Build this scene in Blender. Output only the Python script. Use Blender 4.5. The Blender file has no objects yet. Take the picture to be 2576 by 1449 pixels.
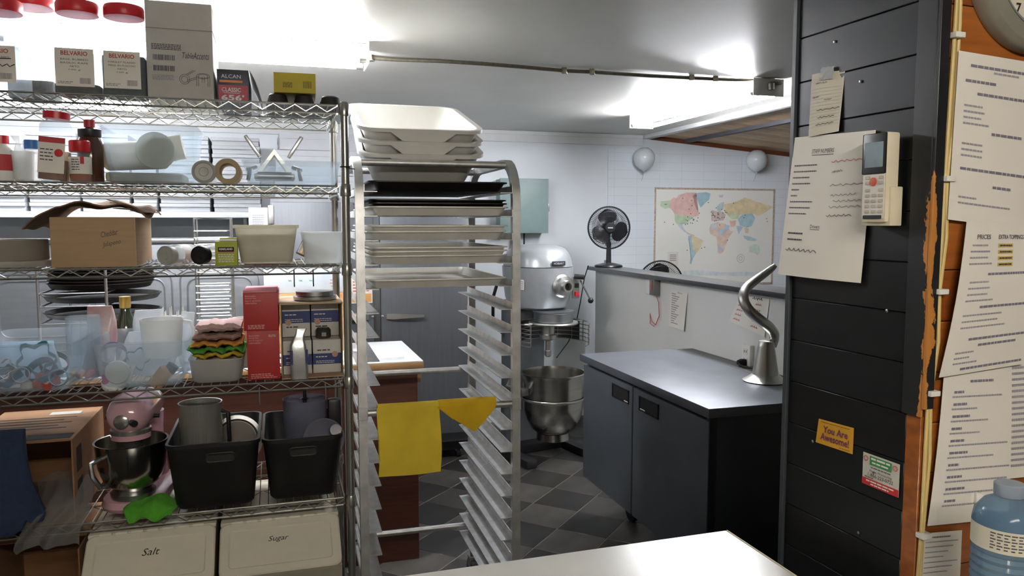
import bpy, bmesh, math, random
from mathutils import Vector, Matrix, Euler
R = math.radians
random.seed(7)
sc = bpy.context.scene
col = sc.collection

# ------------------------------------------------------------------ camera
F = 1950.0
PITCH = R(4.8)
CAM = Vector((0.0, 0.0, 1.55))
cd = bpy.data.cameras.new('camera')
cd.sensor_width = 36.0
cd.lens = 36.0 * F / 2576.0
cd.clip_start = 0.02
cam = bpy.data.objects.new('camera', cd)
cam.location = CAM
cam.rotation_euler = (R(90) - PITCH, 0, 0)
col.objects.link(cam)
sc.camera = cam

# ------------------------------------------------------------------ world, exposure
wd = bpy.data.worlds.new('world'); sc.world = wd
wd.use_nodes = True
wd.node_tree.nodes['Background'].inputs[0].default_value = (0.75, 0.85, 1.0, 1)
wd.node_tree.nodes['Background'].inputs[1].default_value = 0.15
sc.view_settings.view_transform = 'Standard'
sc.view_settings.look = 'None'
sc.view_settings.gamma = 1.0
sc.view_settings.use_curve_mapping = False
sc.view_settings.exposure = 1.8
TUBE = 46.0          # emission of the fluorescent tubes
TUBE_FILL = 36.0      # emission of the warm fill tubes added out of view

# ------------------------------------------------------------------ frames
class Fr:
    """a horizontal frame: a runs along u, b along v (away from the photographer)"""
    def __init__(s, ox, oy, deg):
        s.th = R(deg); s.o = Vector((ox, oy, 0))
        s.u = Vector((math.cos(s.th), math.sin(s.th), 0)); s.v = Vector((-math.sin(s.th), math.cos(s.th), 0))
    def w(s, a, b, z): return s.o + s.u * a + s.v * b + Vector((0, 0, z))
    def ray(s, px, py):
        x = (px - 1288) / F; y = (724.5 - py) / F
        return Vector((x, math.cos(PITCH) + y * math.sin(PITCH), -math.sin(PITCH) + y * math.cos(PITCH)))
    def hit(s, px, py, b):
        d = s.ray(px, py); t = (b - (CAM - s.o).dot(s.v)) / d.dot(s.v); p = CAM + d * t - s.o
        return p.dot(s.u), p.z
    def hita(s, px, py, a):
        d = s.ray(px, py); t = (a - (CAM - s.o).dot(s.u)) / d.dot(s.u); p = CAM + d * t - s.o
        return p.dot(s.v), p.z
    def hitz(s, px, py, z):
        d = s.ray(px, py); t = (z - CAM.z) / d.z; p = CAM + d * t - s.o
        return p.dot(s.u), p.dot(s.v)
ROOM = Fr(0, 0, 17)
SH = Fr(-0.512, 2.40, 17)        # origin: right front post of the wire shelving
RK = Fr(-0.482, 2.46, 16)        # origin: left front post of the bakery rack
PL = Fr(0.687, 1.28, 20)         # origin: near corner of the black pillar

# ------------------------------------------------------------------ materials
def lin(c): return tuple(((x / 12.92) if x <= 0.04045 else ((x + 0.055) / 1.055) ** 2.4) for x in c)
def hx(h):
    h = h.lstrip('#'); return lin(tuple(int(h[i:i + 2], 16) / 255 for i in (0, 2, 4)))
MATS = {}
def M(name, c, rough=0.5, metal=0.0, noise=0.08, scale=14.0, bump=0.0, bscale=60.0, clear=0.0, coat=0.0, stretch=None, c2=None, trans=0.0, spec=0.5):
    if name in MATS: return MATS[name]
    m = bpy.data.materials.new(name); m.use_nodes = True
    nt = m.node_tree; N = nt.nodes; L = nt.links
    p = N['Principled BSDF']; out = N['Material Output']
    c = hx(c) if isinstance(c, str) else c
    tc = N.new('ShaderNodeTexCoord'); mp = N.new('ShaderNodeMapping'); L.new(tc.outputs['Object'], mp.inputs[0])
    if stretch: mp.inputs['Scale'].default_value = stretch
    nz = N.new('ShaderNodeTexNoise'); nz.inputs['Scale'].default_value = scale; nz.inputs['Detail'].default_value = 5
    L.new(mp.outputs[0], nz.inputs['Vector'])
    rp = N.new('ShaderNodeValToRGB')
    a = tuple(max(0, x * (1 - noise)) for x in c); b = tuple(min(1, x * (1 + noise)) for x in c)
    if c2 is not None: b = hx(c2) if isinstance(c2, str) else c2; a = c
    rp.color_ramp.elements[0].position = 0.3; rp.color_ramp.elements[1].position = 0.7
    rp.color_ramp.elements[0].color = a + (1,); rp.color_ramp.elements[1].color = b + (1,)
    L.new(nz.outputs['Fac'], rp.inputs[0]); L.new(rp.outputs[0], p.inputs['Base Color'])
    p.inputs['Roughness'].default_value = rough; p.inputs['Metallic'].default_value = metal
    p.inputs['Specular IOR Level'].default_value = spec
    if coat: p.inputs['Coat Weight'].default_value = coat; p.inputs['Coat Roughness'].default_value = 0.08
    if trans: p.inputs['Transmission Weight'].default_value = trans
    if bump:
        n2 = N.new('ShaderNodeTexNoise'); n2.inputs['Scale'].default_value = bscale; n2.inputs['Detail'].default_value = 3
        L.new(mp.outputs[0], n2.inputs['Vector'])
        bp = N.new('ShaderNodeBump'); bp.inputs['Strength'].default_value = bump; bp.inputs['Distance'].default_value = 0.003
        L.new(n2.outputs['Fac'], bp.inputs['Height']); L.new(bp.outputs[0], p.inputs['Normal'])
    if clear:
        tr = N.new('ShaderNodeBsdfTransparent'); mx = N.new('ShaderNodeMixShader')
        tr.inputs[0].default_value = tuple(min(1, 0.5 + 0.5 * x) for x in c) + (1,)
        mx.inputs[0].default_value = clear
        tl = N.new('ShaderNodeBsdfTranslucent'); tl.inputs[0].default_value = c + (1,); m2 = N.new('ShaderNodeMixShader'); m2.inputs[0].default_value = 0.4
        L.new(p.outputs[0], m2.inputs[1]); L.new(tl.outputs[0], m2.inputs[2])
        L.new(m2.outputs[0], mx.inputs[1]); L.new(tr.outputs[0], mx.inputs[2]); L.new(mx.outputs[0], out.inputs['Surface'])
    MATS[name] = m
    return m
def emit(name, c, s):
    if name in MATS: return MATS[name]
    m = bpy.data.materials.new(name); m.use_nodes = True; nt = m.node_tree
    nt.nodes.remove(nt.nodes['Principled BSDF'])
    e = nt.nodes.new('ShaderNodeEmission'); e.inputs[0].default_value = hx(c) + (1,); e.inputs[1].default_value = s
    nt.links.new(e.outputs[0], nt.nodes['Material Output'].inputs[0]); MATS[name] = m
    return m
WHITE_PAINT = M('white_paint', '#e3e5e6', 0.55, noise=0.03, bump=0.05, bscale=90)
CEIL_PAINT = M('ceiling_paint', '#dcdbd4', 0.42, noise=0.04, scale=3, bump=0.12, bscale=7)
CHROME = M('chrome_wire', '#a2a29d', 0.26, 0.8, noise=0.08)
STEEL = M('brushed_steel', '#a9adb2', 0.34, 1.0, noise=0.1, scale=8, stretch=(60, 60, 1.5), bump=0.04, bscale=20)
STEELH = M('brushed_steel_plate', '#b5b8bb', 0.3, 1.0, noise=0.1, scale=8, stretch=(2, 60, 60))
ALU = M('aluminium', '#bdbdb8', 0.38, 1.0, noise=0.12, scale=9)
ALU_DULL = M('worn_aluminium', '#c6c7c6', 0.45, 0.85, noise=0.16, scale=25, bump=0.08)
PAN = M('pan_aluminium', '#e2e0d8', 0.42, 0.12, noise=0.08, scale=12)
BURNT = M('burnt_pan', '#1a1715', 0.45, 0.3, noise=0.5, scale=30, bump=0.15)
BLACKP = M('black_plastic', '#17181a', 0.4, noise=0.1)
RUBBER = M('black_rubber', '#101010', 0.7, noise=0.1)
PAPER = M('white_paper', '#e4e0d6', 0.8, noise=0.03, scale=6)
INK = M('dark_ink', '#4a4750', 0.8, noise=0.05)
INKL = M('grey_ink', '#8d8a92', 0.8, noise=0.05)
REDINK = M('red_ink', '#c4574f', 0.8, noise=0.05)
BLACKINK = M('black_ink', '#17171a', 0.8, noise=0.05)
WHITEP = M('white_plastic', '#e6e5df', 0.35, noise=0.03)
CLEAR = M('clear_plastic', '#e6eef4', 0.1, clear=0.80, noise=0.02)
CLEARM = M('milky_plastic', '#e6e8e6', 0.28, clear=0.5, noise=0.03)
FILM = M('clear_film', '#e8edf0', 0.08, clear=0.6, noise=0.1, scale=30, bump=0.5, bscale=40)
CARD = M('brown_cardboard', '#a68a6a', 0.85, noise=0.07, scale=10, stretch=(1, 1, 12))
CARD_D = M('kraft_cardboard', '#8a6544', 0.85, noise=0.1, scale=10, stretch=(1, 1, 10))
REDP = M('red_plastic', '#c4202b', 0.35, noise=0.05)

# ------------------------------------------------------------------ mesh builder
class MB:
    def __init__(s): s.bm = bmesh.new()
    def add(s, verts, faces, X=None):
        vs = [s.bm.verts.new((X @ Vector(v)) if X is not None else v) for v in verts]
        for f in faces:
            try: s.bm.faces.new([vs[i] for i in f])
            except ValueError: pass
        return vs
    def box(s, x0, x1, y0, y1, z0, z1, bev=0, seg=2, X=None):
        t = bmesh.new(); bmesh.ops.create_cube(t, size=1)
        for q in t.verts: q.co = Vector(((x0 + x1) / 2 + q.co.x * (x1 - x0), (y0 + y1) / 2 + q.co.y * (y1 - y0), (z0 + z1) / 2 + q.co.z * (z1 - z0)))
        if bev: bmesh.ops.bevel(t, geom=list(t.edges), offset=bev, segments=seg, profile=0.6, affect='EDGES')
        s.merge(t, X); return s
    def merge(s, t, X=None):
        t.verts.index_update()
        s.add([v.co.copy() for v in t.verts], [[v.index for v in f.verts] for f in t.faces], X); t.free()
    def loft(s, loops, cap0=True, cap1=True, closed=False, X=None):
        n = len(loops[0]); V = []; Fc = []
        for l in loops: V += [Vector(p) for p in l]
        k = len(loops)
        for i in range(k if closed else k - 1):
            j = (i + 1) % k
            for q in range(n):
                r = (q + 1) % n; Fc.append((i * n + q, i * n + r, j * n + r, j * n + q))
        if cap0 and not closed: Fc.append(tuple(reversed(range(n))))
        if cap1 and not closed: Fc.append(tuple((k - 1) * n + q for q in range(n)))
        s.add(V, Fc, X); return s
    def lathe(s, prof, seg=28, X=None, cap0=True, cap1=True, closed=False):
        return s.loft([[(r * math.cos(2 * math.pi * i / seg), r * math.sin(2 * math.pi * i / seg), z) for i in range(seg)] for r, z in prof], cap0, cap1, closed, X)
    def tube(s, pts, r, seg=8, closed=False, cap=True, X=None):
        pts = [Vector(p) for p in pts]; n = len(pts); loops = []
        up = None
        for i, p in enumerate(pts):
            a = pts[i - 1] if (i > 0 or closed) else p; b = pts[(i + 1) % n] if (i < n - 1 or closed) else p
            t = (b - a).normalized()
            if up is None: up = Vector((0, 0, 1)) if abs(t.z) < 0.9 else Vector((1, 0, 0))
            x = up.cross(t)
            if x.length < 1e-6: x = Vector((0, 1, 0)).cross(t)
            x.normalize(); y = t.cross(x); up = y
            rr_ = r[i] if isinstance(r, (list, tuple)) else r
            loops.append([p + x * rr_ * math.cos(2 * math.pi * k / seg) + y * rr_ * math.sin(2 * math.pi * k / seg) for k in range(seg)])
        return s.loft(loops, cap, cap, closed, X)
    def cyl(s, p0, p1, r0, r1=None, seg=16, X=None):
        return s.tube([p0, p1], [r0, r0 if r1 is None else r1], seg, X=X)
    def prism(s, poly, y0, y1, X=None):
        """outline in x,z pulled from y0 to y1"""
        return s.loft([[(x, y0, z) for x, z in poly], [(x, y1, z) for x, z in poly]], X=X)
    def slab(s, poly, z0, z1, X=None):
        return s.loft([[(x, y, z0) for x, y in poly], [(x, y, z1) for x, y in poly]], X=X)
    def sheet(s, fn, nu, nv, t=0.001, X=None):
        P = [[Vector(fn(i / nu, j / nv)) for j in range(nv + 1)] for i in range(nu + 1)]
        V = []; Fc = []; m = nv + 1; tot = (nu + 1) * m
        nr = []
        for i in range(nu + 1):
            for j in range(m):
                du = P[min(i + 1, nu)][j] - P[max(i - 1, 0)][j]; dv = P[i][min(j + 1, nv)] - P[i][max(j - 1, 0)]
                q = du.cross(dv); nr.append(q.normalized() if q.length > 1e-9 else Vector((0, 0, 1)))
        flat = [p for row in P for p in row]
        V = [p + n * t / 2 for p, n in zip(flat, nr)] + [p - n * t / 2 for p, n in zip(flat, nr)]
        for i in range(nu):
            for j in range(nv):
                a, b, c, d = i * m + j, (i + 1) * m + j, (i + 1) * m + j + 1, i * m + j + 1
                Fc.append((a, b, c, d)); Fc.append((tot + d, tot + c, tot + b, tot + a))
        for i in range(nu):
            Fc.append((i * m, tot + i * m, tot + (i + 1) * m, (i + 1) * m)); a = i * m + nv; b = a + m
            Fc.append((a, b, tot + b, tot + a))
        for j in range(nv):
            Fc.append((j, j + 1, tot + j + 1, tot + j)); a = nu * m + j
            Fc.append((a, tot + a, tot + a + 1, a + 1))
        s.add(V, Fc, X); return s
    def mesh(s, name, mat, smooth=True, fix=True):
        if fix: bmesh.ops.recalc_face_normals(s.bm, faces=list(s.bm.faces))
        me = bpy.data.meshes.new(name); s.bm.to_mesh(me); s.bm.free()
        if mat: me.materials.append(mat)
        if smooth:
            me.shade_smooth(); me.set_sharp_from_angle(angle=R(38))
        return me
    def build(s, name, mat, parent=None, smooth=True, loc=None, rot=None, fix=True):
        o = bpy.data.objects.new(name, s.mesh(name, mat, smooth, fix)); col.objects.link(o)
        if parent is not None: o.parent = parent
        if loc is not None: o.location = loc
        if rot is not None: o.rotation_euler = rot
        return o
def rr(w, d, r, z=0, n=4, cx=0, cy=0):
    r = min(r, w / 2 - 1e-4, d / 2 - 1e-4); P = []
    for sx, sy, a0 in ((1, 1, 0), (-1, 1, 90), (-1, -1, 180), (1, -1, 270)):
        for k in range(n + 1):
            a = R(a0 + 90 * k / n); P.append((cx + sx * (w / 2 - r) + r * math.cos(a), cy + sy * (d / 2 - r) + r * math.sin(a), z))
    return P
def vessel(mb, w, d, h, r=0.02, base=0.85, t=0.003, rim=0.008, lip=0.004, X=None, floor=None):
    """open tub: w, d at the top, base = share of that at the bottom"""
    fl = t if floor is None else floor
    L = [rr(w * base - 2 * r * 0.3, d * base - 2 * r * 0.3, r * 0.7, 0), rr(w * base, d * base, r, r * 0.3),
         rr(w, d, r, h - lip), rr(w + 2 * rim, d + 2 * rim, r + rim, h - lip), rr(w + 2 * rim, d + 2 * rim, r + rim, h), rr(w - 2 * t, d - 2 * t, r, h),
         rr(w * base - 2 * t, d * base - 2 * t, r, fl + r * 0.3), rr(w * base - 2 * t - 2 * r * 0.3, d * base - 2 * t - 2 * r * 0.3, r * 0.7, fl)]
    return mb.loft(L, X=X)

# ------------------------------------------------------------------ object bookkeeping
def tag(o, label, cat, group=None):
    o['label'] = label; o['category'] = cat
    if group: o['group'] = group
    return o
def thing(name, label, cat, loc=(0, 0, 0), rz=0.0, group=None, rot=None):
    o = bpy.data.objects.new(name, None); o.empty_display_size = 0.05; col.objects.link(o)
    o.location = loc; o.rotation_euler = rot if rot is not None else (0, 0, rz)
    return tag(o, label, cat, group)
def struct(o): o['kind'] = 'structure'; return o
def copy_tree(o, parent=None):
    c = o.copy(); col.objects.link(c); c.parent = parent
    for ch in list(o.children): copy_tree(ch, c)
    return c
def share(src, name, parent, loc, rot=None, scale=None):
    o = bpy.data.objects.new(name, src if isinstance(src, bpy.types.Mesh) else src.data); col.objects.link(o); o.parent = parent; o.location = loc
    if rot is not None: o.rotation_euler = rot
    if scale is not None: o.scale = scale
    return o
def text(s, mat, parent, loc, width=None, height=None, rot=(math.pi / 2, 0, 0), name='lettering', shear=0.0, bold=0.0, align='CENTER'):
    cu = bpy.data.curves.new('t', 'FONT'); cu.body = s; cu.size = 1; cu.shear = shear; cu.offset = bold; cu.align_x = align; cu.resolution_u = 2
    ob = bpy.data.objects.new('t', cu); me = bpy.data.meshes.new_from_object(ob)
    bpy.data.objects.remove(ob); bpy.data.curves.remove(cu)
    xs = [v.co.x for v in me.vertices]; ys = [v.co.y for v in me.vertices]
    w = max(xs) - min(xs); h = max(ys) - min(ys)
    cx = (max(xs) + min(xs)) / 2 if align == 'CENTER' else min(xs); cy = (max(ys) + min(ys)) / 2
    kx = (width / w) if width else height / h; ky = (height / h) if height else kx
    for v in me.vertices: v.co = Vector(((v.co.x - cx) * kx, (v.co.y - cy) * ky, 0.0))
    me.name = name; me.materials.append(mat)
    o = bpy.data.objects.new(name, me); col.objects.link(o); o.parent = parent; o.location = loc; o.rotation_euler = rot
    return o
def dashes(parent, mat, rects, y, name='printed_lines'):
    """flat printed marks on a face that looks along -y: (x0, x1, z0, z1)"""
    mb = MB()
    for x0, x1, z0, z1 in rects: mb.add([(x0, y, z0), (x1, y, z0), (x1, y, z1), (x0, y, z1)], [(0, 1, 2, 3)])
    o = mb.build(name, mat, parent, smooth=False, fix=False)
    if len(rects) > 1: o['kind'] = 'stuff'
    return o
def words(x0, x1, z, h, rnd, gap=0.25):
    """one printed line too small to read, as word-length marks"""
    out = []; x = x0
    while x < x1:
        w = h * rnd.uniform(1.5, 4.5); out.append((x, min(x + w, x1), z - h / 2, z + h / 2)); x += w + h * (0.5 + gap)
    return out
def barcode(x0, x1, z0, z1, rnd):
    out = []; x = x0
    while x < x1:
        w = (x1 - x0) * rnd.uniform(0.015, 0.05); out.append((x, min(x + w, x1), z0, z1)); x += w + (x1 - x0) * rnd.uniform(0.012, 0.04)
    return out
def span(fr, pl, pr, py, b):
    a0 = fr.hit(pl, py, b)[0]; a1 = fr.hit(pr, py, b)[0]
    return (a0 + a1) / 2, a1 - a0

# ================================================================== THE ROOM
ZC = 2.25           # ceiling
BW = 5.72           # back wall, along b
AL, AR, BN = -3.6, 7.0, -2.6
def rbox(name, a0, a1, b0, b1, z0, z1, mat, parent=None, bev=0):
    o = MB().box(a0, a1, b0, b1, z0, z1, bev).build(name, mat, parent, smooth=bool(bev))
    if parent is None: o.rotation_euler = (0, 0, ROOM.th)
    return o
GROUT = M('floor_grout', '#7d786e', 0.8, noise=0.15, scale=30)
floor = struct(rbox('floor', AL, AR, BN, BW + 0.1, -0.1, -0.002, GROUT))
# slate-look tiles laid on the diagonal
TL = 0.268
tile_m = [M('slate_tile_%d' % k, c, 0.42, noise=0.3, scale=5, bump=0.15, bscale=30, stretch=(1, 2.5, 1)) for k, c in enumerate(('#242322', '#43403c', '#2b2927', '#393633'))]
tme = []
for m in tile_m:
    tme.append(MB().box(-TL / 2 + 0.002, TL / 2 - 0.002, -TL / 2 + 0.002, TL / 2 - 0.002, -0.004, 0.0, 0.0012, 1).mesh('floor_tile', m))
# tile lattice: turned 45 degrees to the walls
c45 = math.cos(R(45))
a_ref, b_ref = ROOM.hitz(1366, 1203, 0)
rest = MB(); cand = []
for i in range(-30, 31):
    for j in range(-30, 31):
        a = a_ref + (i - j) * TL * c45; b = b_ref + (i + j) * TL * c45
        if not (AL + .2 < a < AR - .2 and BN + .2 < b < BW - .2): continue
        w = ROOM.w(a, b, 0); dep = w.y
        vis = dep > 2.2 and -0.95 < w.x < 1.25 and dep < 6.2
        cand.append((vis, a, b, i, j))
for vis, a, b, i, j in cand:
    k = (((i + j) % 2) * 1 + (0 if random.random() < 0.65 else 2)) % 4
    if vis:
        o = share(tme[k], 'tile', floor, (a, b, 0.0), (0, 0, R(45)))
    else:
        rest.box(-TL / 2 + 0.002, TL / 2 - 0.002, -TL / 2 + 0.002, TL / 2 - 0.002, -0.004, 0.0, X=Matrix.Translation((a, b, 0)) @ Matrix.Rotation(R(45), 4, 'Z'))
rt = rest.build('far_tiles', tile_m[0], floor, smooth=False); rt['kind'] = 'stuff'

# ceiling: painted boards on the left, a lower plank ceiling to the right of the trim
AT = ROOM.hitz(1608, 346, ZC)[0]
ceiling = struct(rbox('ceiling', AL, AT, BN, BW + 0.1, ZC, ZC + 0.1, CEIL_PAINT))
PINE_C = M('ceiling_pine', '#9a7a5c', 0.55, noise=0.25, scale=4, stretch=(1.5, 30, 30), bump=0.05)
wc = struct(MB().box(AT, AR, BN, BW + 0.1, ZC + 0.03, ZC + 0.1).build('ceiling_plank_base', M('dark_gap', '#3a2a1f', 0.9), smooth=False))
wc.rotation_euler = (0, 0, ROOM.th); wc['kind'] = 'structure'
slope = math.tan(R(4.5))
pm = [M('ceiling_pine_%d' % k, c, 0.5, noise=0.22, scale=4, stretch=(1.5, 30, 30)) for k, c in enumerate(('#d0b08c', '#c0a07a', '#d8b896'))]
PWD = 0.089
nb = int((BW - 1.6) / PWD)
for k in range(nb):
    b1 = BW - k * PWD
    mb = MB(); L = AR - AT - 0.02
    mb.add([(0, -PWD + .003, 0.0), (L, -PWD + .003, -slope * L), (L, 0, -slope * L), (0, 0, 0.0), (0, -PWD + .003, 0.02), (L, -PWD + .003, 0.02 - slope * L), (L, 0, 0.02 - slope * L), (0, 0, 0.02)],
           [(0, 1, 2, 3), (7, 6, 5, 4), (0, 4, 5, 1), (1, 5, 6, 2), (2, 6, 7, 3), (3, 7, 4, 0)])
    o = mb.build('ceiling_plank', pm[k % 3], wc, smooth=False); o.location = (AT + 0.01, b1, ZC)
o = rbox('ceiling_trim', AT - 0.045, AT + 0.02, 1.0, BW, ZC - 0.03, ZC, WHITE_PAINT, None, 0.004); struct(o); o.name = 'trim_1'
# a dark strip between plank fields and the red-brown moulding against the wall
a1 = ROOM.hitz(1705, 346, ZC - 0.03)[0]
o = struct(rbox('trim_2', AT + 0.32, AT + 0.36, 1.0, BW, ZC - 0.05, ZC - 0.025, M('grey_strip', '#4d4f56', 0.6)))
mb = MB(); L = AR - AT - 0.05
mb.add([(0, -0.02, -.03), (L, -0.02, -.03 - slope * L), (L, 0, -.03 - slope * L), (0, 0, -.03), (0, -0.02, 0), (L, -0.02, -slope * L), (L, 0, -slope * L), (0, 0, 0)],
       [(3, 2, 1, 0), (4, 5, 6, 7), (0, 1, 5, 4), (1, 2, 6, 5), (2, 3, 7, 6), (3, 0, 4, 7)])
o = mb.build('trim_3', M('red_brown_moulding', '#6b3a22', 0.5), smooth=False); o.location = ROOM.w(AT + 0.02, BW - 0.002, ZC - 0.002); o.rotation_euler = (0, 0, ROOM.th); struct(o)

# walls
WALL_B = M('wall_board', '#dfe5ea', 0.5, noise=0.03, scale=4)
wall_back = struct(rbox('wall_back', AL, AR, BW, BW + 0.12, 0, ZC, WALL_B))
# sheet panels on the back wall with a seam between them, thin grid embossed on the right-hand sheets
def grid_mat():
    m = M('tileboard', '#e2e9ef', 0.35, noise=0.02, scale=3)
    nt = m.node_tree; N = nt.nodes; L = nt.links; p = N['Principled BSDF']
    tc = N.new('ShaderNodeTexCoord'); mp = N.new('ShaderNodeMapping'); mp.inputs['Rotation'].default_value = (R(90), 0, 0)
    br = N.new('ShaderNodeTexBrick'); br.inputs['Scale'].default_value = 1.0; br.inputs['Mortar Size'].default_value = 0.0016
    br.inputs['Brick Width'].default_value = 0.2; br.inputs['Row Height'].default_value = 0.068; br.offset = 0.0
    br.inputs['Color1'].default_value = hx('#e2e9ef') + (1,); br.inputs['Color2'].default_value = hx('#dfe7ee') + (1,); br.inputs['Mortar'].default_value = hx('#d0d7de') + (1,)
    L.new(tc.outputs['Object'], mp.inputs[0]); L.new(mp.outputs[0], br.inputs['Vector']); L.new(br.outputs['Color'], p.inputs['Base Color'])
    return m
GRID = grid_mat()
aseam = ROOM.hit(1528, 450, BW)[0]
rbox('wall_sheet', aseam - 1.22, aseam - 0.002, BW - 0.006, BW - 0.0005, 0.1, 2.14, WALL_B, wall_back)
rbox('wall_sheet', aseam + 0.002, aseam + 1.22, BW - 0.006, BW - 0.0005, 0.1, 2.14, GRID, wall_back)
rbox('wall_sheet', aseam - 2.44, aseam - 1.224, BW - 0.006, BW - 0.0005, 0.1, 2.14, WALL_B, wall_back)
rbox('wall_sheet', aseam + 1.224, AR - .05, BW - 0.006, BW - 0.0005, 0.1, 2.1, GRID, wall_back)
o = struct(rbox('trim_4', AL + .1, AT - 0.05, BW - 0.016, BW - 0.0005, ZC - 0.085, ZC - 0.001, WHITE_PAINT, None, 0.003))
o = struct(rbox('trim_5', AL + .1, AT - 0.05, BW - 0.026, BW - 0.016, ZC - 0.03, ZC - 0.001, WHITE_PAINT, None, 0.003))
for nm, args in (('wall_left', (AL - 0.12, AL, BN, BW + .12, 0, ZC)), ('wall_right', (AR, AR + 0.12, BN, BW + .12, 0, ZC)), ('wall_front', (AL, AR, BN - 0.12, BN, 0, ZC))):
    struct(rbox(nm, *args, M('cream_wall', '#cfc6b4', 0.6, noise=0.04)))

# half wall with a dark ledge
HA = 2.208
hw = struct(rbox('wall_half', HA, HA + 0.1, 1.9, 5.16, 0, 1.212, M('half_wall_paint', '#d9dad6', 0.5, noise=0.03, scale=3)))
LEDGE = M('ledge_laminate', '#3c3d40', 0.28, noise=0.15, scale=40)
zl = 1.212
o = rbox('ledge', HA - 0.05, HA + 0.16, 1.85, 5.2, zl, zl + 0.026, LEDGE, None, 0.003)
tag(o, 'dark grey laminate ledge capping the white half wall', 'ledge')

# ------------------------------------------------------------------ ceiling fixtures
def fixture(name, label, c, length, along_v, zc, bright, mat, group):
    t = thing(name, label, 'light', ROOM.w(c[0], c[1], zc), ROOM.th + (R(90) if along_v else 0), group)
    h = length / 2
    MB().box(-h, h, -0.042, 0.042, -0.055, -0.002, 0.004).build('channel', M('fixture_enamel', '#e8e8e4', 0.35), t)
    for s in (-1, 1):
        MB().box(s * h - 0.003, s * h + 0.003, -0.085, 0.085, -0.086, -0.002, 0.003).build('end_plate', MATS['fixture_enamel'], t)
    for y in (-0.066, 0.066):
        tb = MB().cyl((-h + 0.03, y, -0.068), (h - 0.03, y, -0.068), 0.013, seg=12).build('tube', mat, t)
        for s in (-1, 1):
            MB().cyl((s * (h - 0.035), y, -0.068), (s * (h - 0.009), y, -0.068), 0.0138, seg=12).build('tube_cap', ALU, t)
    return t
TM = emit('fluorescent_glow', '#f3f4fa', TUBE)
TMN = emit('warm_fill_glow', '#fff7ec', TUBE_FILL)
# left fixture: its right end shows at (920, 178), it runs along the shelving
ae, be = ROOM.hitz(922, 160, ZC - 0.07)
fixture('fluorescent_light', 'bare twin-tube fluorescent light running above the wire shelving', (ae - 0.63, be), 1.26, False, ZC, True, TM, None)
ar0, br0 = ROOM.hitz(1630, 318, ZC - 0.07); ar1, br1 = ROOM.hitz(1912, 232, ZC - 0.07)
fixture('fluorescent_light', 'bare twin-tube fluorescent light beside the plank ceiling', ((ar0 + ar1) / 2, (br0 + br1) / 2), abs(br1 - br0), True, ZC, True, TM, None)
ab, bb = ROOM.hitz(385, 272, ZC - 0.07)
fixture('fluorescent_light', 'bare twin-tube fluorescent light by the back wall above the pizza boxes', (ab - 0.63, bb), 1.26, False, ZC, True, emit('dim_fluorescent_glow', '#f3f4fa', TUBE * 0.45), None)
fixture('fluorescent_light', 'added warm twin-tube fill light, unseen behind the camera', (0.2, -0.7), 1.26, False, ZC, True, TMN, None)  # added fill light, out of view, brightens the near surfaces

# armoured cable along the ceiling between the two fixtures
CONDUIT = M('armoured_cable', '#8c8778', 0.4, 0.7, noise=0.2, scale=60)
cpx = [(932, 146), (1000, 150), (1100, 153), (1210, 160), (1310, 168), (1420, 178), (1490, 181), (1560, 186), (1640, 191), (1740, 196), (1800, 199), (1870, 202), (1925, 203), (1962, 205)]
pts = []
for x, y in cpx:
    a, b = ROOM.hitz(x, y, ZC - 0.012); pts.append(ROOM.w(a, b, ZC - 0.012))
af, bf = ar1, br1 - 0.02
last = pts[-1]
end = ROOM.w((ar0 + ar1) / 2, min(br0, br1) - 0.02, ZC - 0.03)
pts2 = pts[:-1] + [last, last * 0.6 + end * 0.4 + Vector((0.02, 0, -0.004)), end]
cable = thing('armoured_cable', 'grey armoured electric cable clipped along the ceiling between two lights', 'cable')
MB().tube(pts2, 0.0085, 8).build('cable', CONDUIT, cable)
for i in (0, 5, 6, 9, 10):
    p = pts[i]
    MB().box(-0.012, 0.012, -0.016, 0.016, -0.012, 0.0125, 0.002, X=Matrix.Translation(p) @ Matrix.Rotation(R(-10), 4, 'Z')).build('clip', CONDUIT, cable)
MB().cyl(end, end + Vector((0, 0, -0.03)) + ROOM.v * 0.0, 0.016).build('connector', ALU, cable)

# ================================================================== THE BLACK PILLAR (right)
PD = 0.332
BLK = [M('black_painted_plank_%d' % k, c, 0.42, noise=0.25, scale=18, bump=0.2, bscale=35, stretch=(1, 0.3, 1), spec=0.35) for k, c in enumerate(('#0e1114', '#111417', '#0c0e10'))]
PINEW = [M('orange_pine_%d' % k, c, 0.42, noise=0.32, scale=3.5, stretch=(1.2, 8, 16), coat=0.15) for k, c in enumerate(('#94521e', '#8a4b1b', '#9c5b24', '#834518'))]
pil = struct(MB().box(0.012, 1.0, 0.012, PD - 0.004, 0, ZC).build('wall_pillar', M('pillar_core', '#2a1d14', 0.9), smooth=False))
pil.location = PL.o; pil.rotation_euler = (0, 0, PL.th)
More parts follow.
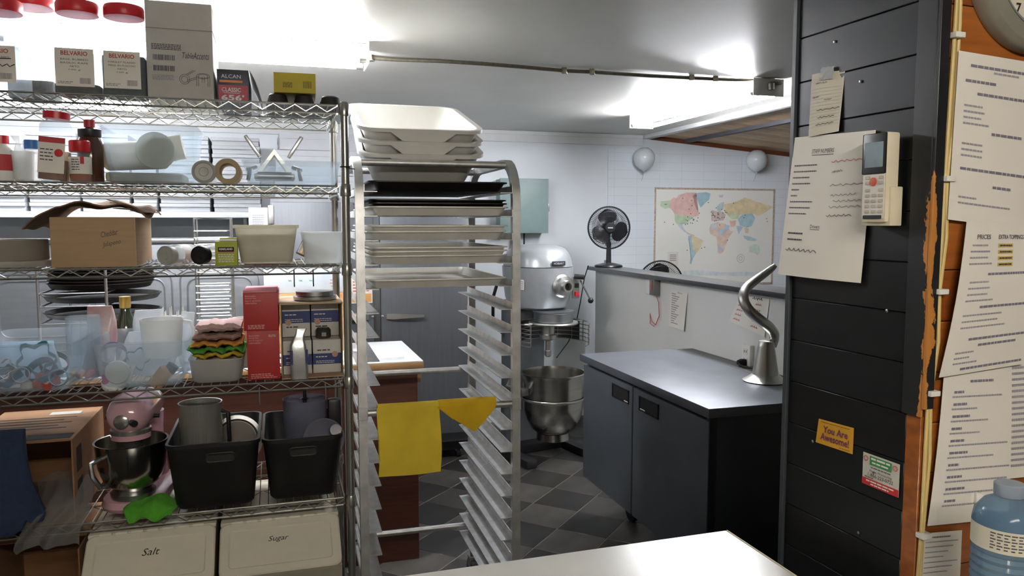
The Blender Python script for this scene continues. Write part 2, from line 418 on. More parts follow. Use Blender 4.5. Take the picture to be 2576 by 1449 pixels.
# plank joints on the black side, spaced as in the photo
zj = PL.hita(2015, 208, 0.0)[1]
PWK = abs(PL.hita(2015, 98, 0.0)[1] - PL.hita(2015, 318, 0.0)[1]) / 2
z0 = zj
while z0 > 0: z0 -= PWK
k = 0
bp_me = [MB().box(0, 0.013, 0.03, PD - 0.004, 0.0004, PWK - 0.0004, 0.0014, 1).mesh('black_plank', m) for m in BLK]
pp_me = [MB().box(0.008, 1.0, 0.0, 0.013, 0.0008, PWK - 0.0008, 0.0015, 1).mesh('pine_plank', m) for m in PINEW]
while z0 < ZC - PWK * 0.4:
    share(bp_me[(k * 2 + 1) % 3], 'black_plank', pil, (0, 0, max(z0, 0)))
    share(pp_me[(k * 3) % 4], 'pine_plank', pil, (0, 0, max(z0 - 0.012, 0)))
    z0 += PWK; k += 1
# corner boards: black paint down to about chest height, worn to bare pine along the edge
zc0 = PL.hit(2310, 1050, 0.0)[1]
def black_worn():
    m = M('worn_black_paint', '#1a1c1f', 0.4, noise=0.2, scale=20, bump=0.1)
    nt = m.node_tree; N = nt.nodes; L = nt.links; p = N['Principled BSDF']
    tc = N.new('ShaderNodeTexCoord'); sp = N.new('ShaderNodeSeparateXYZ'); L.new(tc.outputs['Object'], sp.inputs[0])
    nz = N.new('ShaderNodeTexNoise'); nz.inputs['Scale'].default_value = 11; nz.inputs['Detail'].default_value = 8; nz.inputs['Roughness'].default_value = 0.65
    mp = N.new('ShaderNodeMapping'); mp.inputs['Scale'].default_value = (1.6, 1.6, 0.8); L.new(tc.outputs['Object'], mp.inputs[0]); L.new(mp.outputs[0], nz.inputs['Vector'])
    # bare wood shows along the corner edge: distance from that edge against a ragged noise limit, up to a set height
    def mth(op, a, b):
        n = N.new('ShaderNodeMath'); n.operation = op
        for k, q in enumerate((a, b)):
            if isinstance(q, (int, float)): n.inputs[k].default_value = q
            else: L.new(q, n.inputs[k])
        return n.outputs[0]
    d = mth('MAXIMUM', mth('ADD', sp.outputs['X'], 0.006), mth('ADD', sp.outputs['Y'], 0.0105))
    lim = mth('MULTIPLY', mth('SUBTRACT', nz.outputs['Fac'], 0.37), 0.068)
    hi = mth('MULTIPLY', mth('MAXIMUM', mth('SUBTRACT', sp.outputs['Z'], zc0 + 0.40), 0.0), 0.6)
    val = mth('ADD', mth('MULTIPLY', mth('SUBTRACT', mth('SUBTRACT', lim, hi), d), 300.0), 0.8)
    class _o: outputs = [val]
    a3 = _o
    cr = N.new('ShaderNodeValToRGB'); cr.color_ramp.elements[0].position = 0.79; cr.color_ramp.elements[1].position = 0.805
    L.new(a3.outputs[0], cr.inputs[0])
    mx = N.new('ShaderNodeMixRGB'); mx.inputs[1].default_value = hx('#1a1c1f') + (1,); mx.inputs[2].default_value = hx('#b87a3a') + (1,)
    L.new(cr.outputs[0], mx.inputs[0]); L.new(mx.outputs[0], p.inputs['Base Color'])
    return m
WORN = black_worn()
MB().box(-0.006, 0.0005, -0.004, 0.036, zc0, ZC - 0.001, 0.0015, 1).build('corner_board', WORN, pil)
MB().box(-0.006, 0.016, -0.0105, -0.004, zc0 + 0.015, ZC - 0.001, 0.0012, 1).build('corner_board', WORN, pil)
MB().box(-0.006, 0.012, PD - 0.004, PD + 0.008, 0.0, ZC - 0.001, 0.001, 1).build('edge_trim', M('grey_black_trim', '#33383d', 0.5), pil)
# bare pine shows at the foot where the black stops short of the corner
MB().box(0.0005, 0.008, -0.0002, 0.0302, 0.0, zc0, 0.001, 1).build('bare_corner', PINEW[0], pil)
# screws
for px, py in ((2232, 782), (2045, 1110), (2160, 1340), (2200, 1190), (2165, 205), (2100, 105)):
    b, z = PL.hita(px, py, -0.001)
    MB().lathe([(0.003, 0), (0.003, 0.0008), (0.0012, 0.0015)], 10, X=Matrix.Translation((-0.0015, b, z)) @ Matrix.Rotation(R(-90), 4, 'Y')).build('screw', STEELH, pil)

# ================================================================== LARGE FURNITURE
# ---- chrome wire shelving
SW, SD = 1.22, 0.457
SZ = [SH.hit(868, y, 0)[1] for y in (264, 466, 665, 950, 1249)]
Z1, Z2, Z3, Z4, Z5 = SZ
shelving = thing('wire_shelving', 'tall chrome wire shelving unit crowded with kitchen goods', 'shelf', SH.w(0, 0, 0), SH.th)
ZTOP = SH.hit(872, 257, 0)[1]
for x in (0, -SW):
    for y in (0, SD):
        mb = MB(); prof = [(0.0125, 0.0), (0.0125, 0.05)]
        z = 0.08
        while z < ZTOP - 0.03:
            prof += [(0.0125, z), (0.0121, z), (0.0121, z + 0.0018), (0.0125, z + 0.0018)]; z += 0.0254
        prof += [(0.0125, ZTOP - 0.004), (0.010, ZTOP)]
        mb.lathe(prof, 14)
        mb.build('post', CHROME, shelving, loc=(x, y, 0))
for k, z in enumerate(SZ):
    g = -0.013; W0 = -SW + 0.02; W1 = -0.02
    mb = MB()
    for y in (0.0, SD):
        for dz in (-0.003, -0.0265): mb.tube([(W0 + 0.004, y, z + dz), (W1 - 0.004, y, z + dz)], 0.0033, 6)
    for x in (W0, W1):
        for dz in (-0.003, -0.0265): mb.tube([(x, 0.012, z + dz), (x, SD - 0.012, z + dz)], 0.0033, 6)
    s = mb.build('shelf', CHROME, shelving)
    for y in (0.0, SD):
        n = 38; mb = MB()
        mb.tube([(W0 + (W1 - W0) * i / n, y - (0.004 if y == 0 else -0.004), z - 0.005 - (0.019 if i % 2 else 0)) for i in range(n + 1)], 0.0022, 5)
        mb.build('truss', CHROME, s)
    for x in (W0, W1):
        n = 14; mb = MB()
        mb.tube([(x, 0.012 + (SD - 0.024) * i / n, z - 0.005 - (0.019 if i % 2 else 0)) for i in range(n + 1)], 0.0022, 5)
        mb.build('truss', CHROME, s)
    mb = MB(); n = 46
    for i in range(n + 1):
        x = W0 + (W1 - W0) * i / n; mb.tube([(x, 0.0, z - 0.0018), (x, SD, z - 0.0018)], 0.0018, 5)
    mb.build('deck_wires', CHROME, s)['kind'] = 'stuff'
    for y in (SD * 0.33, SD * 0.67):
        mb = MB(); mb.tube([(W0, y, z - 0.0055), (W1, y, z - 0.0055)], 0.0025, 6)
        n = 38; mb.tube([(W0 + (W1 - W0) * i / n, y, z - 0.007 - (0.015 if i % 2 else 0)) for i in range(n + 1)], 0.0018, 5)
        mb.build('deck_truss', CHROME, s)
    for x in (0, -SW):
        for y in (0, SD):
            mb = MB(); mb.lathe([(0.0155, z - 0.034), (0.0165, z - 0.03), (0.0148, z + 0.002), (0.0135, z + 0.004)], 14)
            mb.build('collar', CHROME, s, loc=(x, y, 0))

# ---- bakery rack
RW, RD, RZ = 0.514, 0.66, 1.755
rack = thing('bakery_rack', 'tall aluminium bakery rack with angled slides and pans on its upper levels', 'rack', RK.w(0, 0, 0), RK.th)
def square_path(pts, h):
    """square tube along a path in the y,z plane"""
    loops = []
    for i, (y, z) in enumerate(pts):
        a = Vector(pts[max(i - 1, 0)]); b = Vector(pts[min(i + 1, len(pts) - 1)]); t = (b - a).normalized(); n = Vector((-t.y, t.x))
        loops.append([(-h, y - n.x * h, z - n.y * h), (h, y - n.x * h, z - n.y * h), (h, y + n.x * h, z + n.y * h), (-h, y + n.x * h, z + n.y * h)])
    return loops
fr_pts = [(0, 0.16), (0, RZ - 0.13)] + [(0.13 * (1 - math.cos(R(a))), RZ - 0.13 + 0.13 * math.sin(R(a))) for a in range(15, 91, 15)]
fr_pts += [(RD - y, z) for y, z in reversed(fr_pts)]
for x in (0, RW):
    MB().loft(square_path(fr_pts, 0.0135)).build('side_frame', ALU_DULL, rack, loc=(x, 0, 0))
ZMID = RK.hit(915, 1040, 0)[1]
for x in (0, RW):
    for y in (0, RD):
        MB().box(x - 0.0155, x + 0.0155, y - 0.0155, y + 0.0155, ZMID - 0.02, ZMID + 0.022, 0.001, 1).build('joint_sleeve', ALU_DULL, rack)
        mb = MB(); mb.cyl((x, y, 0.1), (x, y, 0.165), 0.011); mb.box(x - 0.018, x + 0.018, y - 0.02, y + 0.02, 0.07, 0.12, 0.003)
        cs = mb.build('caster_fork', ALU, rack)
        MB().cyl((x - 0.014, y, 0.055), (x + 0.014, y, 0.055), 0.055, seg=24).build('wheel', RUBBER, cs)
for y, z in ((0.085, RZ - 0.008), (RD - 0.10, RZ - 0.005), (0, ZMID), (RD, ZMID), (RD, 0.26), (0, 0.2)):
    MB().tube([(0.0, y, z), (RW, y, z)], 0.0118, 12).build('crossbar', ALU_DULL, rack)
LV = [1.6475 - 0.0775 * i for i in range(10)] + [0.85 - 0.0775 * i for i in range(9)]
sl = MB()
prof = [(0.0, 0.0), (0.042, 0.0), (0.042, 0.0025), (0.0025, 0.0025), (0.0025, 0.024), (0.0, 0.024)]
sl.loft([[(x, -0.012, z) for x, z in prof], [(x, RD + 0.012, z) for x, z in prof]])
slme = sl.mesh('slide', ALU_DULL, smooth=False)
for z in LV:
    share(slme, 'slide', rack, (0.0135, 0, z))
    share(slme, 'slide', rack, (RW - 0.0135, RD, z), (0, 0, math.pi))
def pan_mesh(name, mat, warp=0.0):
    mb = MB(); vessel(mb, 0.44, 0.645, 0.029, 0.022, 0.955, 0.0012, 0.009, 0.004)
    if warp:
        for v in mb.bm.verts: v.co.z -= warp * max(0, 1 - (v.co.x / 0.2) ** 2) * (1 if v.co.z < 0.01 else 0)
    return mb.mesh(name, mat)
PM_N = pan_mesh('sheet_pan', PAN); PM_B = pan_mesh('sheet_pan', BURNT, 0.009); PM_B2 = pan_mesh('sheet_pan', BURNT)
def pan(me, lvl, lift, label, group=None, dy=0.0, dx=0.0, rz=0.0):
    o = bpy.data.objects.new('sheet_pan', me); col.objects.link(o)
    o.location = RK.w(RW / 2 + dx, RD / 2 + dy, LV[lvl] + 0.0028 + lift); o.rotation_euler = (0, 0, RK.th + rz)
    return tag(o, label, 'pan', group)
pan(PM_B, 0, 0.004, 'black scorched sheet pan on the topmost rack slides under the white tubs', dy=-0.02)
pan(PM_N, 1, 0.001, 'bare metal sheet pan nested under two black pans in the rack', dy=-0.03)
pan(PM_B2, 1, 0.013, 'black scorched sheet pan in the middle of a nest of three', dy=-0.02)
pan(PM_B2, 1, 0.024, 'black scorched sheet pan uppermost in a nest of three', dy=-0.01)
pan(PM_N, 2, 0.0, 'clean aluminium sheet pan below its twin on the third pair of slides', dy=-0.03, dx=-0.006)
pan(PM_N, 2, 0.018, 'clean aluminium sheet pan nested on its twin on the third pair of slides', dy=-0.035, dx=-0.003)
pan(PM_N, 3, 0.0, 'clean aluminium sheet pan at the bottom of the nest on the fourth slides', dy=-0.03, dx=-0.004)
pan(PM_N, 3, 0.014, 'clean aluminium sheet pan in the middle of the nest on the fourth slides', dy=-0.03, dx=-0.002)
pan(PM_N, 3, 0.026, 'clean aluminium sheet pan on top of the nest on the fourth slides', dy=-0.025)
pan(PM_N, 4, 0.0, 'single clean aluminium sheet pan on the lowest occupied slides', dy=-0.02, dx=-0.004)

# ---- white bus tubs leaning on the rack's rear top bar
TUBM = M('white_tub_plastic', '#dad9d3', 0.34, noise=0.02)
tub_lab = ('white plastic bus tub at the top of the stack, open and empty', 'white plastic bus tub in the middle of the stack', 'white plastic bus tub at the bottom of the stack on a black pan')
tilt = R(16.5)
for k in range(3):
    up = (2 - k) * 0.042
    base = RK.w(RW / 2 - 0.03, 0.162, 1.662 + up)
    t = thing('bus_tub', tub_lab[k], 'tub', base, rot=(tilt, 0, RK.th + R(-1.5 * k)), group='white bus tubs on the rack')
    mb = MB(); vessel(mb, 0.40, 0.52, 0.125, 0.05, 0.82, 0.003, 0.016, 0.012, X=Matrix.Translation((0, 0.26, 0)))
    mb.build('body', TUBM, t)
    for y, s in ((-0.010, -1), (0.53, 1)):
        mb = MB(); mb.prism([(-0.11, 0.113), (-0.07, 0.085), (0.07, 0.085), (0.11, 0.113)], y - 0.0075, y + 0.0045); mb.build('handle', TUBM, t)

# ---- brown laminate counter behind the shelving
LAM = M('red_brown_laminate', '#4c2719', 0.5, noise=0.22, scale=4, stretch=(1.5, 1.5, 26))
CAA, CBB = ROOM.hitz(1063, 907, 0.93)
counter = thing('service_counter', 'brown laminate counter with a white top standing behind the shelving', 'counter', ROOM.w(CAA, CBB, 0), ROOM.th)
MB().box(-3.0, -0.02, 0.02, 0.60, 0.0, 0.895, 0.003).build('body', LAM, counter)
MB().box(-3.02, 0.005, 0.0, 0.62, 0.895, 0.925, 0.003).build('edge_band', M('beige_edging', '#b08a5e', 0.5), counter)
MB().box(-3.02, 0.003, 0.002, 0.618, 0.925, 0.93, 0.001, 1).build('top', M('white_laminate', '#dcdfe2', 0.3, noise=0.03), counter)
MB().box(-0.02, 0.004, 0.06, 0.10, 0.82, 0.895, 0.002, 1).build('corner_block', MATS['beige_edging'], counter)
o = MB(); o.loft([rr(0.30, 0.22, 0.03, 0.0), rr(0.30, 0.22, 0.03, 0.012)])
cb = o.build('cutting_board', M('white_board', '#eceff1', 0.35), None, loc=ROOM.w(CAA - 0.22, CBB + 0.16, 0.9305), rot=(0, 0, ROOM.th))
tag(cb, 'white cutting board lying at the end of the brown counter', 'cutting board')

# ---- stainless fridge
FB = 4.80
fa0, _ = ROOM.hit(684, 700, FB); fa1, _ = ROOM.hit(1192, 700, FB)
fz1 = ROOM.hit(700, 495, FB)[1]
fridge = thing('upright_fridge', 'two-door stainless steel upright fridge behind the bakery rack', 'fridge', ROOM.w((fa0 + fa1) / 2, FB, 0), ROOM.th)
fw = fa1 - fa0
FSTEEL = M('fridge_steel', '#6f7276', 0.5, 0.75, noise=0.06, scale=3, stretch=(20, 20, 1))
MB().box(-fw / 2, fw / 2, 0.05, 0.78, 0.13, fz1, 0.004).build('body', FSTEEL, fridge)
MB().box(-fw / 2 + 0.02, fw / 2 - 0.02, 0.1, 0.76, 0.06, 0.13).build('base', BLACKP, fridge)
sp = (ROOM.hit(950, 800, FB)[0] - (fa0 + fa1) / 2)
for x0, x1, hs in ((-fw / 2 + 0.005, sp - 0.022, -1), (sp + 0.022, fw / 2 - 0.005, 1)):
    d = MB().box(x0, x1, 0.0, 0.05, 0.20, fz1 - 0.03, 0.006).build('door', FSTEEL, fridge)
    hx0 = (sp + 0.055) if hs == 1 else sp - 0.055
    zh = ROOM.hit(1000, 795, FB)[1]
    mb = MB(); mb.loft([[(hx0 + hs * t, -y0 - 0.001, zh - h), (hx0 + hs * t, -y0 - 0.012, zh - h), (hx0 + hs * t, -y0 - 0.012, zh + h), (hx0 + hs * t, -y0 - 0.001, zh + h)] for t, y0, h in ((0, 0.0, 0.016), (0.04, 0.014, 0.017), (0.15, 0.03, 0.01), (0.23, 0.032, 0.008))])
    mb.build('lever_handle', ALU, d)
    mb = MB(); mb.lathe([(0.008, 0), (0.008, 0.004), (0.005, 0.007)], 12, X=Matrix.Translation((hx0 - hs * 0.025, 0, zh)) @ Matrix.Rotation(R(90), 4, 'X')); mb.build('bolt', ALU, d)
MB().box(sp - 0.02, sp + 0.02, 0.03, 0.052, 0.2, fz1 - 0.03).build('centre_stile', STEEL, fridge)
MB().box(-fw / 2 - 0.012, -fw / 2 + 0.02, -0.012, 0.03, fz1 - 0.16, fz1 - 0.05, 0.004).build('hinge', ALU, fridge)
for x in (-fw / 2 + 0.08, fw / 2 - 0.08):
    for y in (0.14, 0.7):
        cs = MB().box(x - 0.02, x + 0.02, y - 0.025, y + 0.025, 0.045, 0.08, 0.003).build('caster_fork', ALU, fridge)
        MB().cyl((x - 0.014, y, 0.037), (x + 0.014, y, 0.037), 0.037, seg=20).build('wheel', RUBBER, cs)

# ---- dark undercounter fridge against the half wall
UA0, UA1 = 1.53, HA - 0.004
b0 = ROOM.hitz(1755, 1031, 0.86)[1]; b1 = ROOM.hitz(1471, 889, 0.86)[1]
UDARK = M('dark_cabinet_vinyl', '#2b2f35', 0.38, noise=0.12, scale=5)
UTOP = M('grey_worktop_steel', '#62666d', 0.45, 0.5, noise=0.12, scale=6)
uf = thing('undercounter_fridge', 'dark grey two-door undercounter fridge with a grey metal worktop by the half wall', 'fridge', ROOM.w(0, 0, 0), ROOM.th)
MB().box(UA0 + 0.045, UA1 - 0.01, b0 + 0.02, b1 - 0.02, 0.2, 0.825, 0.003).build('body', UDARK, uf)
MB().box(UA0, UA1 - 0.11, b0, b1, 0.822, 0.86, 0.004).build('worktop', UTOP, uf)
MB().box(UA1 - 0.108, UA1, b0, b1, 0.822, 0.857, 0.003).build('rear_strip', M('grey_strip_steel', '#5a5a5c', 0.5, 0.4), uf)
MB().box(UA0 + 0.016, UA0 + 0.05, b0 + 0.018, b0 + 0.04, 0.2, 0.822, 0.003).build('corner_post', BLACKP, uf)
bs = ROOM.hita(1594, 1000, UA0 + 0.02)[0]
for k, (q0, q1) in enumerate(((b0 + 0.022, bs - 0.007), (bs + 0.007, b1 - 0.022))):
    d = MB().box(UA0 + 0.014, UA0 + 0.044, q0, q1, 0.205, 0.805, 0.005).build('door', M('cabinet_door_%d' % k, '#555a60', 0.4, 0.3, noise=0.15, scale=4), uf)
    # recessed handle: pocket with a dark lip, at the inner edge of each door
    h0, h1 = ((ROOM.hita(1650, 1030, UA0)[0], ROOM.hita(1602, 1010, UA0)[0]), (ROOM.hita(1576, 990, UA0)[0], ROOM.hita(1535, 970, UA0)[0]))[k]
    zz = ROOM.hita(1625, 1017, UA0)[1] if k == 0 else ROOM.hita(1555, 982, UA0)[1]
    zz = 0.748
    mb = MB()
    mb.box(UA0 + 0.009, UA0 + 0.016, h0, h1, zz + 0.026, zz + 0.032); mb.box(UA0 + 0.009, UA0 + 0.016, h0, h1, zz - 0.032, zz - 0.026)
    mb.box(UA0 + 0.009, UA0 + 0.016, h0, h0 + 0.006, zz - 0.032, zz + 0.032); mb.box(UA0 + 0.009, UA0 + 0.016, h1 - 0.006, h1, zz - 0.032, zz + 0.032)
    hd = mb.build('recessed_handle', BLACKP, d, smooth=False)
    MB().box(UA0 + 0.0125, UA0 + 0.0145, h0, h1, zz - 0.03, zz + 0.03).build('pocket', RUBBER, d, smooth=False)
    qa = h0 + (0.02 if k == 0 else 0.0)
    qa = h1 - 0.055 if k == 0 else h0 + 0.004
    MB().box(UA0 + 0.011, UA0 + 0.0132, qa, qa + 0.045, zz - 0.034, zz - 0.022).build('sticker', PAPER, d, smooth=False)
for x in (UA0 + 0.22, UA1 - 0.08):
    for y in (b0 + 0.1, b1 - 0.2):
        cs = MB().box(x - 0.02, x + 0.02, y - 0.025, y + 0.025, 0.09, 0.2, 0.003).build('caster_fork', ALU, uf)
        MB().cyl((x - 0.014, y, 0.055), (x + 0.014, y, 0.055), 0.055, seg=20).build('wheel', RUBBER, cs)
bq, zq = ROOM.hit(1815, 1033, b0 + 0.02)
MB().lathe([(0.005, 0), (0.005, 0.002), (0.002, 0.004)], 10, X=Matrix.Translation((bq, b0 + 0.02, zq)) @ Matrix.Rotation(R(90), 4, 'X')).build('screw', ALU, uf)

# ---- planetary floor mixer
MENAM = M('mixer_enamel', '#a4a9ac', 0.32, 0.3, noise=0.06, scale=20)
bx, by = 0.269, 5.0
psi = R(30)
mixer = thing('floor_mixer', 'large grey planetary floor mixer with a steel bowl beside the fridge', 'mixer', (bx - 0.18 * math.sin(psi), by + 0.18 * math.cos(psi), 0), psi)
MBW = Matrix.Translation((0, -0.18, 0))
mb = MB()
mb.loft([rr(0.27, 0.20, 0.03, 0.05, cy=0.21), rr(0.26, 0.2, 0.04, 0.5, cy=0.21), rr(0.27, 0.22, 0.05, 1.02, cy=0.2)]); mb.build('column', M('mixer_column', '#6d7276', 0.4, 0.3), mixer)
mb = MB(); mb.box(-0.27, 0.27, 0.0, 0.36, 0.0, 0.06, 0.015); mb.box(-0.27, -0.19, -0.3, 0.02, 0.0, 0.055, 0.015); mb.box(0.19, 0.27, -0.3, 0.02, 0.0, 0.055, 0.015); mb.build('base', M('mixer_base', '#1c1d1f', 0.5), mixer)
mb = MB(); zb = [(0.985, .30, .36), (1.0, .33, .42), (1.06, .35, .47), (1.20, .37, .5), (1.262, .375, .505)]
mb.loft([rr(w, d, 0.14, z, 7, 0, 0.02) for z, w, d in zb]); mb.build('gear_case', MENAM, mixer)
mb = MB(); zb = [(1.266, .375, .505), (1.31, .365, .495), (1.355, .34, .465), (1.385, .28, .4), (1.402, .19, .3), (1.408, .1, .2)]
mb.loft([rr(w, d, 0.16 if w > .3 else w * 0.42, z, 7, 0, 0.02) for z, w, d in zb]); mb.build('head_cover', MENAM, mixer)
mb = MB(); mb.lathe([(0.135, 0.985), (0.135, 0.975), (0.128, 0.97), (0.128, 0.915)], 36, X=MBW); mb.build('planetary_housing', STEEL, mixer)
mb = MB(); mb.lathe([(0.158, 0.912), (0.162, 0.905), (0.158, 0.898), (0.10, 0.898), (0.10, 0.912)], 40, X=MBW); mb.build('splash_ring', ALU, mixer)
sx, sy = -0.06, -0.21
mb = MB(); mb.lathe([(0.042, 0.898), (0.04, 0.84), (0.056, 0.835), (0.056, 0.81), (0.03, 0.80), (0.018, 0.795), (0.018, 0.735), (0.022, 0.73), (0.022, 0.70), (0.012, 0.69)], 20, X=Matrix.Translation((sx, sy, 0))); mb.build('agitator_shaft', ALU, mixer)
# attachment hub on the front
hz = ROOM.hit(1413, 720, 4.55)[1]
HX = Matrix.Translation((0.035, -0.215, 1.145)) @ Matrix.Rotation(R(90), 4, 'X')
mb = MB(); mb.lathe([(0.075, 0.0), (0.075, 0.02), (0.062, 0.03), (0.058, 0.055), (0.04, 0.06), (0.036, 0.085), (0.026, 0.085), (0.024, 0.05)], 28, X=HX); h = mb.build('attachment_hub', ALU, mixer)
mb = MB(); mb.lathe([(0.024, 0.052), (0.001, 0.054)], 20, X=HX); mb.build('bore', M('rust_dark', '#2c1d18', 0.7), h)
MB().box(0.115, 0.165, -0.235, -0.215, 1.06, 1.2, 0.004).build('switch_plate', ALU, mixer)
MB().box(0.127, 0.153, -0.248, -0.232, 1.075, 1.105, 0.003).build('stop_button', REDP, mixer)
MB().box(0.127, 0.153, -0.248, -0.232, 1.13, 1.16, 0.003).build('start_button', BLACKP, mixer)
mb = MB(); mb.tube([(0.12, -0.24, 1.205), (0.17, -0.28, 1.20)], 0.016, 12); mb.build('selector_knob', BLACKP, mixer)
mb = MB(); mb.tube([(0.16, -0.25, 1.18), (0.21, -0.29, 1.06)], 0.006, 8); lv = mb.build('speed_lever', CHROME, mixer)
mb = MB(); mb.lathe([(0.001, -0.019), (0.012, -0.015), (0.0185, -0.005), (0.0185, 0.005), (0.012, 0.015), (0.001, 0.019)], 16, X=Matrix.Translation((0.214, -0.293, 1.048))); mb.build('knob', BLACKP, lv)
pl = MB().box(-0.05, 0.05, -0.243, -0.236, 1.278, 1.306, 0.003).build('name_plate', M('plate_dark', '#3c4046', 0.3, 0.5), mixer)
text('HOBART', M('plate_letter', '#d8dadc', 0.3, 0.5), pl, (0, -0.2436, 1.292), width=0.08, height=0.014, bold=0.02)
s1 = MB().box(-0.1878, -0.186, -0.12, -0.03, 1.12, 1.185).build('data_label', PAPER, mixer, smooth=False)
lines = MB()
for i in range(4): lines.box(-0.1882, -0.1877, -0.11, -0.04 - 0.01 * (i % 2), 1.13 + i * 0.013, 1.134 + i * 0.013)
lines.build('printed_lines', INKL, s1, smooth=False)
MB().box(-0.1885, -0.186, 0.04, 0.13, 1.13, 1.165).build('name_plate', M('plate_dark2', '#3c4046', 0.3, 0.5), mixer, smooth=False)
# bowl on its yoke
BOWL = M('bowl_steel', '#b9b7b2', 0.2, 1.0, noise=0.12, scale=5, stretch=(1, 1, 6))
mb = MB()
prof = [(0.001, 0.175), (0.1, 0.18), (0.145, 0.215), (0.18, 0.28), (0.2, 0.36), (0.206, 0.56), (0.214, 0.572), (0.216, 0.58), (0.2035, 0.582), (0.2, 0.56), (0.196, 0.37), (0.175, 0.29), (0.14, 0.225), (0.09, 0.19), (0.001, 0.186)]
mb.lathe(prof, 48, X=MBW, cap0=False, cap1=False); bowl = mb.build('bowl', BOWL, mixer)
mb = MB(); mb.lathe([(0.108, 0.185), (0.112, 0.14), (0.104, 0.14), (0.10, 0.185)], 36, X=MBW, closed=True); mb.build('foot_ring', BOWL, bowl)
mb = MB(); mb.lathe([(0.2065, 0.405), (0.2095, 0.41), (0.2095, 0.418), (0.2065, 0.423), (0.203, 0.414)], 48, X=MBW, closed=True); mb.build('band', CHROME, bowl)
mb = MB(); mb.lathe([(0.196, 0.40), (0.19, 0.34)], 30, X=MBW, cap0=False, cap1=False); mb.build('flour_residue', M('flour', '#c9c6c0', 0.9), bowl)
mb = MB()
mb.tube([(-0.24, -0.2, 0.47), (-0.24, 0.0, 0.47), (-0.14, 0.13, 0.48)], 0.018, 10); mb.tube([(0.24, -0.2, 0.47), (0.24, 0.0, 0.47), (0.14, 0.13, 0.48)], 0.018, 10)
mb.box(-0.255, -0.203, -0.21, -0.15, 0.45, 0.495, 0.006); mb.box(0.203, 0.255, -0.21, -0.15, 0.45, 0.495, 0.006); mb.build('bowl_yoke', ALU, mixer)
# wire bowl guard
mb = MB(); gr = 0.235
def arc(r, z, a0, a1, n=26): return [(r * math.cos(R(a0 + (a1 - a0) * i / n)), -0.18 + r * math.sin(R(a0 + (a1 - a0) * i / n)), z) for i in range(n + 1)]
for i, z in enumerate((0.905, 0.878, 0.851, 0.824, 0.797, 0.77)):
    mb.tube(arc(gr, z, -62, 200), 0.003 if i else 0.005, 6)
for a in range(-50, 201, 25): mb.tube([(gr * math.cos(R(a)), -0.18 + gr * math.sin(R(a)), 0.905), (gr * math.cos(R(a)), -0.18 + gr * math.sin(R(a)), 0.77)], 0.003, 6)
for a in (0, 90, 180): mb.tube([(0.155 * math.cos(R(a)), -0.18 + 0.155 * math.sin(R(a)), 0.905), (gr * math.cos(R(a)), -0.18 + gr * math.sin(R(a)), 0.905)], 0.004, 6)
gd = mb.build('bowl_guard', CHROME, mixer)
mb = MB(); mb.sheet(lambda u, v: ((gr + 0.004) * math.cos(R(10 + 130 * u)), -0.18 + (gr + 0.004) * math.sin(R(10 + 130 * u)), 0.77 + 0.14 * v), 24, 1, 0.0015); mb.build('splash_shield', M('shield_dark', '#4a4a4b', 0.4, 0.7), gd)
mb = MB(); mb.tube([(-0.17, 0.14, 1.19), (-0.22, 0.16, 1.17), (-0.25, 0.18, 1.05), (-0.24, 0.2, 0.9), (-0.16, 0.22, 0.8)], 0.011, 8); mb.build('power_cord', RUBBER, mixer)

# ---- grey electrical box on the back wall
e0, ez1 = ROOM.hit(1285, 450, BW - 0.13); e1, ez0 = ROOM.hit(1377, 585, BW - 0.13)
ebox = thing('electrical_box', 'grey-green metal electrical box on the back wall above the floor mixer', 'electrical box', ROOM.w((e0 + e1) / 2 - 0.04, BW - 0.006, ez0), ROOM.th)
ew = e1 - e0 + 0.08; EG = M('box_green_grey', '#7d9290', 0.45, noise=0.04)
MB().box(-ew / 2, ew / 2, -0.12, 0.0, 0.0, ez1 - ez0, 0.004).build('case', EG, ebox)
MB().box(-ew / 2 - 0.006, ew / 2 + 0.006, -0.132, -0.119, -0.004, ez1 - ez0 + 0.005, 0.003).build('door', EG, ebox)
MB().box(ew / 2 + 0.004, ew / 2 + 0.018, -0.12, -0.09, (ez1 - ez0) * 0.4, (ez1 - ez0) * 0.55, 0.003).build('latch', STEEL, ebox)
mb = MB(); mb.cyl((-0.05, -0.06, 0.0), (-0.05, -0.06, -0.2), 0.012); mb.cyl((0.02, -0.06, 0.0), (0.02, -0.06, -0.12), 0.006); mb.build('cable', RUBBER, ebox)

# ---- white work table in the foreground
TF = Fr(0, 0, 18)
ta, tb_ = TF.hitz(1830, 1333, 0.90)
table = thing('work_table', 'white laminate work table with a pale edge band in the foreground', 'table', TF.w(ta, tb_, 0), TF.th)
MB().box(-1.5, -0.004, -0.70, 0.0, 0.868, 0.90, 0.002, 1).build('top', M('table_laminate', '#dedfdb', 0.22, noise=0.05, scale=5), table)
MB().box(-0.004, 0.0, -0.70, 0.0, 0.868, 0.9005, 0.001, 1).build('edge_band', M('cream_edging', '#d8c9a2', 0.5), table)
for x in (-1.45, -0.06):
    for y in (-0.65, -0.06): MB().box(x - 0.025, x + 0.025, y - 0.025, y + 0.025, 0, 0.868, 0.004).build('leg', STEEL, table)
MB().box(-1.45, -0.06, -0.65, -0.06, 0.25, 0.28, 0.004).build('lower_shelf', STEELH, table)

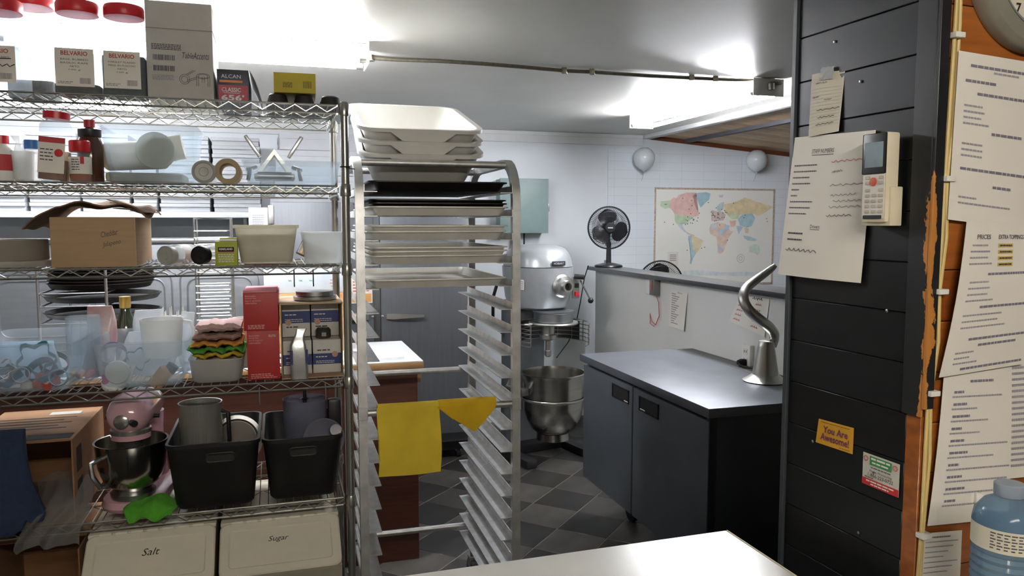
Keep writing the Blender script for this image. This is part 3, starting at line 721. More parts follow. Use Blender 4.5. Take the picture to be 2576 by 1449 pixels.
# ================================================================== BACK OF THE KITCHEN (seen through the shelving)
# steel prep cabinet behind the counter, with pressed panels
pb = CBB + 0.92
pa1 = ROOM.hit(668, 760, pb)[0]
prep = thing('prep_cabinet', 'stainless prep cabinet with pressed rounded panels behind the brown counter', 'cabinet', ROOM.w(pa1, pb, 0), ROOM.th)
pz = ROOM.hit(500, 610, pb)[1]
PSTEEL = M('prep_steel', '#82868b', 0.42, 0.6, noise=0.08, scale=4, stretch=(1, 1, 10))
MB().box(-2.6, 0, 0, 0.35, 0, pz, 0.006).build('body', PSTEEL, prep)
for k in range(6):
    x1 = -0.03 - k * 0.43
    for g, (z0, z1) in enumerate(((pz - 0.50, pz - 0.15), (pz - 1.0, pz - 0.54))):
        mb = MB()
        for q, m_ in enumerate((0.0, 0.035)):
            w = 0.39 - 2 * m_; h_ = (z1 - z0) - 2 * m_; cx = x1 - 0.195; cz = (z0 + z1) / 2
            pts = [(x + cx, -0.004, y + cz) for x, y, _ in rr(w, h_, 0.05, 0, 5)]
            mb.tube(pts, 0.0045, 6, closed=True)
        mb.build('pressed_panel', PSTEEL, prep)
MB().box(-2.6, 0.005, -0.02, 0.36, pz, pz + 0.02, 0.004).build('rim', STEELH, prep)
# wall shelf with pizza boxes
WSB = 5.20
wz = ROOM.hit(500, 533, WSB)[1]
wa1 = ROOM.hit(652, 540, WSB)[0]
ws = thing('wall_shelf', 'white wall shelf holding rows of pizza boxes', 'shelf', ROOM.w(0, 0, 0), ROOM.th)
MB().box(AL + 0.1, wa1, WSB - 0.02, BW - 0.007, wz - 0.036, wz, 0.004).build('board', M('shelf_white', '#dcdfe2', 0.4), ws)
for a in (wa1 - 0.1, wa1 - 1.1, wa1 - 2.1):
    mb = MB(); mb.prism([(0, 0), (0.03, 0), (0.03, 0.25), (0, 0.25)], 0, 0.01); 
    mb = MB(); mb.add([(a, BW - 0.01, wz - 0.3), (a + 0.02, BW - 0.01, wz - 0.3), (a + 0.02, BW - 0.01, wz - 0.037), (a, BW - 0.01, wz - 0.037), (a, WSB + 0.1, wz - 0.06), (a + 0.02, WSB + 0.1, wz - 0.06), (a + 0.02, WSB + 0.1, wz - 0.037), (a, WSB + 0.1, wz - 0.037)],
                    [(0, 1, 2, 3), (4, 5, 6, 7), (0, 4, 5, 1), (2, 6, 7, 3), (0, 3, 7, 4), (1, 5, 6, 2)]); mb.build('bracket', WHITE_PAINT, ws, smooth=False)
PBOX = M('pizza_box_card', '#aeb1b5', 0.7, noise=0.03)
edges = [(-70, 62), (66, 198), (202, 326), (330, 394), (398, 528), (533, 656)]
cols = []
BH = 0.0545
for i, (p0, p1) in enumerate(edges):
    c, w = span(ROOM, p0, p1, 430, WSB); cols.append((c, w))
    w -= 0.012
    mb = MB(); mb.box(-w / 2, w / 2, 0, 0.36, 0.0, BH - 0.012, 0.002, 1)
    mb.box(-w / 2 - 0.003, w / 2 + 0.003, -0.014, 0.362, BH - 0.026, BH - 0.0045, 0.002, 1)
    me = mb.mesh('pizza_box', PBOX)
    n = (8, 9, 9, 8, 9, 9)[i]
    for k in range(n):
        o = bpy.data.objects.new('pizza_box', me); col.objects.link(o)
        o.location = ROOM.w(c + random.uniform(-.003, .003), WSB + random.uniform(0.0, 0.018), wz + 0.001 + k * (BH - 0.003)); o.rotation_euler = (0, 0, ROOM.th + R(random.uniform(-0.6, 0.6)))
        ordn = ('lowest', 'second', 'third', 'fourth', 'fifth', 'sixth', 'seventh', 'eighth', 'ninth')
        stk = ('nearest the fridge', 'second from the fridge', 'third from the fridge', 'fourth from the fridge', 'fifth from the fridge', 'farthest from the fridge')[len(edges) - 1 - i]
        tag(o, ('white pizza box on top of the stack ' if k == n - 1 else 'white pizza box, %s up in the stack ' % ordn[k] if k else 'white pizza box at the bottom of the stack ') + stk, 'box', 'pizza boxes on the wall shelf')
# wide cartons lying on top of the fridge
c0, cw = span(ROOM, 690, 900, 420, FB + 0.1)
for k, (h, lab) in enumerate(((0.13, 'wide white carton directly on top of the fridge'), (0.15, 'wide white carton in the middle of the pile on the fridge'), (0.1, 'flat white carton topping the pile on the fridge'))):
    zb = fz1 + 0.001 + (0, 0.132, 0.284)[k]
    t = thing('carton', lab, 'box', ROOM.w(c0 + 0.015 * k, FB + 0.3, zb), ROOM.th + R((1, -2, 1.5)[k]))
    MB().box(-cw / 2, cw / 2, -0.2, 0.2, 0, h, 0.003).build('body', PBOX, t)
    MB().box(-cw / 2 - 0.003, cw / 2 + 0.003, -0.203, 0.203, h - 0.035, h + 0.001, 0.003).build('lid', PBOX, t)

# ================================================================== GOODS ON THE WIRE SHELVING
rnd = random.Random(3)
def item(name, label, cat, pl, pr, py, b0, depth, z, rz=0.0, group=None, lift=0.001):
    c, w = span(SH, pl, pr, py, b0)
    return thing(name, label, cat, SH.w(c, b0 + depth / 2, z + lift), SH.th + rz, group), w
def top(px, py, b, z): return SH.hit(px, py, b)[1] - z
def stroke(parent, mat, pts, y, r=0.0006, name='handwriting'):
    return MB().tube([(p[0], y, p[1]) for p in pts], r, 4).build(name, mat, parent, smooth=False)
def box_body(t, w, d, h, mat, name='body', bev=0.002): return MB().box(-w / 2, w / 2, -d / 2, d / 2, 0, h, bev).build(name, mat, t)

# ---- shelf 1: spice jars with red lids
def spice_jar(lab, pl, pr, b0, ytop, fill, fillmat, lines, label_px=None, lean=0.0, lidw=0.46, wash=False):
    t, w = item('spice_jar', lab, 'jar', pl, pr, 180, b0, 0.125, Z1, group='big spice jars on the top shelf')
    h = top((pl + pr) / 2, ytop, b0 + 0.06, Z1); d = 0.125; n = 4; s = w
    body = MB(); bz = h - 0.035
    body.loft([rr(s * .93, d * .93, 0.02, 0, n), rr(s, d, 0.022, 0.008, n), rr(s, d, 0.024, bz * 0.72, n), rr(s * .9, d * .9, 0.04, bz * 0.86, n), rr(s * .84, s * .84, s * .42, bz * 0.93, n), rr(s * .84, s * .84, s * .42, bz + 0.012, n)], cap1=False)
    body.build('body', CLEAR, t)
    if fill: MB().loft([rr(s * .9, d * .88, 0.018, 0.004, n), rr(s * .95, d * .93, 0.02, 0.01, n), rr(s * .95, d * .93, 0.02, fill, n)]).build('contents', fillmat, t)
    lid = MB(); r = s * lidw
    lid.lathe([(r, bz + 0.002), (r * 1.02, bz + 0.004), (r * 1.02, h - 0.006), (r * .97, h), (0.002, h)], 32, cap1=False); lid.build('lid', REDP, t)
    if lines is None: return t
    lb = MB().box(-w * 0.41, w * 0.41, -d / 2 - 0.0012, -d / 2 - 0.0004, 0.022, bz * 0.55, 0.0).build('paper_label', PAPER, t, smooth=False)
    y = -d / 2 - 0.0018; zt = bz * 0.55
    text('BELVARIO', M('label_red', '#b8484a', 0.7), lb, (0, y, zt - 0.014), width=w * 0.56, height=0.012, bold=0.02)
    for i, l in enumerate(lines): text(l, INK, lb, (0, y, zt - 0.031 - i * 0.0095), width=min(w * 0.6, 0.0058 * len(l)), height=0.005)
    dashes(lb, INKL, barcode(w * 0.1, w * 0.33, 0.03, 0.046, rnd), y)
    dashes(lb, INKL, words(-w * 0.37, -w * 0.05, 0.034, 0.002, rnd) + words(-w * 0.37, -w * 0.1, 0.03, 0.002, rnd), y)
    return t, lb, w, y, zt
HERB = M('dried_herbs', '#3f3a2c', 0.9, noise=0.5, scale=120)
HERBG = M('dried_parsley', '#33443a', 0.9, noise=0.5, scale=120)
t, lb, w, y, zt = spice_jar('red-lidded spice jar with a handwritten oregano label beside the basil jar', -78, 52, 0.01, 2, 0.0, HERB, ['OREGANO RUBBED'])
stroke(lb, BLACKINK, [(-0.03 + 0.006 * i, zt - 0.052 + 0.004 * math.sin(i * 2.1)) for i in range(14)], y - 0.0004, 0.0011)
stroke(lb, BLACKINK, [(-0.035, zt - 0.036), (0.04, zt - 0.034)], y - 0.0004, 0.0011)
spice_jar('red-lidded clear spice jar with brown herbs behind the oregano jar', 8, 134, 0.16, -8, 0.055, HERB, None)
spice_jar('red-lidded spice jar labelled basil, low on brown herbs', 128, 248, 0.03, 8, 0.03, HERB, ['BASIL RUBBED', 'BASILIC RAPE', 'NETO', '100 g'])
spice_jar('red-lidded spice jar labelled parsley beside the tall white carton', 251, 364, 0.03, 18, 0.115, HERBG, ['PARSLEY FLAKED', 'PERSIL EN FLOCONS', 'NETO', '120 g'])
# tall white carton
GREYC = M('white_carton', '#b9b7b2', 0.8, noise=0.04, scale=30)
t, w = item('carton', 'tall pale grey carton printed with table ring drawings on the top shelf', 'box', 368, 536, 150, 0.05, 0.24, Z1)
h = top(450, 6, 0.05, Z1); box_body(t, w, 0.24, h, GREYC, bev=0.003); y = -0.1212
MB().box(-w * 0.5 - .001, w * 0.5 + .001, -0.1215, 0.1, h * 0.72, h * 0.725).build('flap_seam', M('seam', '#8d8b86', 0.9), t, smooth=False)
text('Table', INK, t, (w * 0.12, y, h * 0.46), width=w * 0.17, height=0.017, shear=0.3)
text('Accents', INK, t, (w * 0.32, y, h * 0.462), width=w * 0.24, height=0.02, shear=0.3)
dashes(t, INK, sum((words(-w * .42, w * .02, h * (.56 - .016 * i), 0.0022, rnd) for i in range(4)), []), y)
dashes(t, INK, barcode(-w * .40, -w * .08, h * .40, h * .455, rnd) + barcode(-w * .40, -w * .08, h * .29, h * .345, rnd), y)
dashes(t, INKL, sum((words(-w * .42, -w * .1, h * (.245 - .014 * i), 0.002, rnd) for i in range(4)), []), y)
def ring(cx, cz, rx, rz, n=20): return [(cx + rx * math.cos(2 * math.pi * i / n), cz + rz * math.sin(2 * math.pi * i / n)) for i in range(n + 1)]
for q in (0.014, 0.009): stroke(t, INK, ring(w * 0.06, h * .215, q, q), y, 0.0005, 'ring_drawing')
for dx in (0, 0.006): stroke(t, INK, [(w * .06 + 0.003 + dx, h * .215 + 0.013), (w * .06 + 0.024 + dx, h * .31)], y, 0.0005, 'ring_drawing'); stroke(t, INK, [(w * .1, h * .19 + dx * .8), (w * .24, h * .225 + dx * .8)], y, 0.0005, 'ring_drawing')
for q in (1, 0.7): stroke(t, INK, ring(w * 0.34, h * .255, 0.018 * q, 0.008 * q), y, 0.0005, 'ring_drawing')
for dx in (-0.018, -0.013, 0.013, 0.018, -0.003, 0.003): stroke(t, INK, [(w * .34 + dx, h * .25), (w * .34 + dx, h * .15 if abs(dx) > .01 else h * .19)], y, 0.0005, 'ring_drawing')
# foil box
NAVY = M('navy_card', '#2a2d3a', 0.45); FRED = M('foil_red', '#a5213a', 0.45)
t, w = item('foil_box', 'navy and red aluminium foil box with an open flap on the top shelf', 'box', 546, 626, 210, 0.05, 0.34, Z1)
h = top(585, 176, 0.05, Z1)
box_body(t, w, 0.34, h, NAVY, bev=0.001)
MB().box(-w * .46, w * .46, -0.1712, -0.1702, 0.0, h * 0.52).build('red_panel', FRED, t, smooth=False)
MB().box(-w * .42, w * .30, -0.1712, -0.1702, h * 0.60, h * 0.67).build('orange_strip', M('foil_orange', '#d07a4a', 0.5), t, smooth=False)
WL = M('white_print', '#d9d9dd', 0.6)
text('ALCAN', M('silver_print', '#a9adb8', 0.4, 0.4), t, (-w * .06, -0.1717, h * .79), width=w * .62, height=0.011)
text('CLASSIC', WL, t, (-w * .06, -0.1719, h * .38), width=w * .6, height=0.0125, bold=0.02)
dashes(t, WL, words(-w * .3, w * .2, h * .28, 0.0018, rnd), -0.1718)
text("656'", WL, t, (-w * .02, -0.1719, h * .14), width=w * .72, height=0.0165, bold=0.03)
mb = MB(); mb.sheet(lambda u, v: (w / 2 + 0.003 + 0.035 * v, -0.168 + 0.33 * u, h * (1 - v) * 1.0 + 0.012 * math.sin(3.1 * v)), 4, 6, 0.0015); mb.build('open_flap', M('flap_print', '#c9c4c4', 0.5, noise=0.5, scale=40), t)
# inverted muffin tray and the yellow box on it
DARKM = M('dark_bakeware', '#2c2b2b', 0.5, 0.2, noise=0.2)
t, w = item('muffin_tray', 'dark muffin tray lying upside down on the top shelf', 'baking tray', 672, 860, 255, 0.05, 0.28, Z1)
MB().loft([rr(w, 0.28, 0.02, 0.0), rr(w, 0.28, 0.02, 0.004)]).build('plate', DARKM, t)
cup = MB().lathe([(0.034, 0.003), (0.033, 0.006), (0.027, 0.032), (0.022, 0.036), (0.001, 0.036)], 20, cap1=False).mesh('cup', DARKM)
for i in range(3):
    for j in range(3): share(cup, 'cup', t, (-w * 0.36 + i * w * .36, -0.09 + j * 0.09, 0.001))
YB = M('yellow_card', '#b9a72c', 0.6, noise=0.04)
t, w = item('carton', 'yellow carton resting on the upturned muffin tray', 'box', 691, 797, 215, 0.06, 0.2, Z1, lift=0.0385, rz=R(-2))
h = top(745, 184, 0.06, Z1) - 0.038; box_body(t, w, 0.2, h, YB, bev=0.001)
dashes(t, M('olive_ink', '#6f6528', 0.7), barcode(w * .2, w * .4, h * .25, h * .6, rnd) + sum((words(-w * .28, -w * .06, h * (.5 - .07 * i), 0.0025, rnd) for i in range(4)), []), -0.1006)

# ---- shelf 2
def bottle(t, prof, mat, name='body', seg=28): return MB().lathe(prof, seg, cap1=False).build(name, mat, t)
t, w = item('spice_bottle', 'white bottle with a red label partly out of view on the second shelf', 'bottle', -28, 22, 400, 0.06, 0.055, Z2)
bottle(t, [(0.026, 0), (0.028, 0.004), (0.028, 0.085), (0.02, 0.1), (0.017, 0.11)], WHITEP); bottle(t, [(0.019, 0.105), (0.019, 0.128), (0.001, 0.129)], REDP, 'cap')
bottle(t, [(0.0284, 0.03), (0.0284, 0.075)], M('label_red2', '#b83a3f', 0.6), 'wrap_label')
t, w = item('plastic_cup', 'cloudy plastic tub holding icing tips beside the blue-capped bottle', 'tub', 24, 78, 420, 0.05, 0.06, Z2)
mb = MB(); vessel(mb, w, 0.06, 0.085, 0.02, 0.88, 0.0015, 0.002, 0.002); mb.build('body', CLEARM, t)
t, w = item('piping_bag', 'limp clear piping bag standing in a cloudy tub', 'bag', 30, 66, 420, 0.06, 0.04, Z2, lift=0.004)
mb = MB(); mb.loft([[(x * s + o, y * s, z) for x, y, _ in rr(0.03, 0.026, 0.012)] for s, z, o in ((1, 0.0, 0), (1.05, 0.05, 0), (0.9, 0.08, -.004), (.35, 0.105, -.006), (.75, 0.125, -.012))]); mb.build('film', CLEARM, t)
t, w = item('squeeze_bottle', 'small clear bottle with a bright blue cap on the second shelf', 'bottle', 60, 94, 420, 0.10, 0.04, Z2)
bottle(t, [(0.018, 0), (0.0195, 0.004), (0.0195, 0.085), (0.017, 0.095)], CLEARM); bottle(t, [(0.019, 0.096), (0.019, 0.121), (0.001, 0.122)], M('blue_cap', '#1f5f9e', 0.4), 'cap')
SPICE = M('ground_spice', '#8a5a3a', 0.9, noise=0.25, scale=80)
t, w = item('spice_shaker', 'tall clear spice shaker with a red lid and a pepper on its label, leaning', 'jar', 88, 160, 400, 0.02, 0.075, Z2)
hh = top(140, 285, 0.05, Z2)
t.rotation_euler = (0, R(4.5), SH.th); t.location.z += 0.003
mb = MB(); mb.loft([rr(0.07, 0.07, 0.015, 0), rr(0.074, 0.074, 0.016, 0.006), rr(0.074, 0.074, 0.018, hh * .8), rr(0.062, 0.062, 0.028, hh * .87), rr(0.062, 0.062, 0.03, hh * .95)], cap1=False); mb.build('body', CLEAR, t)
mb = MB(); mb.loft([rr(0.069, 0.069, 0.014, 0.003), rr(0.069, 0.069, 0.014, hh * .30)]); mb.build('contents', SPICE, t)
mb = MB(); mb.loft([rr(0.068, 0.068, 0.032, hh * .9), rr(0.068, 0.068, 0.032, hh)]); mb.build('lid', REDP, t)
lb = MB().box(-0.033, 0.033, -0.0384, -0.0374, 0.02, hh * .62).build('paper_label', PAPER, t, smooth=False)
dashes(lb, MATS['label_red2'], [(-0.033, 0.033, hh * .54, hh * .62)], -0.0388, 'red_band')
dashes(lb, INK, sum((words(-0.028, 0.004, hh * (.44 - .05 * i), 0.003, rnd) for i in range(4)), []), -0.0388)
MB().lathe([(0.009, -0.0005), (0.011, 0.0), (0.001, 0.0006)], 16, X=Matrix.Translation((0.018, -0.0388, hh * .40)) @ Matrix.Rotation(R(90), 4, 'X')).build('pepper_picture', REDP, lb)
t, w = item('spice_jar', 'squat red-lidded jar of orange spice on the second shelf', 'jar', 170, 222, 420, 0.02, 0.06, Z2)
bottle(t, [(0.027, 0), (0.029, 0.004), (0.029, 0.075), (0.024, 0.084)], CLEAR); bottle(t, [(0.026, 0.002), (0.0275, 0.005), (0.0275, 0.05), (0.001, 0.051)], M('paprika', '#a8542a', 0.9), 'contents')
bottle(t, [(0.026, 0.084), (0.0275, 0.086), (0.0275, 0.114), (0.025, 0.117), (0.001, 0.117)], REDP, 'lid'); bottle(t, [(0.0293, 0.022), (0.0293, 0.07)], PAPER, 'wrap_label')
dashes(t, INK, sum((words(-0.016, 0.004, 0.062 - .007 * i, 0.0022, rnd) for i in range(5)), []), -0.0302)
dashes(t, REDP, [(0.006, 0.016, 0.05, 0.07)], -0.0300, 'red_mark')
t, w = item('vanilla_bottle', 'tall brown vanilla bottle with a black shoulder and red cap', 'bottle', 190, 253, 400, 0.075, 0.07, Z2)
hb = top(220, 303, 0.11, Z2)
bottle(t, [(0.031, 0), (0.034, 0.005), (0.034, hb * .62), (0.026, hb * .74)], M('brown_glass', '#4a2c20', 0.12, noise=0.1)); bottle(t, [(0.0285, hb * .73), (0.031, hb * .75), (0.031, hb * .85), (0.016, hb * .88)], BLACKP, 'shoulder'); bottle(t, [(0.014, hb * .87), (0.015, hb), (0.001, hb)], M('dark_red_cap', '#a02030', 0.4), 'cap')
t, w = item('packet', 'thin orange paper packet wedged between spice jars', 'packet', 150, 169, 420, 0.05, 0.03, Z2)
MB().box(-0.012, 0.008, -0.014, 0.012, 0, 0.085, 0.003, X=Matrix.Rotation(R(6), 4, 'Y')).build('packet', M('packet_orange', '#cda26e', 0.7), t)
# clear tub of paper rolls
t, w = item('clear_tub', 'clear plastic tub full of cream paper rolls on the second shelf', 'tub', 248, 492, 400, 0.015, 0.30, Z2)
hc = top(480, 318, 0.02, Z2)
mb = MB(); vessel(mb, w, 0.30, hc, 0.03, 0.86, 0.002, 0.006, 0.004); mb.build('body', CLEAR, t)
cr = M('cream_paper', '#cdbf9f', 0.7, noise=0.05); ivory = M('ivory_lid', '#b9b59f', 0.5)
c = SH.hit(350, 400, 0.1)[0]
t = thing('paper_roll', 'cream paper roll lying in the clear tub', 'paper roll', SH.w(c - 0.01, 0.13, Z2 + 0.085), SH.th, 'rolls in the clear tub')
mb = MB(); mb.cyl((-0.085, 0.05, 0.0), (0.075, -0.02, 0.004), 0.043, seg=28); mb.build('roll', cr, t)
t = thing('paper_roll', 'pale paper roll propped on the others in the clear tub', 'paper roll', SH.w(c + 0.02, 0.22, Z2 + 0.105), SH.th, 'rolls in the clear tub')
mb = MB(); mb.cyl((-0.09, 0.0, -0.02), (0.09, 0.0, 0.02), 0.04, seg=28); mb.build('roll', M('pale_paper', '#ddd5bf', 0.7), t)
c2, z2 = SH.hit(393, 380, 0.08)
t = thing('round_tub', 'round ivory tub on its side with its lid facing out of the clear tub', 'tub', SH.w(c2, 0.07, z2), SH.th)
XR = Matrix.Rotation(R(90), 4, 'X')
mb = MB(); mb.lathe([(0.044, -0.09), (0.049, 0.0)], 32, X=XR); mb.build('body', cr, t)
mb = MB(); mb.lathe([(0.0525, 0.0), (0.0535, 0.003), (0.0535, 0.014), (0.051, 0.017), (0.001, 0.017)], 36, X=XR, cap1=False); mb.build('lid', ivory, t)
t = thing('paper_bundle', 'flat grey bundle at the bottom of the clear tub', 'bundle', SH.w(c2 - 0.03, 0.16, Z2 + 0.006), SH.th)
mb = MB(); mb.box(-0.11, 0.10, -0.08, 0.1, 0, 0.026, 0.008); mb.build('bundle', M('grey_bundle', '#a9a695', 0.7, noise=0.15, scale=30), t)
# jar end and paper roll
cj, zj_ = SH.hit(513, 437, 0.03); rj = 0.034
t = thing('jar', 'jar on its side showing a grey ringed lid beside the brown roll', 'jar', SH.w(cj, 0.03, Z2 + rj + 0.001), SH.th)
mb = MB(); mb.lathe([(rj * .96, -0.14), (rj * .96, 0.0)], 30, X=XR); mb.build('body', CLEARM, t)
mb = MB(); mb.lathe([(rj, -0.018), (rj, 0.002), (rj * .8, 0.006), (rj * .75, 0.003), (rj * .4, 0.003), (rj * .36, 0.005), (.001, 0.004)], 32, X=XR, cap1=False); mb.build('lid', M('grey_lid', '#9d9f98', 0.4), t)
cj = SH.hit(573, 437, 0.03)[0]; rj = 0.0375
t = thing('paper_roll', 'brown paper roll on its side with a hollow core', 'paper roll', SH.w(cj, 0.03, Z2 + rj + 0.001), SH.th)
mb = MB(); mb.lathe([(rj, -0.13), (rj, 0.0), (rj * .62, 0.0), (rj * .62, -0.13)], 36, X=XR, closed=True); mb.build('roll', M('kraft_roll', '#a08f70', 0.8), t)
# clear tub with metal tomato slicer
t, w = item('clear_tub', 'low clear plastic tub with a metal slicer in it on the second shelf', 'tub', 612, 856, 430, 0.02, 0.26, Z2)
hc = top(730, 405, 0.02, Z2)
mb = MB(); vessel(mb, w, 0.26, hc, 0.025, 0.93, 0.002, 0.005, 0.004); mb.build('body', CLEAR, t)
cx, _ = SH.hit(690, 400, 0.1)
sl_ = thing('vegetable_slicer', 'steel hand slicer with a ridged roof and two raised handles in a clear tub', 'slicer', SH.w(cx, 0.12, Z2 + 0.006), SH.th)
mb = MB(); mb.prism([(-0.055, 0.03), (0.0, 0.105), (0.055, 0.03), (0.045, 0.024), (0.0, 0.088), (-0.045, 0.024)], -0.05, 0.05); mb.build('roof', ALU, sl_)
mb = MB(); mb.box(-0.06, 0.06, -0.055, 0.055, 0.012, 0.03, 0.004); mb.build('base_frame', ALU, sl_)
MB().cyl((-0.05, -0.05, 0.022), (0.05, -0.05, 0.022), 0.013, seg=16).build('roller', STEELH, sl_)
for s in (-1, 1):
    mb = MB(); mb.box(-0.006, 0.006, -0.007, 0.007, 0.0, 0.078, 0.003, X=Matrix.Translation((s * 0.042, -0.01, 0.082)) @ Matrix.Rotation(R(s * 33), 4, 'Y')); mb.build('handle', STEELH, sl_)
    mb = MB(); mb.tube([(s * 0.07, -0.05, 0.045), (s * 0.078, -0.056, 0.008)], 0.006, 8); mb.build('leg', STEELH, sl_)
    mb = MB(); mb.cyl((s * 0.055, -0.03, 0.05), (s * 0.078, -0.05, 0.04), 0.007); mb.build('hinge_bolt', STEELH, sl_)

# ---- shelf 3
CB_ = M('cake_board', '#7f776c', 0.8, noise=0.1)
cx = SH.hit(20, 630, 0.12)[0]
t = thing('cake_tin', 'round grey-brown cake tin at the end of the third shelf', 'cake tin', SH.w(cx - 0.025, 0.2, Z3 + 0.001), SH.th)
mb = MB(); mb.lathe([(0.108, 0.018), (0.108, 0.075), (0.106, 0.078), (0.104, 0.075), (0.104, 0.02), (0.001, 0.02)], 36, cap0=False, cap1=False); mb.build('wall', CB_, t)
mb = MB(); mb.lathe([(0.135, 0.0), (0.137, 0.004), (0.135, 0.017), (0.10, 0.019)], 36); mb.build('base_plate', M('tin_base', '#9a948a', 0.6), t)
# brown carton with crumpled flaps
t, w = item('carton', 'brown cardboard box with torn folded flaps and pen writing on the third shelf', 'box', 126, 342, 610, 0.025, 0.30, Z3)
hb = top(240, 547, 0.025, Z3)
box_body(t, w, 0.30, hb, CARD, bev=0.003)
mb = MB(); mb.box(w * .5 - 0.002, w * .5 + 0.0, -0.15, 0.15, 0.0, hb, 0.0005, 1); mb.build('taped_side', M('pale_card', '#b39c86', 0.7), t)
FL = M('flap_card', '#6f543c', 0.9, noise=0.2, scale=18)
def crump(u, v):
    x = -w / 2 - 0.065 + (w + 0.095) * u; yy = -0.16 + 0.32 * v
    z = hb + 0.012 + 0.02 * math.sin(u * 3.0) + 0.006 * math.sin(u * 17 + v * 5) + 0.006 * math.cos(v * 9) + 0.014 * v
    if u < 0.26: z -= (0.26 - u) * 0.20
    if u > 0.93: z -= (u - 0.93) * 0.2
    return (x, yy, z)
MB().sheet(crump, 26, 10, 0.004).build('top_flap', FL, t)
for q in range(3):
    MB().sheet(lambda u, v: (w / 2 - 0.06 + 0.09 * u - 0.008 * q, -0.13 + 0.25 * v, hb + 0.026 + 0.008 * q + 0.01 * math.sin(u * 2 + q) - 0.02 * u), 6, 3, 0.0025).build('torn_flap', M('torn_card', '#9d8468', 0.9), t)
text('Cheddar', INK, t, (w * .19, -0.1512, hb * .68), width=0.045, height=0.016, shear=0.35, rot=(R(90), R(-12), 0)).name = 'handwriting'
text('Jalapeno', INK, t, (w * .21, -0.1512, hb * .47), width=0.05, height=0.017, shear=0.35, rot=(R(90), R(-12), 0)).name = 'handwriting'
# jars on their sides
def lying_jar(lab, px, py, r, L, lidm, bodym, labm, yaw):
    c, z = SH.hit(px, py, 0.03)
    t = thing('jar', lab, 'jar', SH.w(c, 0.04, Z3 + r + 0.001), SH.th + yaw)
    mb = MB(); mb.lathe([(r * .9, -L), (r, -L + 0.006), (r, -0.03), (r * .86, -0.018), (r * .84, -0.01)], 30, X=XR); mb.build('body', bodym, t)
    mb = MB(); mb.lathe([(r * .92, -0.016), (r * .94, 0.004), (r * .86, 0.008), (r * .8, 0.004), (r * .4, 0.004), (r * .36, 0.006), (0.001, 0.005)], 32, X=XR, cap1=False); mb.build('lid', lidm, t)
    mb = MB(); mb.lathe([(r * 1.012, -L * .75), (r * 1.012, -0.045)], 30, X=XR, cap0=False, cap1=False); mb.build('wrap_label', labm, t)
lying_jar('grey-lidded jar on its side next to the brown cardboard box', 418, 640, 0.031, 0.12, MATS['grey_lid'], CLEARM, M('orange_white_label', '#e0c4a4', 0.6, noise=0.3, scale=9, c2='#e4e6ea'), R(-28))
lying_jar('jar on its side with a glossy black lid next to the yellow-green box', 503, 640, 0.031, 0.13, BLACKP, CLEARM, M('grey_label', '#8f949a', 0.5), R(-28))
for pl_, pr_, lab in ((440, 475, 'crumpled clear wrap between the two lying jars'), (365, 392, 'crumpled clear wrap at the foot of the brown cardboard box')):
    t, w = item('plastic_wrap', lab, 'plastic wrap', pl_, pr_, 655, 0.06, 0.05, Z3)
    MB().sheet(lambda u, v: (-w / 2 + w * u, -0.03 + 0.06 * v, 0.004 + 0.008 * abs(math.sin(u * 9 + v * 4)) + 0.006 * abs(math.cos(v * 11 + u * 3))), 14, 10, 0.0006).build('film', FILM, t)
KG = M('lime_card', '#9aa526', 0.55)
t, w = item('carton', 'small yellow-green carton with a black name panel on the third shelf', 'box', 541, 597, 630, 0.02, 0.06, Z3)
hb = top(570, 608, 0.02, Z3); box_body(t, w, 0.06, hb, KG, bev=0.001)
MB().box(-w / 2 + 0.012, w / 2 - 0.001, -0.028, 0.03, hb + 0.0005, hb + 0.006, 0.001).build('tuck_flap', PAPER, t); MB().box(-w / 2 + 0.012, w / 2 - 0.001, -0.0, 0.03, hb + 0.006, hb + 0.010, 0.001).build('tuck_flap', KG, t)
MB().box(-w * .37, w * .35, -0.0312, -0.0302, hb * .56, hb * .76).build('name_panel', BLACKINK, t, smooth=False); text('KIRKLAND', PAPER, t, (-w * .01, -0.0316, hb * .68), width=w * .6, height=0.006, bold=0.03)
dashes(t, REDP, [(-w * .37, w * .35, hb * .55, hb * .575)], -0.0316, 'red_line'); dashes(t, PAPER, sum((words(-w * .36, w * .34, hb * (.46 - .075 * i), 0.0022, rnd) for i in range(5)), []), -0.0312)
t, w = item('plastic_bin', 'cream translucent bin filled with flour on the third shelf', 'tub', 590, 748, 600, 0.03, 0.2, Z3)
hb = top(670, 567, 0.03, Z3); mb = MB(); vessel(mb, w, 0.2, hb, 0.03, 0.84, 0.0025, 0.006, 0.01); mb.build('body', M('cream_plastic', '#e6e2d4', 0.4, clear=0.12), t)
mb = MB(); mb.loft([rr(w * .82, .164, .03, 0.004), rr(w * .93, .186, .03, hb * .78)]); mb.build('contents', M('flour_fill', '#e6e1d2', 0.9), t)
t, w = item('clear_tub', 'clear plastic tub holding a grater on the third shelf', 'tub', 762, 868, 620, 0.02, 0.22, Z3)
w = max(w, 0.1); hb = top(820, 585, 0.02, Z3); mb = MB(); vessel(mb, w, 0.2, hb, 0.02, 0.9, 0.002, 0.004, 0.006); mb.build('body', CLEARM, t)
ca, za = SH.hit(822, 585, 0.1)
t = thing('grater', 'flat steel grater leaning out of the clear tub', 'grater', SH.w(ca + 0.0, 0.1, Z3 + 0.012), rot=(R(-8), R(-64), SH.th))
mb = MB(); mb.box(-0.02, 0.02, -0.002, 0.002, 0.0, 0.09, 0.001, 1); mb.build('plate', M('grater_gold', '#9a8a66', 0.35, 0.9), t)
mb = MB(); mb.tube([(-0.022, 0, 0.0), (-0.022, 0, 0.095), (0.022, 0, 0.095), (0.022, 0, 0.0)], 0.003, 8); mb.build('frame', CHROME, t)
mb = MB()
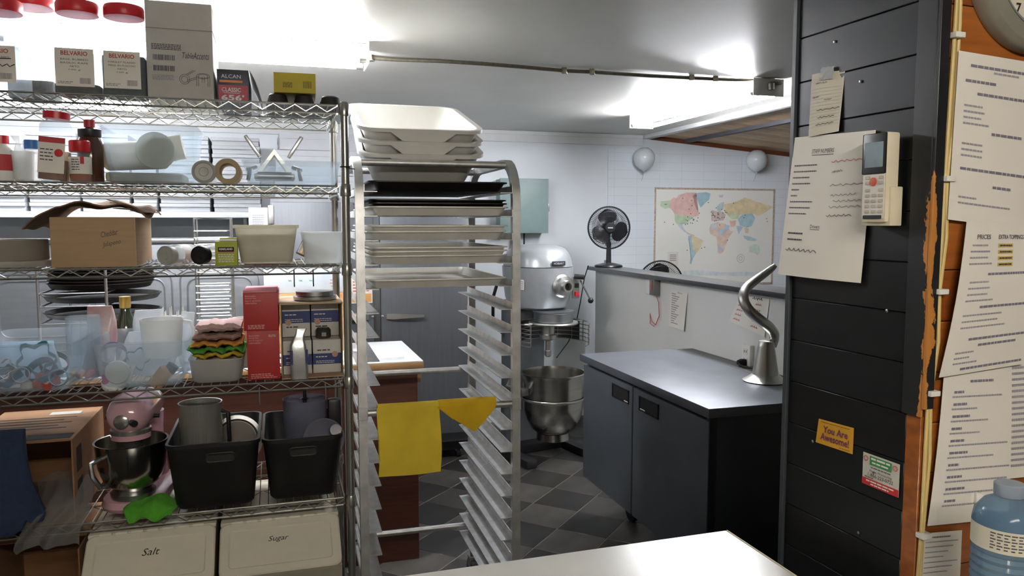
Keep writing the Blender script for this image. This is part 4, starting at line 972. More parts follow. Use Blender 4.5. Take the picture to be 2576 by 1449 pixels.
for i in range(6): mb.box(-0.016, 0.016, -0.004, 0.004, 0.01 + i * 0.014, 0.014 + i * 0.014)
mb.build('blade_rows', ALU, t, smooth=False)['kind'] = 'stuff'
# hooks on the rails
for px, py0, lab, zz in ((740, 700, 'black hook hanging from the third shelf rail above the red boxes', Z3), (788, 700, 'black hook hanging from the third shelf rail above the round steel tins', Z3), (653, 1000, 'steel hook hanging from the fourth shelf rail above the steel pot basket', Z4), (819, 980, 'steel hook hanging from the fourth shelf rail above the food processor', Z4)):
    c = SH.hit(px, py0, -0.008)[0]
    m = STEELH if zz == Z4 else M('grey_hook', '#4b4f52', 0.4, 0.6)
    mb = MB(); mb.tube([(0, 0.012, -0.022), (0, 0.009, -0.0165), (0, 0.0, -0.0145), (0, -0.004, -0.022), (0, -0.004, -0.06), (0, -0.009, -0.064), (0, -0.013, -0.058)], 0.0018, 8)
    o = mb.build('hook', m, None, loc=SH.w(c, -0.006, zz - 0.0), rot=(0, 0, SH.th)); tag(o, lab, 'hook')

# ---- shelf 4
def bagfn(w, d, h, seed):
    rb = random.Random(seed); ph = [rb.uniform(0, 6) for _ in range(6)]
    mb = MB(); L = []
    for s in range(9):
        q = s / 8; W = w * (1 - 0.25 * q ** 2); D = d * (1 - q ** 1.5) + 0.006
        L.append([(x * (1 + 0.09 * math.sin(7 * y / d + ph[0] + 5 * q)) + 0.012 * math.sin(3 * q + ph[3]), y * (1 + 0.12 * math.sin(9 * x / w + ph[1] + 7 * q)), q * h + 0.006 * math.sin(8 * x / w + ph[2])) for x, y, _ in rr(W, D, min(W, D) * .42)])
    mb.loft(L); return mb
def clear_bin(lab, pl, pr, py, b0, d, ytop, base=0.86, mat=CLEAR, z=Z4):
    t, w = item('clear_bin', lab, 'bin', pl, pr, py, b0, d, z)
    hb = top((pl + pr) / 2, ytop, b0, z); mb = MB(); vessel(mb, w, d, hb, 0.03, base, 0.0022, 0.007, 0.005); mb.build('body', mat, t); return t, w, hb
tA, wA, hA = clear_bin('large clear bin full of blue and red cookie cutters on the fourth shelf', -90, 186, 890, 0.015, 0.37, 868)
tB, wB, hB = clear_bin('clear bin crammed with baking odds and ends under the measuring jug', 226, 470, 900, -0.005, 0.33, 862)
def loose(name, lab, cat, px, py, b, build, mat, rz=0.0, rot=None, group=None):
    c, z = SH.hit(px, py, b)
    o = build().build(name, mat, None, loc=SH.w(c, b, z), rot=rot if rot else (0, 0, SH.th + rz)); tag(o, lab, cat, group); return o
def cutter(r, h, star=False):
    mb = MB(); n = 30
    f = (lambda a: r * (1 + (0.22 * math.cos(5 * a) if star else 0)))
    out = [(f(2 * math.pi * i / n) * math.cos(2 * math.pi * i / n), f(2 * math.pi * i / n) * math.sin(2 * math.pi * i / n)) for i in range(n)]
    mb.loft([[(x, y, 0) for x, y in out], [(x, y, h) for x, y in out], [(x * .95, y * .95, h) for x, y in out], [(x * .95, y * .95, 0) for x, y in out]], closed=True); return mb
TEAL = M('teal_plastic', '#58a7b4', 0.4, noise=0.1); BLUEP = M('blue_plastic', '#3d6f9e', 0.4, noise=0.1); REDO = M('coral_plastic', '#c45a52', 0.4)
PINKP = M('pink_plastic', '#c95f8f', 0.4); NAVYP = M('navy_plastic', '#2b3a5c', 0.4)
loose('cookie_cutter', 'teal star cookie cutter high in the large clear bin', 'cookie cutter', 92, 905, 0.13, lambda: cutter(0.045, 0.03, True), TEAL, rot=(R(60), R(10), 0.4))
loose('cookie_cutter', 'blue round cookie cutter beneath the teal star cutter', 'cookie cutter', 110, 938, 0.11, lambda: cutter(0.04, 0.025), BLUEP, rot=(R(40), R(-20), 0.3))
loose('cookie_cutter', 'coral red cookie cutter low in the right end of the large clear bin', 'cookie cutter', 118, 965, 0.07, lambda: cutter(0.03, 0.022, True), REDO, rot=(R(25), 0, 0.3))
loose('cookie_cutter', 'white oval cookie cutter near the front of the large clear bin', 'cookie cutter', 55, 945, 0.06, lambda: cutter(0.022, 0.02), WHITEP, rot=(R(70), R(20), 0.3))
loose('cookie_cutter', 'blue star cookie cutter next to the whisk in the large clear bin', 'cookie cutter', 18, 955, 0.12, lambda: cutter(0.038, 0.024, True), BLUEP, rot=(R(30), R(-15), 0.2))
loose('cookie_cutter', 'navy cookie cutter at the back of the large clear bin', 'cookie cutter', 135, 920, 0.22, lambda: cutter(0.04, 0.024), NAVYP, rot=(R(35), R(25), 0.2))
loose('cookie_cutter', 'white round cookie cutter lying flat on the floor of the large clear bin', 'cookie cutter', 70, 975, 0.075, lambda: cutter(0.018, 0.018), WHITEP)
def whisk():
    mb = MB()
    for k in range(6):
        a = math.pi * k / 6
        mb.tube([(0.022 * math.sin(math.pi * s / 10) * math.cos(a), 0.022 * math.sin(math.pi * s / 10) * math.sin(a), 0.09 * s / 10) for s in range(11)], 0.0012, 5)
    mb.cyl((0, 0, 0.085), (0, 0, 0.16), 0.007); return mb
loose('whisk', 'small wire whisk among the cookie cutters in the large clear bin', 'whisk', 34, 925, 0.06, whisk, CHROME, rot=(R(-10), R(-120), 0.3))
mb_lid = lambda: MB().lathe([(0.033, 0.0), (0.034, 0.003), (0.034, 0.012), (0.032, 0.015), (0.001, 0.015)], 32, cap1=False)
loose('cake_disc', 'round off-white plastic disc pressed against the front of the crammed clear bin', 'disc', 297, 935, 0.035, mb_lid, WHITEP, rot=(R(88), 0, SH.th))
loose('cake_disc', 'second off-white plastic disc lying low in the crammed clear bin', 'disc', 288, 968, 0.06, mb_lid, WHITEP, rot=(R(30), 0, SH.th))
loose('pink_sprinkle_tube', 'small pink sprinkle tube in the crammed clear bin', 'tube', 265, 958, 0.05, lambda: MB().cyl((0, 0, -0.016), (0, 0, 0.02), 0.009), PINKP)
loose('spice_bottle', 'tilted bottle of orange sprinkles with a navy cap in the crammed clear bin', 'bottle', 406, 948, 0.06, lambda: MB().lathe([(0.02, -0.035), (0.022, -0.03), (0.022, 0.025), (0.014, 0.034)], 20), M('orange_sprinkle', '#c79a6a', 0.7), rot=(0, R(38), SH.th))
loose('bottle_cap', 'navy cap of the sprinkle bottle in the crammed clear bin', 'cap', 431, 926, 0.06, lambda: MB().lathe([(0.016, -0.012), (0.017, 0.012), (0.001, 0.013)], 18), NAVYP, rot=(0, R(38), SH.th))
loose('cookie_cutter', 'white ring cutter at the bottom front of the crammed clear bin', 'cookie cutter', 368, 952, 0.045, lambda: cutter(0.017, 0.012), WHITEP, rot=(R(80), 0, SH.th))
loose('cookie_cutter', 'teal cutter in the middle of the crammed clear bin', 'cookie cutter', 345, 905, 0.1, lambda: cutter(0.03, 0.02, True), TEAL, rot=(R(70), 0, 0.5))
loose('cookie_cutter', 'lilac cutter behind the round lid in the crammed clear bin', 'cookie cutter', 285, 900, 0.16, lambda: cutter(0.04, 0.03), M('lilac_plastic', '#a79ab8', 0.4), rot=(R(50), 0, 0.5))
loose('icing_brush', 'white plastic brush lying in the crammed clear bin', 'brush', 330, 940, 0.04, lambda: MB().box(-0.006, 0.006, -0.004, 0.004, -0.03, 0.03, 0.003), WHITEP, rot=(0, R(18), SH.th))
c, z = SH.hit(75, 930, 0.2)
o = bagfn(0.2, 0.12, 0.12, 31).build('plastic_bag', M('pale_blue_film', '#bcd2e2', 0.15, clear=0.25, bump=0.4), None, loc=SH.w(c - 0.02, 0.24, Z4 + 0.005), rot=(0, 0, SH.th)); tag(o, 'pale blue crumpled bag at the back of the large clear bin', 'bag')
c, z = SH.hit(370, 930, 0.2)
o = bagfn(0.17, 0.1, 0.13, 37).build('plastic_bag', M('pale_white_film', '#d9dfe4', 0.15, clear=0.3, bump=0.4), None, loc=SH.w(c, 0.24, Z4 + 0.005), rot=(0, 0, SH.th)); tag(o, 'white crumpled bag at the back of the crammed clear bin', 'bag')
loose('cookie_cutter', 'pale blue ring cutter leaning on the front of the large clear bin', 'cookie cutter', 150, 950, 0.05, lambda: cutter(0.024, 0.018), M('pale_blue_plastic', '#9cc3dc', 0.4), rot=(R(75), 0, 0.3))
loose('cookie_cutter', 'white star cutter in the front corner of the large clear bin', 'cookie cutter', 12, 930, 0.05, lambda: cutter(0.026, 0.018, True), WHITEP, rot=(R(70), 0, 0.3))
# measuring jug in the bin
c, w = span(SH, 352, 462, 830, 0.10)
zjb = SH.hit(407, 902, 0.05)[1]
jug = thing('measuring_jug', 'frosted plastic measuring jug sitting on top of the crammed clear bin', 'jug', SH.w(c, 0.10, zjb), SH.th)
hj = SH.hit(407, 805, 0.06)[1] - zjb; r = w / 2
mb = MB(); mb.lathe([(r * .84, 0.0), (r * .88, 0.004), (r, hj - 0.002), (r * 1.04, hj), (r * .97, hj - 0.001), (r * .85, 0.006), (0.001, 0.004)], 36, cap1=False); mb.build('body', CLEARM, jug)
mb = MB(); mb.tube([(r * .98, -0.005, hj * .92), (r * 1.35, -0.012, hj * .9), (r * 1.48, -0.014, hj * .72), (r * 1.5, -0.014, hj * .3), (r * 1.46, -0.014, hj * .05)], 0.006, 8); mb.build('handle', CLEARM, jug)
# square canister of candy, chip bag, oil bottle, plastic toppers
t, w = item('canister', 'square clear canister with candies between the two large clear bins', 'jar', 164, 244, 900, 0.15, 0.085, Z4)
hb = top(205, 800, 0.15, Z4); mb = MB(); mb.loft([rr(w * .9, .076, .014, 0), rr(w, .085, .016, .006), rr(w, .085, .016, hb), rr(w - .004, .081, .016, hb), rr(w - .004, .081, .016, .009)], cap1=True); mb.build('body', CLEAR, t)
ca, _ = SH.hit(205, 960, 0.19)
for k in range(9):
    mm = (M('candy_gold', '#c79a36', 0.25, 0.6), M('candy_orange', '#d07a32', 0.4), REDO)[k % 3]
    o = MB().lathe([(0.001, -0.009), (0.008, -0.006), (0.0105, 0), (0.008, 0.006), (0.001, 0.009)], 12).build('candy', mm, None, loc=SH.w(ca - 0.024 + 0.024 * (k % 3), 0.165 + 0.025 * (k // 3), Z4 + 0.02), rot=(rnd.random(), rnd.random(), 0))
    tag(o, ('gold foil wrapped candy in the square canister', 'orange candy in the square canister', 'coral red candy in the square canister')[k % 3], 'candy', 'candies in the square canister')
t, w = item('snack_bag', 'crumpled white and red snack bag behind the square canister', 'bag', 205, 288, 830, 0.17, 0.09, Z4, lift=0.10)
bagfn(w, 0.09, top(246, 776, 0.28, Z4), 5).build('bag', M('bag_print', '#e2dcdc', 0.3, noise=0.1, scale=9, c2='#a03038', bump=0.4), t)
t.location = SH.w(SH.hit(246, 830, 0.29)[0], 0.292, Z4 + 0.001)
t, w = item('oil_bottle', 'dark green olive oil bottle with a gold cap behind the bins', 'bottle', 291, 331, 800, 0.36, 0.07, Z4)
hb = top(311, 747, 0.39, Z4); bottle(t, [(0.032, 0), (0.035, 0.004), (0.035, hb * .5), (0.03, hb * .62), (0.0165, hb * .78), (0.0145, hb * .86)], M('green_glass', '#2b3320', 0.1)); bottle(t, [(0.0165, hb * .84), (0.0175, hb * .86), (0.0175, hb), (0.001, hb)], M('gold_cap', '#b79c4c', 0.3, 0.7), 'cap')
t, w = item('cake_topper', 'clear spiky cake crown standing behind the measuring jug', 'cake decoration', 402, 468, 780, 0.34, 0.06, Z4, lift=0.001)
hb = top(435, 800, 0.36, Z4); r = w / 2
mb = MB(); mb.lathe([(r * .6, 0), (r * .6, hb - 0.004), (r, hb), (r * .98, hb + 0.004), (0.001, hb + 0.004)], 24, cap1=False); mb.build('stand', CLEARM, t)
mb = MB()
for k in range(10):
    a = k * 0.63; mb.tube([(r * .85 * math.cos(a), r * .6 * math.sin(a), hb), (r * .85 * math.cos(a), r * .6 * math.sin(a), hb + 0.022 + 0.014 * (k % 2))], [0.0025, 0.0012], 6)
mb.build('spikes', WHITEP, t)['kind'] = 'stuff'
t, w = item('plastic_bag', 'crumpled clear plastic bag behind the measuring jug', 'bag', 330, 420, 800, 0.28, 0.1, Z4)
hb = top(375, 785, 0.3, Z4); bagfn(w, 0.1, hb, 11).build('film', FILM, t)
t, w = item('plastic_bag', 'clear plastic bag squeezed between the jug and the cloth tub', 'bag', 452, 500, 850, 0.2, 0.08, Z4)
hb = top(475, 790, 0.22, Z4); bagfn(w, 0.08, hb, 21).build('film', FILM, t)
# tub of folded cloths
t, w = item('plastic_tub', 'cloudy plastic tub of folded cloths on the fourth shelf', 'tub', 474, 612, 930, 0.02, 0.2, Z4)
ht = top(545, 905, 0.02, Z4); mb = MB(); vessel(mb, w, 0.2, ht, 0.03, 0.92, 0.002, 0.003, 0.004); mb.build('body', CLEARM, t)
cc = SH.hit(545, 900, 0.02)[0]
def fold(lab, z, h, ww, dd, mat, seed, dx=0.0, wave=0.004, cat='cloth'):
    rb = random.Random(seed); p1, p2 = rb.uniform(0, 6), rb.uniform(0, 6)
    t = thing('folded_cloth', lab, cat, SH.w(cc + dx, 0.125, Z4 + z), SH.th, 'folded cloths in the cloudy tub')
    n = 18; top_ = []; 
    mb = MB(); L = []
    for i in range(n + 1):
        x = -ww / 2 + ww * i / n; e = min(1, min(i, n - i) / 2.0 + 0.35); k = wave * math.sin(i * 0.9 + p1) + wave * .6 * math.sin(i * 2.1 + p2)
        hh = h * e / 2
        L.append([(x, -dd / 2 * (0.94 + 0.06 * math.sin(i + p2)), k - hh * .6), (x, -dd / 2 - 0.004, k), (x, -dd / 2 * .97, k + hh * .7), (x, 0, k + hh), (x, dd / 2, k + hh * .6), (x, dd / 2, k - hh * .6), (x, 0, k - hh)])
    mb.loft(L); mb.build('cloth', mat, t)
TOWEL = dict(rough=0.95, noise=0.12, scale=60, bump=0.5, bscale=250)
BEI = M('beige_towel', '#a3917f', **TOWEL); PNK = M('pink_towel', '#b79c98', **TOWEL); ORG = M('orange_cloth', '#c98a3a', **TOWEL); GRN = M('green_cloth', '#4b9138', **TOWEL); YEL = M('yellow_cloth', '#c2a32c', **TOWEL); MAV = M('mauve_towel', '#8f6f66', **TOWEL)
fold('beige towel folded at the bottom of the cloth tub', 0.028, 0.045, 0.125, 0.165, BEI, 1, wave=0.002)
fold('grey beige towel folded on the lower towel in the cloth tub', 0.062, 0.026, 0.13, 0.17, M('grey_towel', '#9a8f85', **TOWEL), 2, wave=0.003)
fold('yellow cloth showing below the green cloth in the stack', 0.083, 0.018, 0.145, 0.19, YEL, 3, dx=0.004)
fold('bright green cloth folded in the middle of the stack', 0.099, 0.016, 0.165, 0.21, GRN, 4, wave=0.006)
fold('orange cloth folded above the green cloth', 0.117, 0.018, 0.15, 0.20, ORG, 5, wave=0.004)
fold('mauve towel folded above the orange cloth', 0.138, 0.024, 0.14, 0.19, MAV, 6, wave=0.002)
fold('pale pink towel rolled on top of the cloth stack', 0.165, 0.034, 0.13, 0.16, PNK, 7, dx=0.006, wave=0.0025)
# red bag boxes
RBX = M('red_carton', '#a5221f', 0.5, noise=0.05); WPR = M('pink_print', '#d9a39c', 0.7)
t, w = item('carton', 'red storage bag box, the lower of two, on the fourth shelf', 'box', 622, 704, 890, 0.04, 0.2, Z4)
h1 = top(664, 832, 0.04, Z4); box_body(t, w, 0.2, h1, RBX, bev=0.001); y = -0.1006
for i, s in enumerate(('Reclosable', 'Storage Bags', 'Sacs de rangement', 'refermables')): text(s, WPR, t, (-w * .44, y, h1 * (.90 - .05 * i)), height=0.0052, align='LEFT', bold=0.01)
dashes(t, WPR, sum((words(-w * .4, w * (.2 + .1 * i), h1 * (.11 - .035 * i), 0.0025, rnd) for i in range(3)), []), y); dashes(t, WPR, words(w * .16, w * .4, h1 * .9, 0.003, rnd) + words(w * .16, w * .4, h1 * .875, 0.003, rnd), y)
t, w2 = item('carton', 'red sandwich bag box, the upper of two, with a torn open top', 'box', 614, 702, 780, 0.035, 0.19, Z4, lift=h1 + 0.0015, rz=R(-1.5))
h2 = top(660, 738, 0.035, Z4) - h1; box_body(t, w2, 0.19, h2, RBX, bev=0.001); y = -0.0956
MB().box(-w2 / 2, w2 / 2 - 0.003, -0.093, 0.09, h2 + 0.0004, h2 + 0.008, 0.002).build('torn_flap', M('torn_pink', '#c9808a', 0.8), t)
for i, s in enumerate(('Reclosable', 'Sandwich Bags', 'Sacs à sandwich', 'refermables')): text(s, WPR, t, (-w2 * .44, y, h2 * (.92 - .062 * i)), height=0.0052, align='LEFT', bold=0.01)
dashes(t, WPR, sum((words(-w2 * .38, w2 * .1, h2 * (.14 - .04 * i), 0.0025, rnd) for i in range(3)), []), y)
cW = SH.hit(612, 800, 0.1)[0]
t = thing('foam_cup_stack', 'stack of white foam cups tucked behind the red boxes', 'cups', SH.w(cW - 0.005, 0.30, Z4 + 0.001), SH.th)
mb = MB(); mb.lathe([(0.026, 0), (0.034, 0.09), (0.037, 0.092), (0.037, 0.105), (0.035, 0.107), (0.037, 0.12), (0.037, 0.135), (0.035, 0.136), (0.037, 0.15), (0.038, 0.165), (0.034, 0.165), (0.03, 0.1)], 24); mb.build('cups', WHITEP, t)
# open carton with blue and white boxes
cA, wC = span(SH, 707, 862, 850, 0.07)
t = thing('carton', 'open-fronted brown carton with blue and white boxes on the fourth shelf', 'box', SH.w(cA, 0.07, Z4 + 0.001), SH.th)
hC = SH.hit(785, 765, 0.07)[1] - Z4; dC = 0.27
mb = MB(); q = 0.003
mb.box(-wC / 2, wC / 2, -0.05, dC, 0, q); mb.box(-wC / 2, -wC / 2 + q, 0, dC, q, hC - q); mb.box(wC / 2 - q, wC / 2, 0, dC, q, hC - q); mb.box(-wC / 2 + q, wC / 2 - q, dC - q, dC, q, hC - q); mb.box(-wC / 2, wC / 2, 0, dC, hC - q, hC)
mb.build('shell', CARD, t, smooth=False)
mb = MB(); mb.box(-wC / 2 - 0.004, wC / 2 + 0.002, -0.012, dC, hC + 0.0003, hC + 0.004); mb.build('top_flap', M('pale_card2', '#b7a184', 0.8), t, smooth=False)
BW_ = M('box_white', '#c9c6bf', 0.6); BB_ = M('box_blue', '#27356e', 0.5); wb = (wC - 0.014) / 2; hbx = (hC - 0.012) / 2
for i in range(2):
    for j in range(2):
        lab = (('blue banded white box at the lower end of the carton behind the foil pouch', 'blue banded white box below the dark jar in the carton'), ('upper blue banded white box above the foil pouch in the carton', 'upper blue banded white box behind the dark jar in the carton'))[j][i]
        t = thing('carton', lab, 'box', SH.w(cA - wb / 2 - 0.002 + i * (wb + 0.004), 0.095 + (0.06 if j else -0.015), Z4 + 0.0045 + j * (hbx + 0.001)), SH.th)
        dd = 0.14; MB().box(-wb / 2, wb / 2, 0, dd, 0, hbx - 0.001, 0.002).build('body', BW_, t)
        zb0, zb1 = ((hbx * .26, hbx * .58), (hbx * .42, hbx * .78))[j]
        MB().box(-wb / 2 - .0004, wb / 2 + .0004, -0.0008, dd - .01, zb0, zb1).build('blue_band', BB_, t, smooth=False)
        MB().lathe([(0.0095, 0), (0.001, 0.0005)], 20, X=Matrix.Translation((wb * (.28 if j == 0 else -.28), -0.0012, zb0 + (zb1 - zb0) * (.9 if j == 0 else .05))) @ XR).build('round_seal', M('seal_tan', '#b58f74', 0.6), t)
        dashes(t, PAPER, words(-wb * .4, wb * .0, zb0 + (zb1 - zb0) * .7, 0.003, rnd) + words(-wb * .4, wb * .25, zb0 + (zb1 - zb0) * .3, 0.002, rnd) + words(-wb * .4, wb * .25, zb0 + (zb1 - zb0) * .15, 0.002, rnd), -0.0012)
        dashes(t, INK, words(-wb * .35, wb * .1, hbx * (.68 if j == 0 else .3), 0.004, rnd), -0.0012)
t = thing('jar', 'squat dark jar standing on the lower box inside the carton', 'jar', SH.w(cA + wb * .42, 0.118, Z4 + hbx + 0.0045), SH.th)
mb = MB(); mb.lathe([(0.022, 0), (0.0245, 0.003), (0.0245, 0.026), (0.018, 0.034), (0.001, 0.035)], 28, cap1=False); mb.build('body', M('smoke_glass', '#3a3836', 0.15), t); MB().box(-0.006, 0.008, -0.0255, -0.0235, 0.008, 0.02).build('label', M('label_grey', '#8a8a88', 0.5), t, smooth=False)
t, w = item('foil_pouch', 'silver foil pouch with a folded top in front of the carton', 'pouch', 731, 775, 900, 0.005, 0.04, Z4)
hb = top(752, 828, 0.02, Z4); mb = MB(); L = []
for q, (W, D, ox) in ((0, (1, 1, 0)), (.03, (1.02, 1.05, 0)), (.5, (.98, 1, -.002)), (.68, (.9, .8, -.003)), (.8, (.62, .5, -.001)), (.9, (.5, .22, .004)), (1.0, (.62, .1, .009))):
    L.append([(x * W + ox, y * D, q * hb) for x, y, _ in rr(w, 0.036, 0.008)])
mb.loft(L); mb.build('pouch', M('silver_foil', '#a7a9a8', 0.3, 0.7, noise=0.1, bump=0.25, bscale=50), t)
MB().box(-w * .5, -w * .36, -0.0195, -0.005, hb * .30, hb * .58).build('blue_label', BB_, t, smooth=False); MB().box(w * .36, w * .5, -0.0195, -0.005, hb * .32, hb * .58).build('blue_label', BB_, t, smooth=False)
c, w = span(SH, 742, 852, 745, 0.12)
for k, (rk, zk, lab) in enumerate(((w * .52, 0.0, 'lower shallow round steel tin on the brown carton'), (w * .46, 0.0125, 'upper shallow round steel tin nested on another'))):
    mb = MB(); mb.lathe([(rk * .9, 0.0), (rk * .95, 0.003), (rk * .96, 0.012), (rk * 1.0 if k == 0 else rk * .96, 0.0125), (rk * .96, 0.016 if k else 0.0125), (0.001, 0.018 if k else 0.0125)], 44, cap1=False)
    o = mb.build('round_tin', STEELH, None, loc=SH.w(c - 0.005, 0.16, Z4 + hC + 0.006 + zk), rot=(0, 0, SH.th)); tag(o, lab, 'tin', 'round steel tins on the carton')

# ---- shelf 5: basket goods
def weave_mat(name, c):
    m = M(name, c, 0.5, noise=0.1, scale=40)
    nt = m.node_tree; N = nt.nodes; L = nt.links; p = N['Principled BSDF']
    tc = N.new('ShaderNodeTexCoord'); br = N.new('ShaderNodeTexBrick'); mp = N.new('ShaderNodeMapping'); mp.inputs['Rotation'].default_value = (R(90), 0, 0)
    br.inputs['Scale'].default_value = 1; br.inputs['Brick Width'].default_value = 0.008; br.inputs['Row Height'].default_value = 0.005; br.inputs['Mortar Size'].default_value = 0.0012
    br.inputs['Color1'].default_value = (1, 1, 1, 1); br.inputs['Color2'].default_value = (.8, .8, .8, 1); br.inputs['Mortar'].default_value = (0, 0, 0, 1)
    L.new(tc.outputs['Object'], mp.inputs[0]); L.new(mp.outputs[0], br.inputs['Vector'])
    bp = N.new('ShaderNodeBump'); bp.inputs['Strength'].default_value = 0.9; bp.inputs['Distance'].default_value = 0.002; L.new(br.outputs['Color'], bp.inputs['Height']); L.new(bp.outputs[0], p.inputs['Normal'])
    return m
WEAVE = weave_mat('black_weave', '#0b0b0c')
def basket(lab, pl, pr, py, b0, d, ytop, hole):
    t, w = item('basket', lab, 'basket', pl, pr, py, b0, d, Z5)
    hb = top((pl + pr) / 2, ytop, b0, Z5); mb = MB(); vessel(mb, w, d, hb, 0.03, 0.86, 0.004, 0.004, 0.012); mb.build('body', WEAVE, t)
    # hand hole in the front with a raised oval rim
    zc = hb * .78; yy = -d / 2 * (0.86 + 0.14 * .78) - 0.0015; hw_ = 0.042
    out = [(x + hole, yy - 0.001, y + zc) for x, y, _ in rr(hw_ * 2, 0.026, 0.012, 0, 5)]
    MB().tube(out, 0.003, 6, closed=True).build('handle_rim', BLACKP, t)
    mb = MB(); mb.loft([[(x + hole, yy - 0.0005, y + zc) for x, y, _ in rr(hw_ * 2, 0.026, 0.012, 0, 5)], [(x + hole, yy + 0.0005, y + zc) for x, y, _ in rr(hw_ * 2, 0.026, 0.012, 0, 5)]]); mb.build('handle_hole', M('hole_dark', '#2a2926', 0.9), t)
    return t, w, hb
t1, w1, hb1 = basket('black woven basket holding a steel pot on the fifth shelf', 416, 652, 1150, -0.01, 0.38, 1116, 0.02)
t2, w2_, hb2 = basket('black woven basket holding food processor parts on the fifth shelf', 662, 862, 1140, 0.0, 0.38, 1102, 0.0)
c, w = span(SH, 444, 556, 1060, 0.08)
t = thing('steel_pot', 'tall brushed steel pot standing in the black basket', 'pot', SH.w(c, 0.14, Z5 + 0.012), SH.th)
hp = SH.hit(500, 1018, 0.1)[1] - Z5 - 0.012; r = w / 2
mb = MB(); mb.lathe([(r * .95, 0.0), (r, 0.006), (r, hp - 0.003), (r * 1.03, hp), (r * .97, hp - 0.001), (r * .96, 0.008), (0.001, 0.006)], 40, cap1=False); mb.build('body', M('pot_steel', '#b4b3ae', 0.34, 0.6, noise=0.12, scale=6, stretch=(30, 30, 1)), t)
mb = MB(); mb.tube([(r * .98, -0.01, hp * .9), (r * 1.3, -0.02, hp * .88), (r * 1.33, -0.02, hp * .55), (r * 1.0, -0.01, hp * .5)], 0.007, 8); mb.build('handle', BLACKP, t)
c, z = SH.hit(603, 1100, 0.14); rp = 0.07
t = thing('pie_tin', 'round foil pie tin standing on edge in the black basket', 'pie tin', SH.w(c - 0.012, 0.2, Z5 + 0.155), rot=(R(82), 0, SH.th))
mb = MB(); mb.lathe([(rp * 1.15, 0.0), (rp * 1.17, 0.003), (rp * 1.0, 0.004), (rp * .88, -0.02), (0.001, -0.02)], 44, cap0=False, cap1=False); mb.build('tin', STEELH, t)
mb = MB(); mb.lathe([(rp * .86, -0.016), (0.001, -0.014)], 40, cap1=False); mb.build('inside', M('tin_brown', '#6f675c', 0.5), t)
SMOKE = M('smoke_plastic', '#9a9cab', 0.15, clear=0.5)
c, w = span(SH, 712, 826, 1050, 0.1)
t = thing('food_processor_bowl', 'clear smoky food processor bowl standing in the black basket', 'food processor', SH.w(c, 0.16, Z5 + 0.012), SH.th)
hp = SH.hit(770, 1012, 0.1)[1] - Z5 - 0.012; r = w / 2
mb = MB(); mb.lathe([(r * .9, 0.0), (r * .93, 0.004), (r, hp), (r * 1.02, hp + 0.002), (r * .96, hp), (r * .9, 0.006), (0.001, 0.005)], 40, cap1=False); mb.build('body', SMOKE, t)
mb = MB(); mb.lathe([(0.009, 0), (0.007, hp * .98), (0.015, hp), (0.006, hp + 0.004), (0.0055, hp + 0.028), (0.001, hp + 0.03)], 16, cap1=False); mb.build('spindle', BLACKP, t)
mb = MB(); mb.box(r + 0.002, r + 0.045, -0.02, 0.02, hp * .45, hp * .98, 0.01); mb.build('handle', BLACKP, t)
c, z = SH.hit(815, 1090, 0.06)
t = thing('plastic_dome', 'clear plastic dome with a feed tube leaning in the black basket', 'dome', SH.w(c, 0.065, Z5 + 0.175), rot=(R(70), 0, SH.th))
mb = MB(); mb.lathe([(0.062, 0), (0.064, 0.004), (0.06, 0.006), (0.03, 0.012), (0.001, 0.012)], 36, cap0=False, cap1=False); mb.build('dome', SMOKE, t)
mb = MB(); mb.tube([(0.062 * math.cos(R(a)), 0.062 * math.sin(R(a)), 0.002) for a in range(0, 360, 10)], 0.0025, 6, closed=True); mb.build('rim', M('rim_clear', '#b5b8c4', 0.15, clear=0.2), t)
mb = MB(); mb.cyl((0.035, 0.02, 0.008), (0.035, 0.02, 0.05), 0.018, seg=20); mb.build('feed_tube', SMOKE, t)
# pink stand mixer
PINK = M('pink_enamel', '#c39aa4', 0.16, noise=0.03, coat=0.5)
c, w = span(SH, 245, 412, 1100, 0.08); cxm = c
t = thing('stand_mixer', 'pink tilt-head stand mixer with a steel bowl on the fifth shelf', 'mixer', SH.w(c, 0.14, Z5 + 0.001), SH.th + R(-6))
mb = MB(); mb.loft([rr(0.175, 0.32, 0.08, 0.0, 6, 0, 0.06), rr(0.185, 0.335, 0.085, 0.012, 6, 0, 0.06), rr(0.175, 0.32, 0.08, 0.03, 6, 0, 0.06), rr(0.14, 0.28, 0.065, 0.038, 6, 0, 0.06)]); mb.build('base', PINK, t)
mb = MB(); mb.loft([rr(0.11, 0.10, 0.045, 0.03, 6, 0, 0.17), rr(0.09, 0.08, 0.04, 0.1, 6, 0, 0.175), rr(0.085, 0.085, 0.04, 0.2, 6, 0, 0.17), rr(0.095, 0.10, 0.045, 0.25, 6, 0, 0.16)]); mb.build('column', PINK, t)
L = []
for y, rx, rz, zz in ((-0.105, 0.012, 0.012, .285), (-0.1, 0.036, 0.034, .286), (-0.085, 0.052, 0.05, .288), (-0.05, 0.062, 0.06, .29), (0.02, 0.064, 0.062, .29), (0.1, 0.06, 0.056, .287), (0.17, 0.05, 0.045, .282), (0.2, 0.03, 0.028, .28), (0.21, 0.008, 0.008, .28)):
    L.append([(rx * math.cos(2 * math.pi * i / 28), y, zz + rz * math.sin(2 * math.pi * i / 28)) for i in range(28)])
MB().loft(L).build('head', PINK, t)
mb = MB(); mb.lathe([(0.054, 0.247), (0.058, 0.243), (0.058, 0.232), (0.05, 0.226)], 32, X=Matrix.Translation((0, -0.035, 0))); mb.build('trim_band', CHROME, t)
mb = MB(); mb.lathe([(0.056, 0.231), (0.056, 0.215), (0.045, 0.21)], 32, X=Matrix.Translation((0, -0.035, 0))); mb.build('planetary', PINK, t)
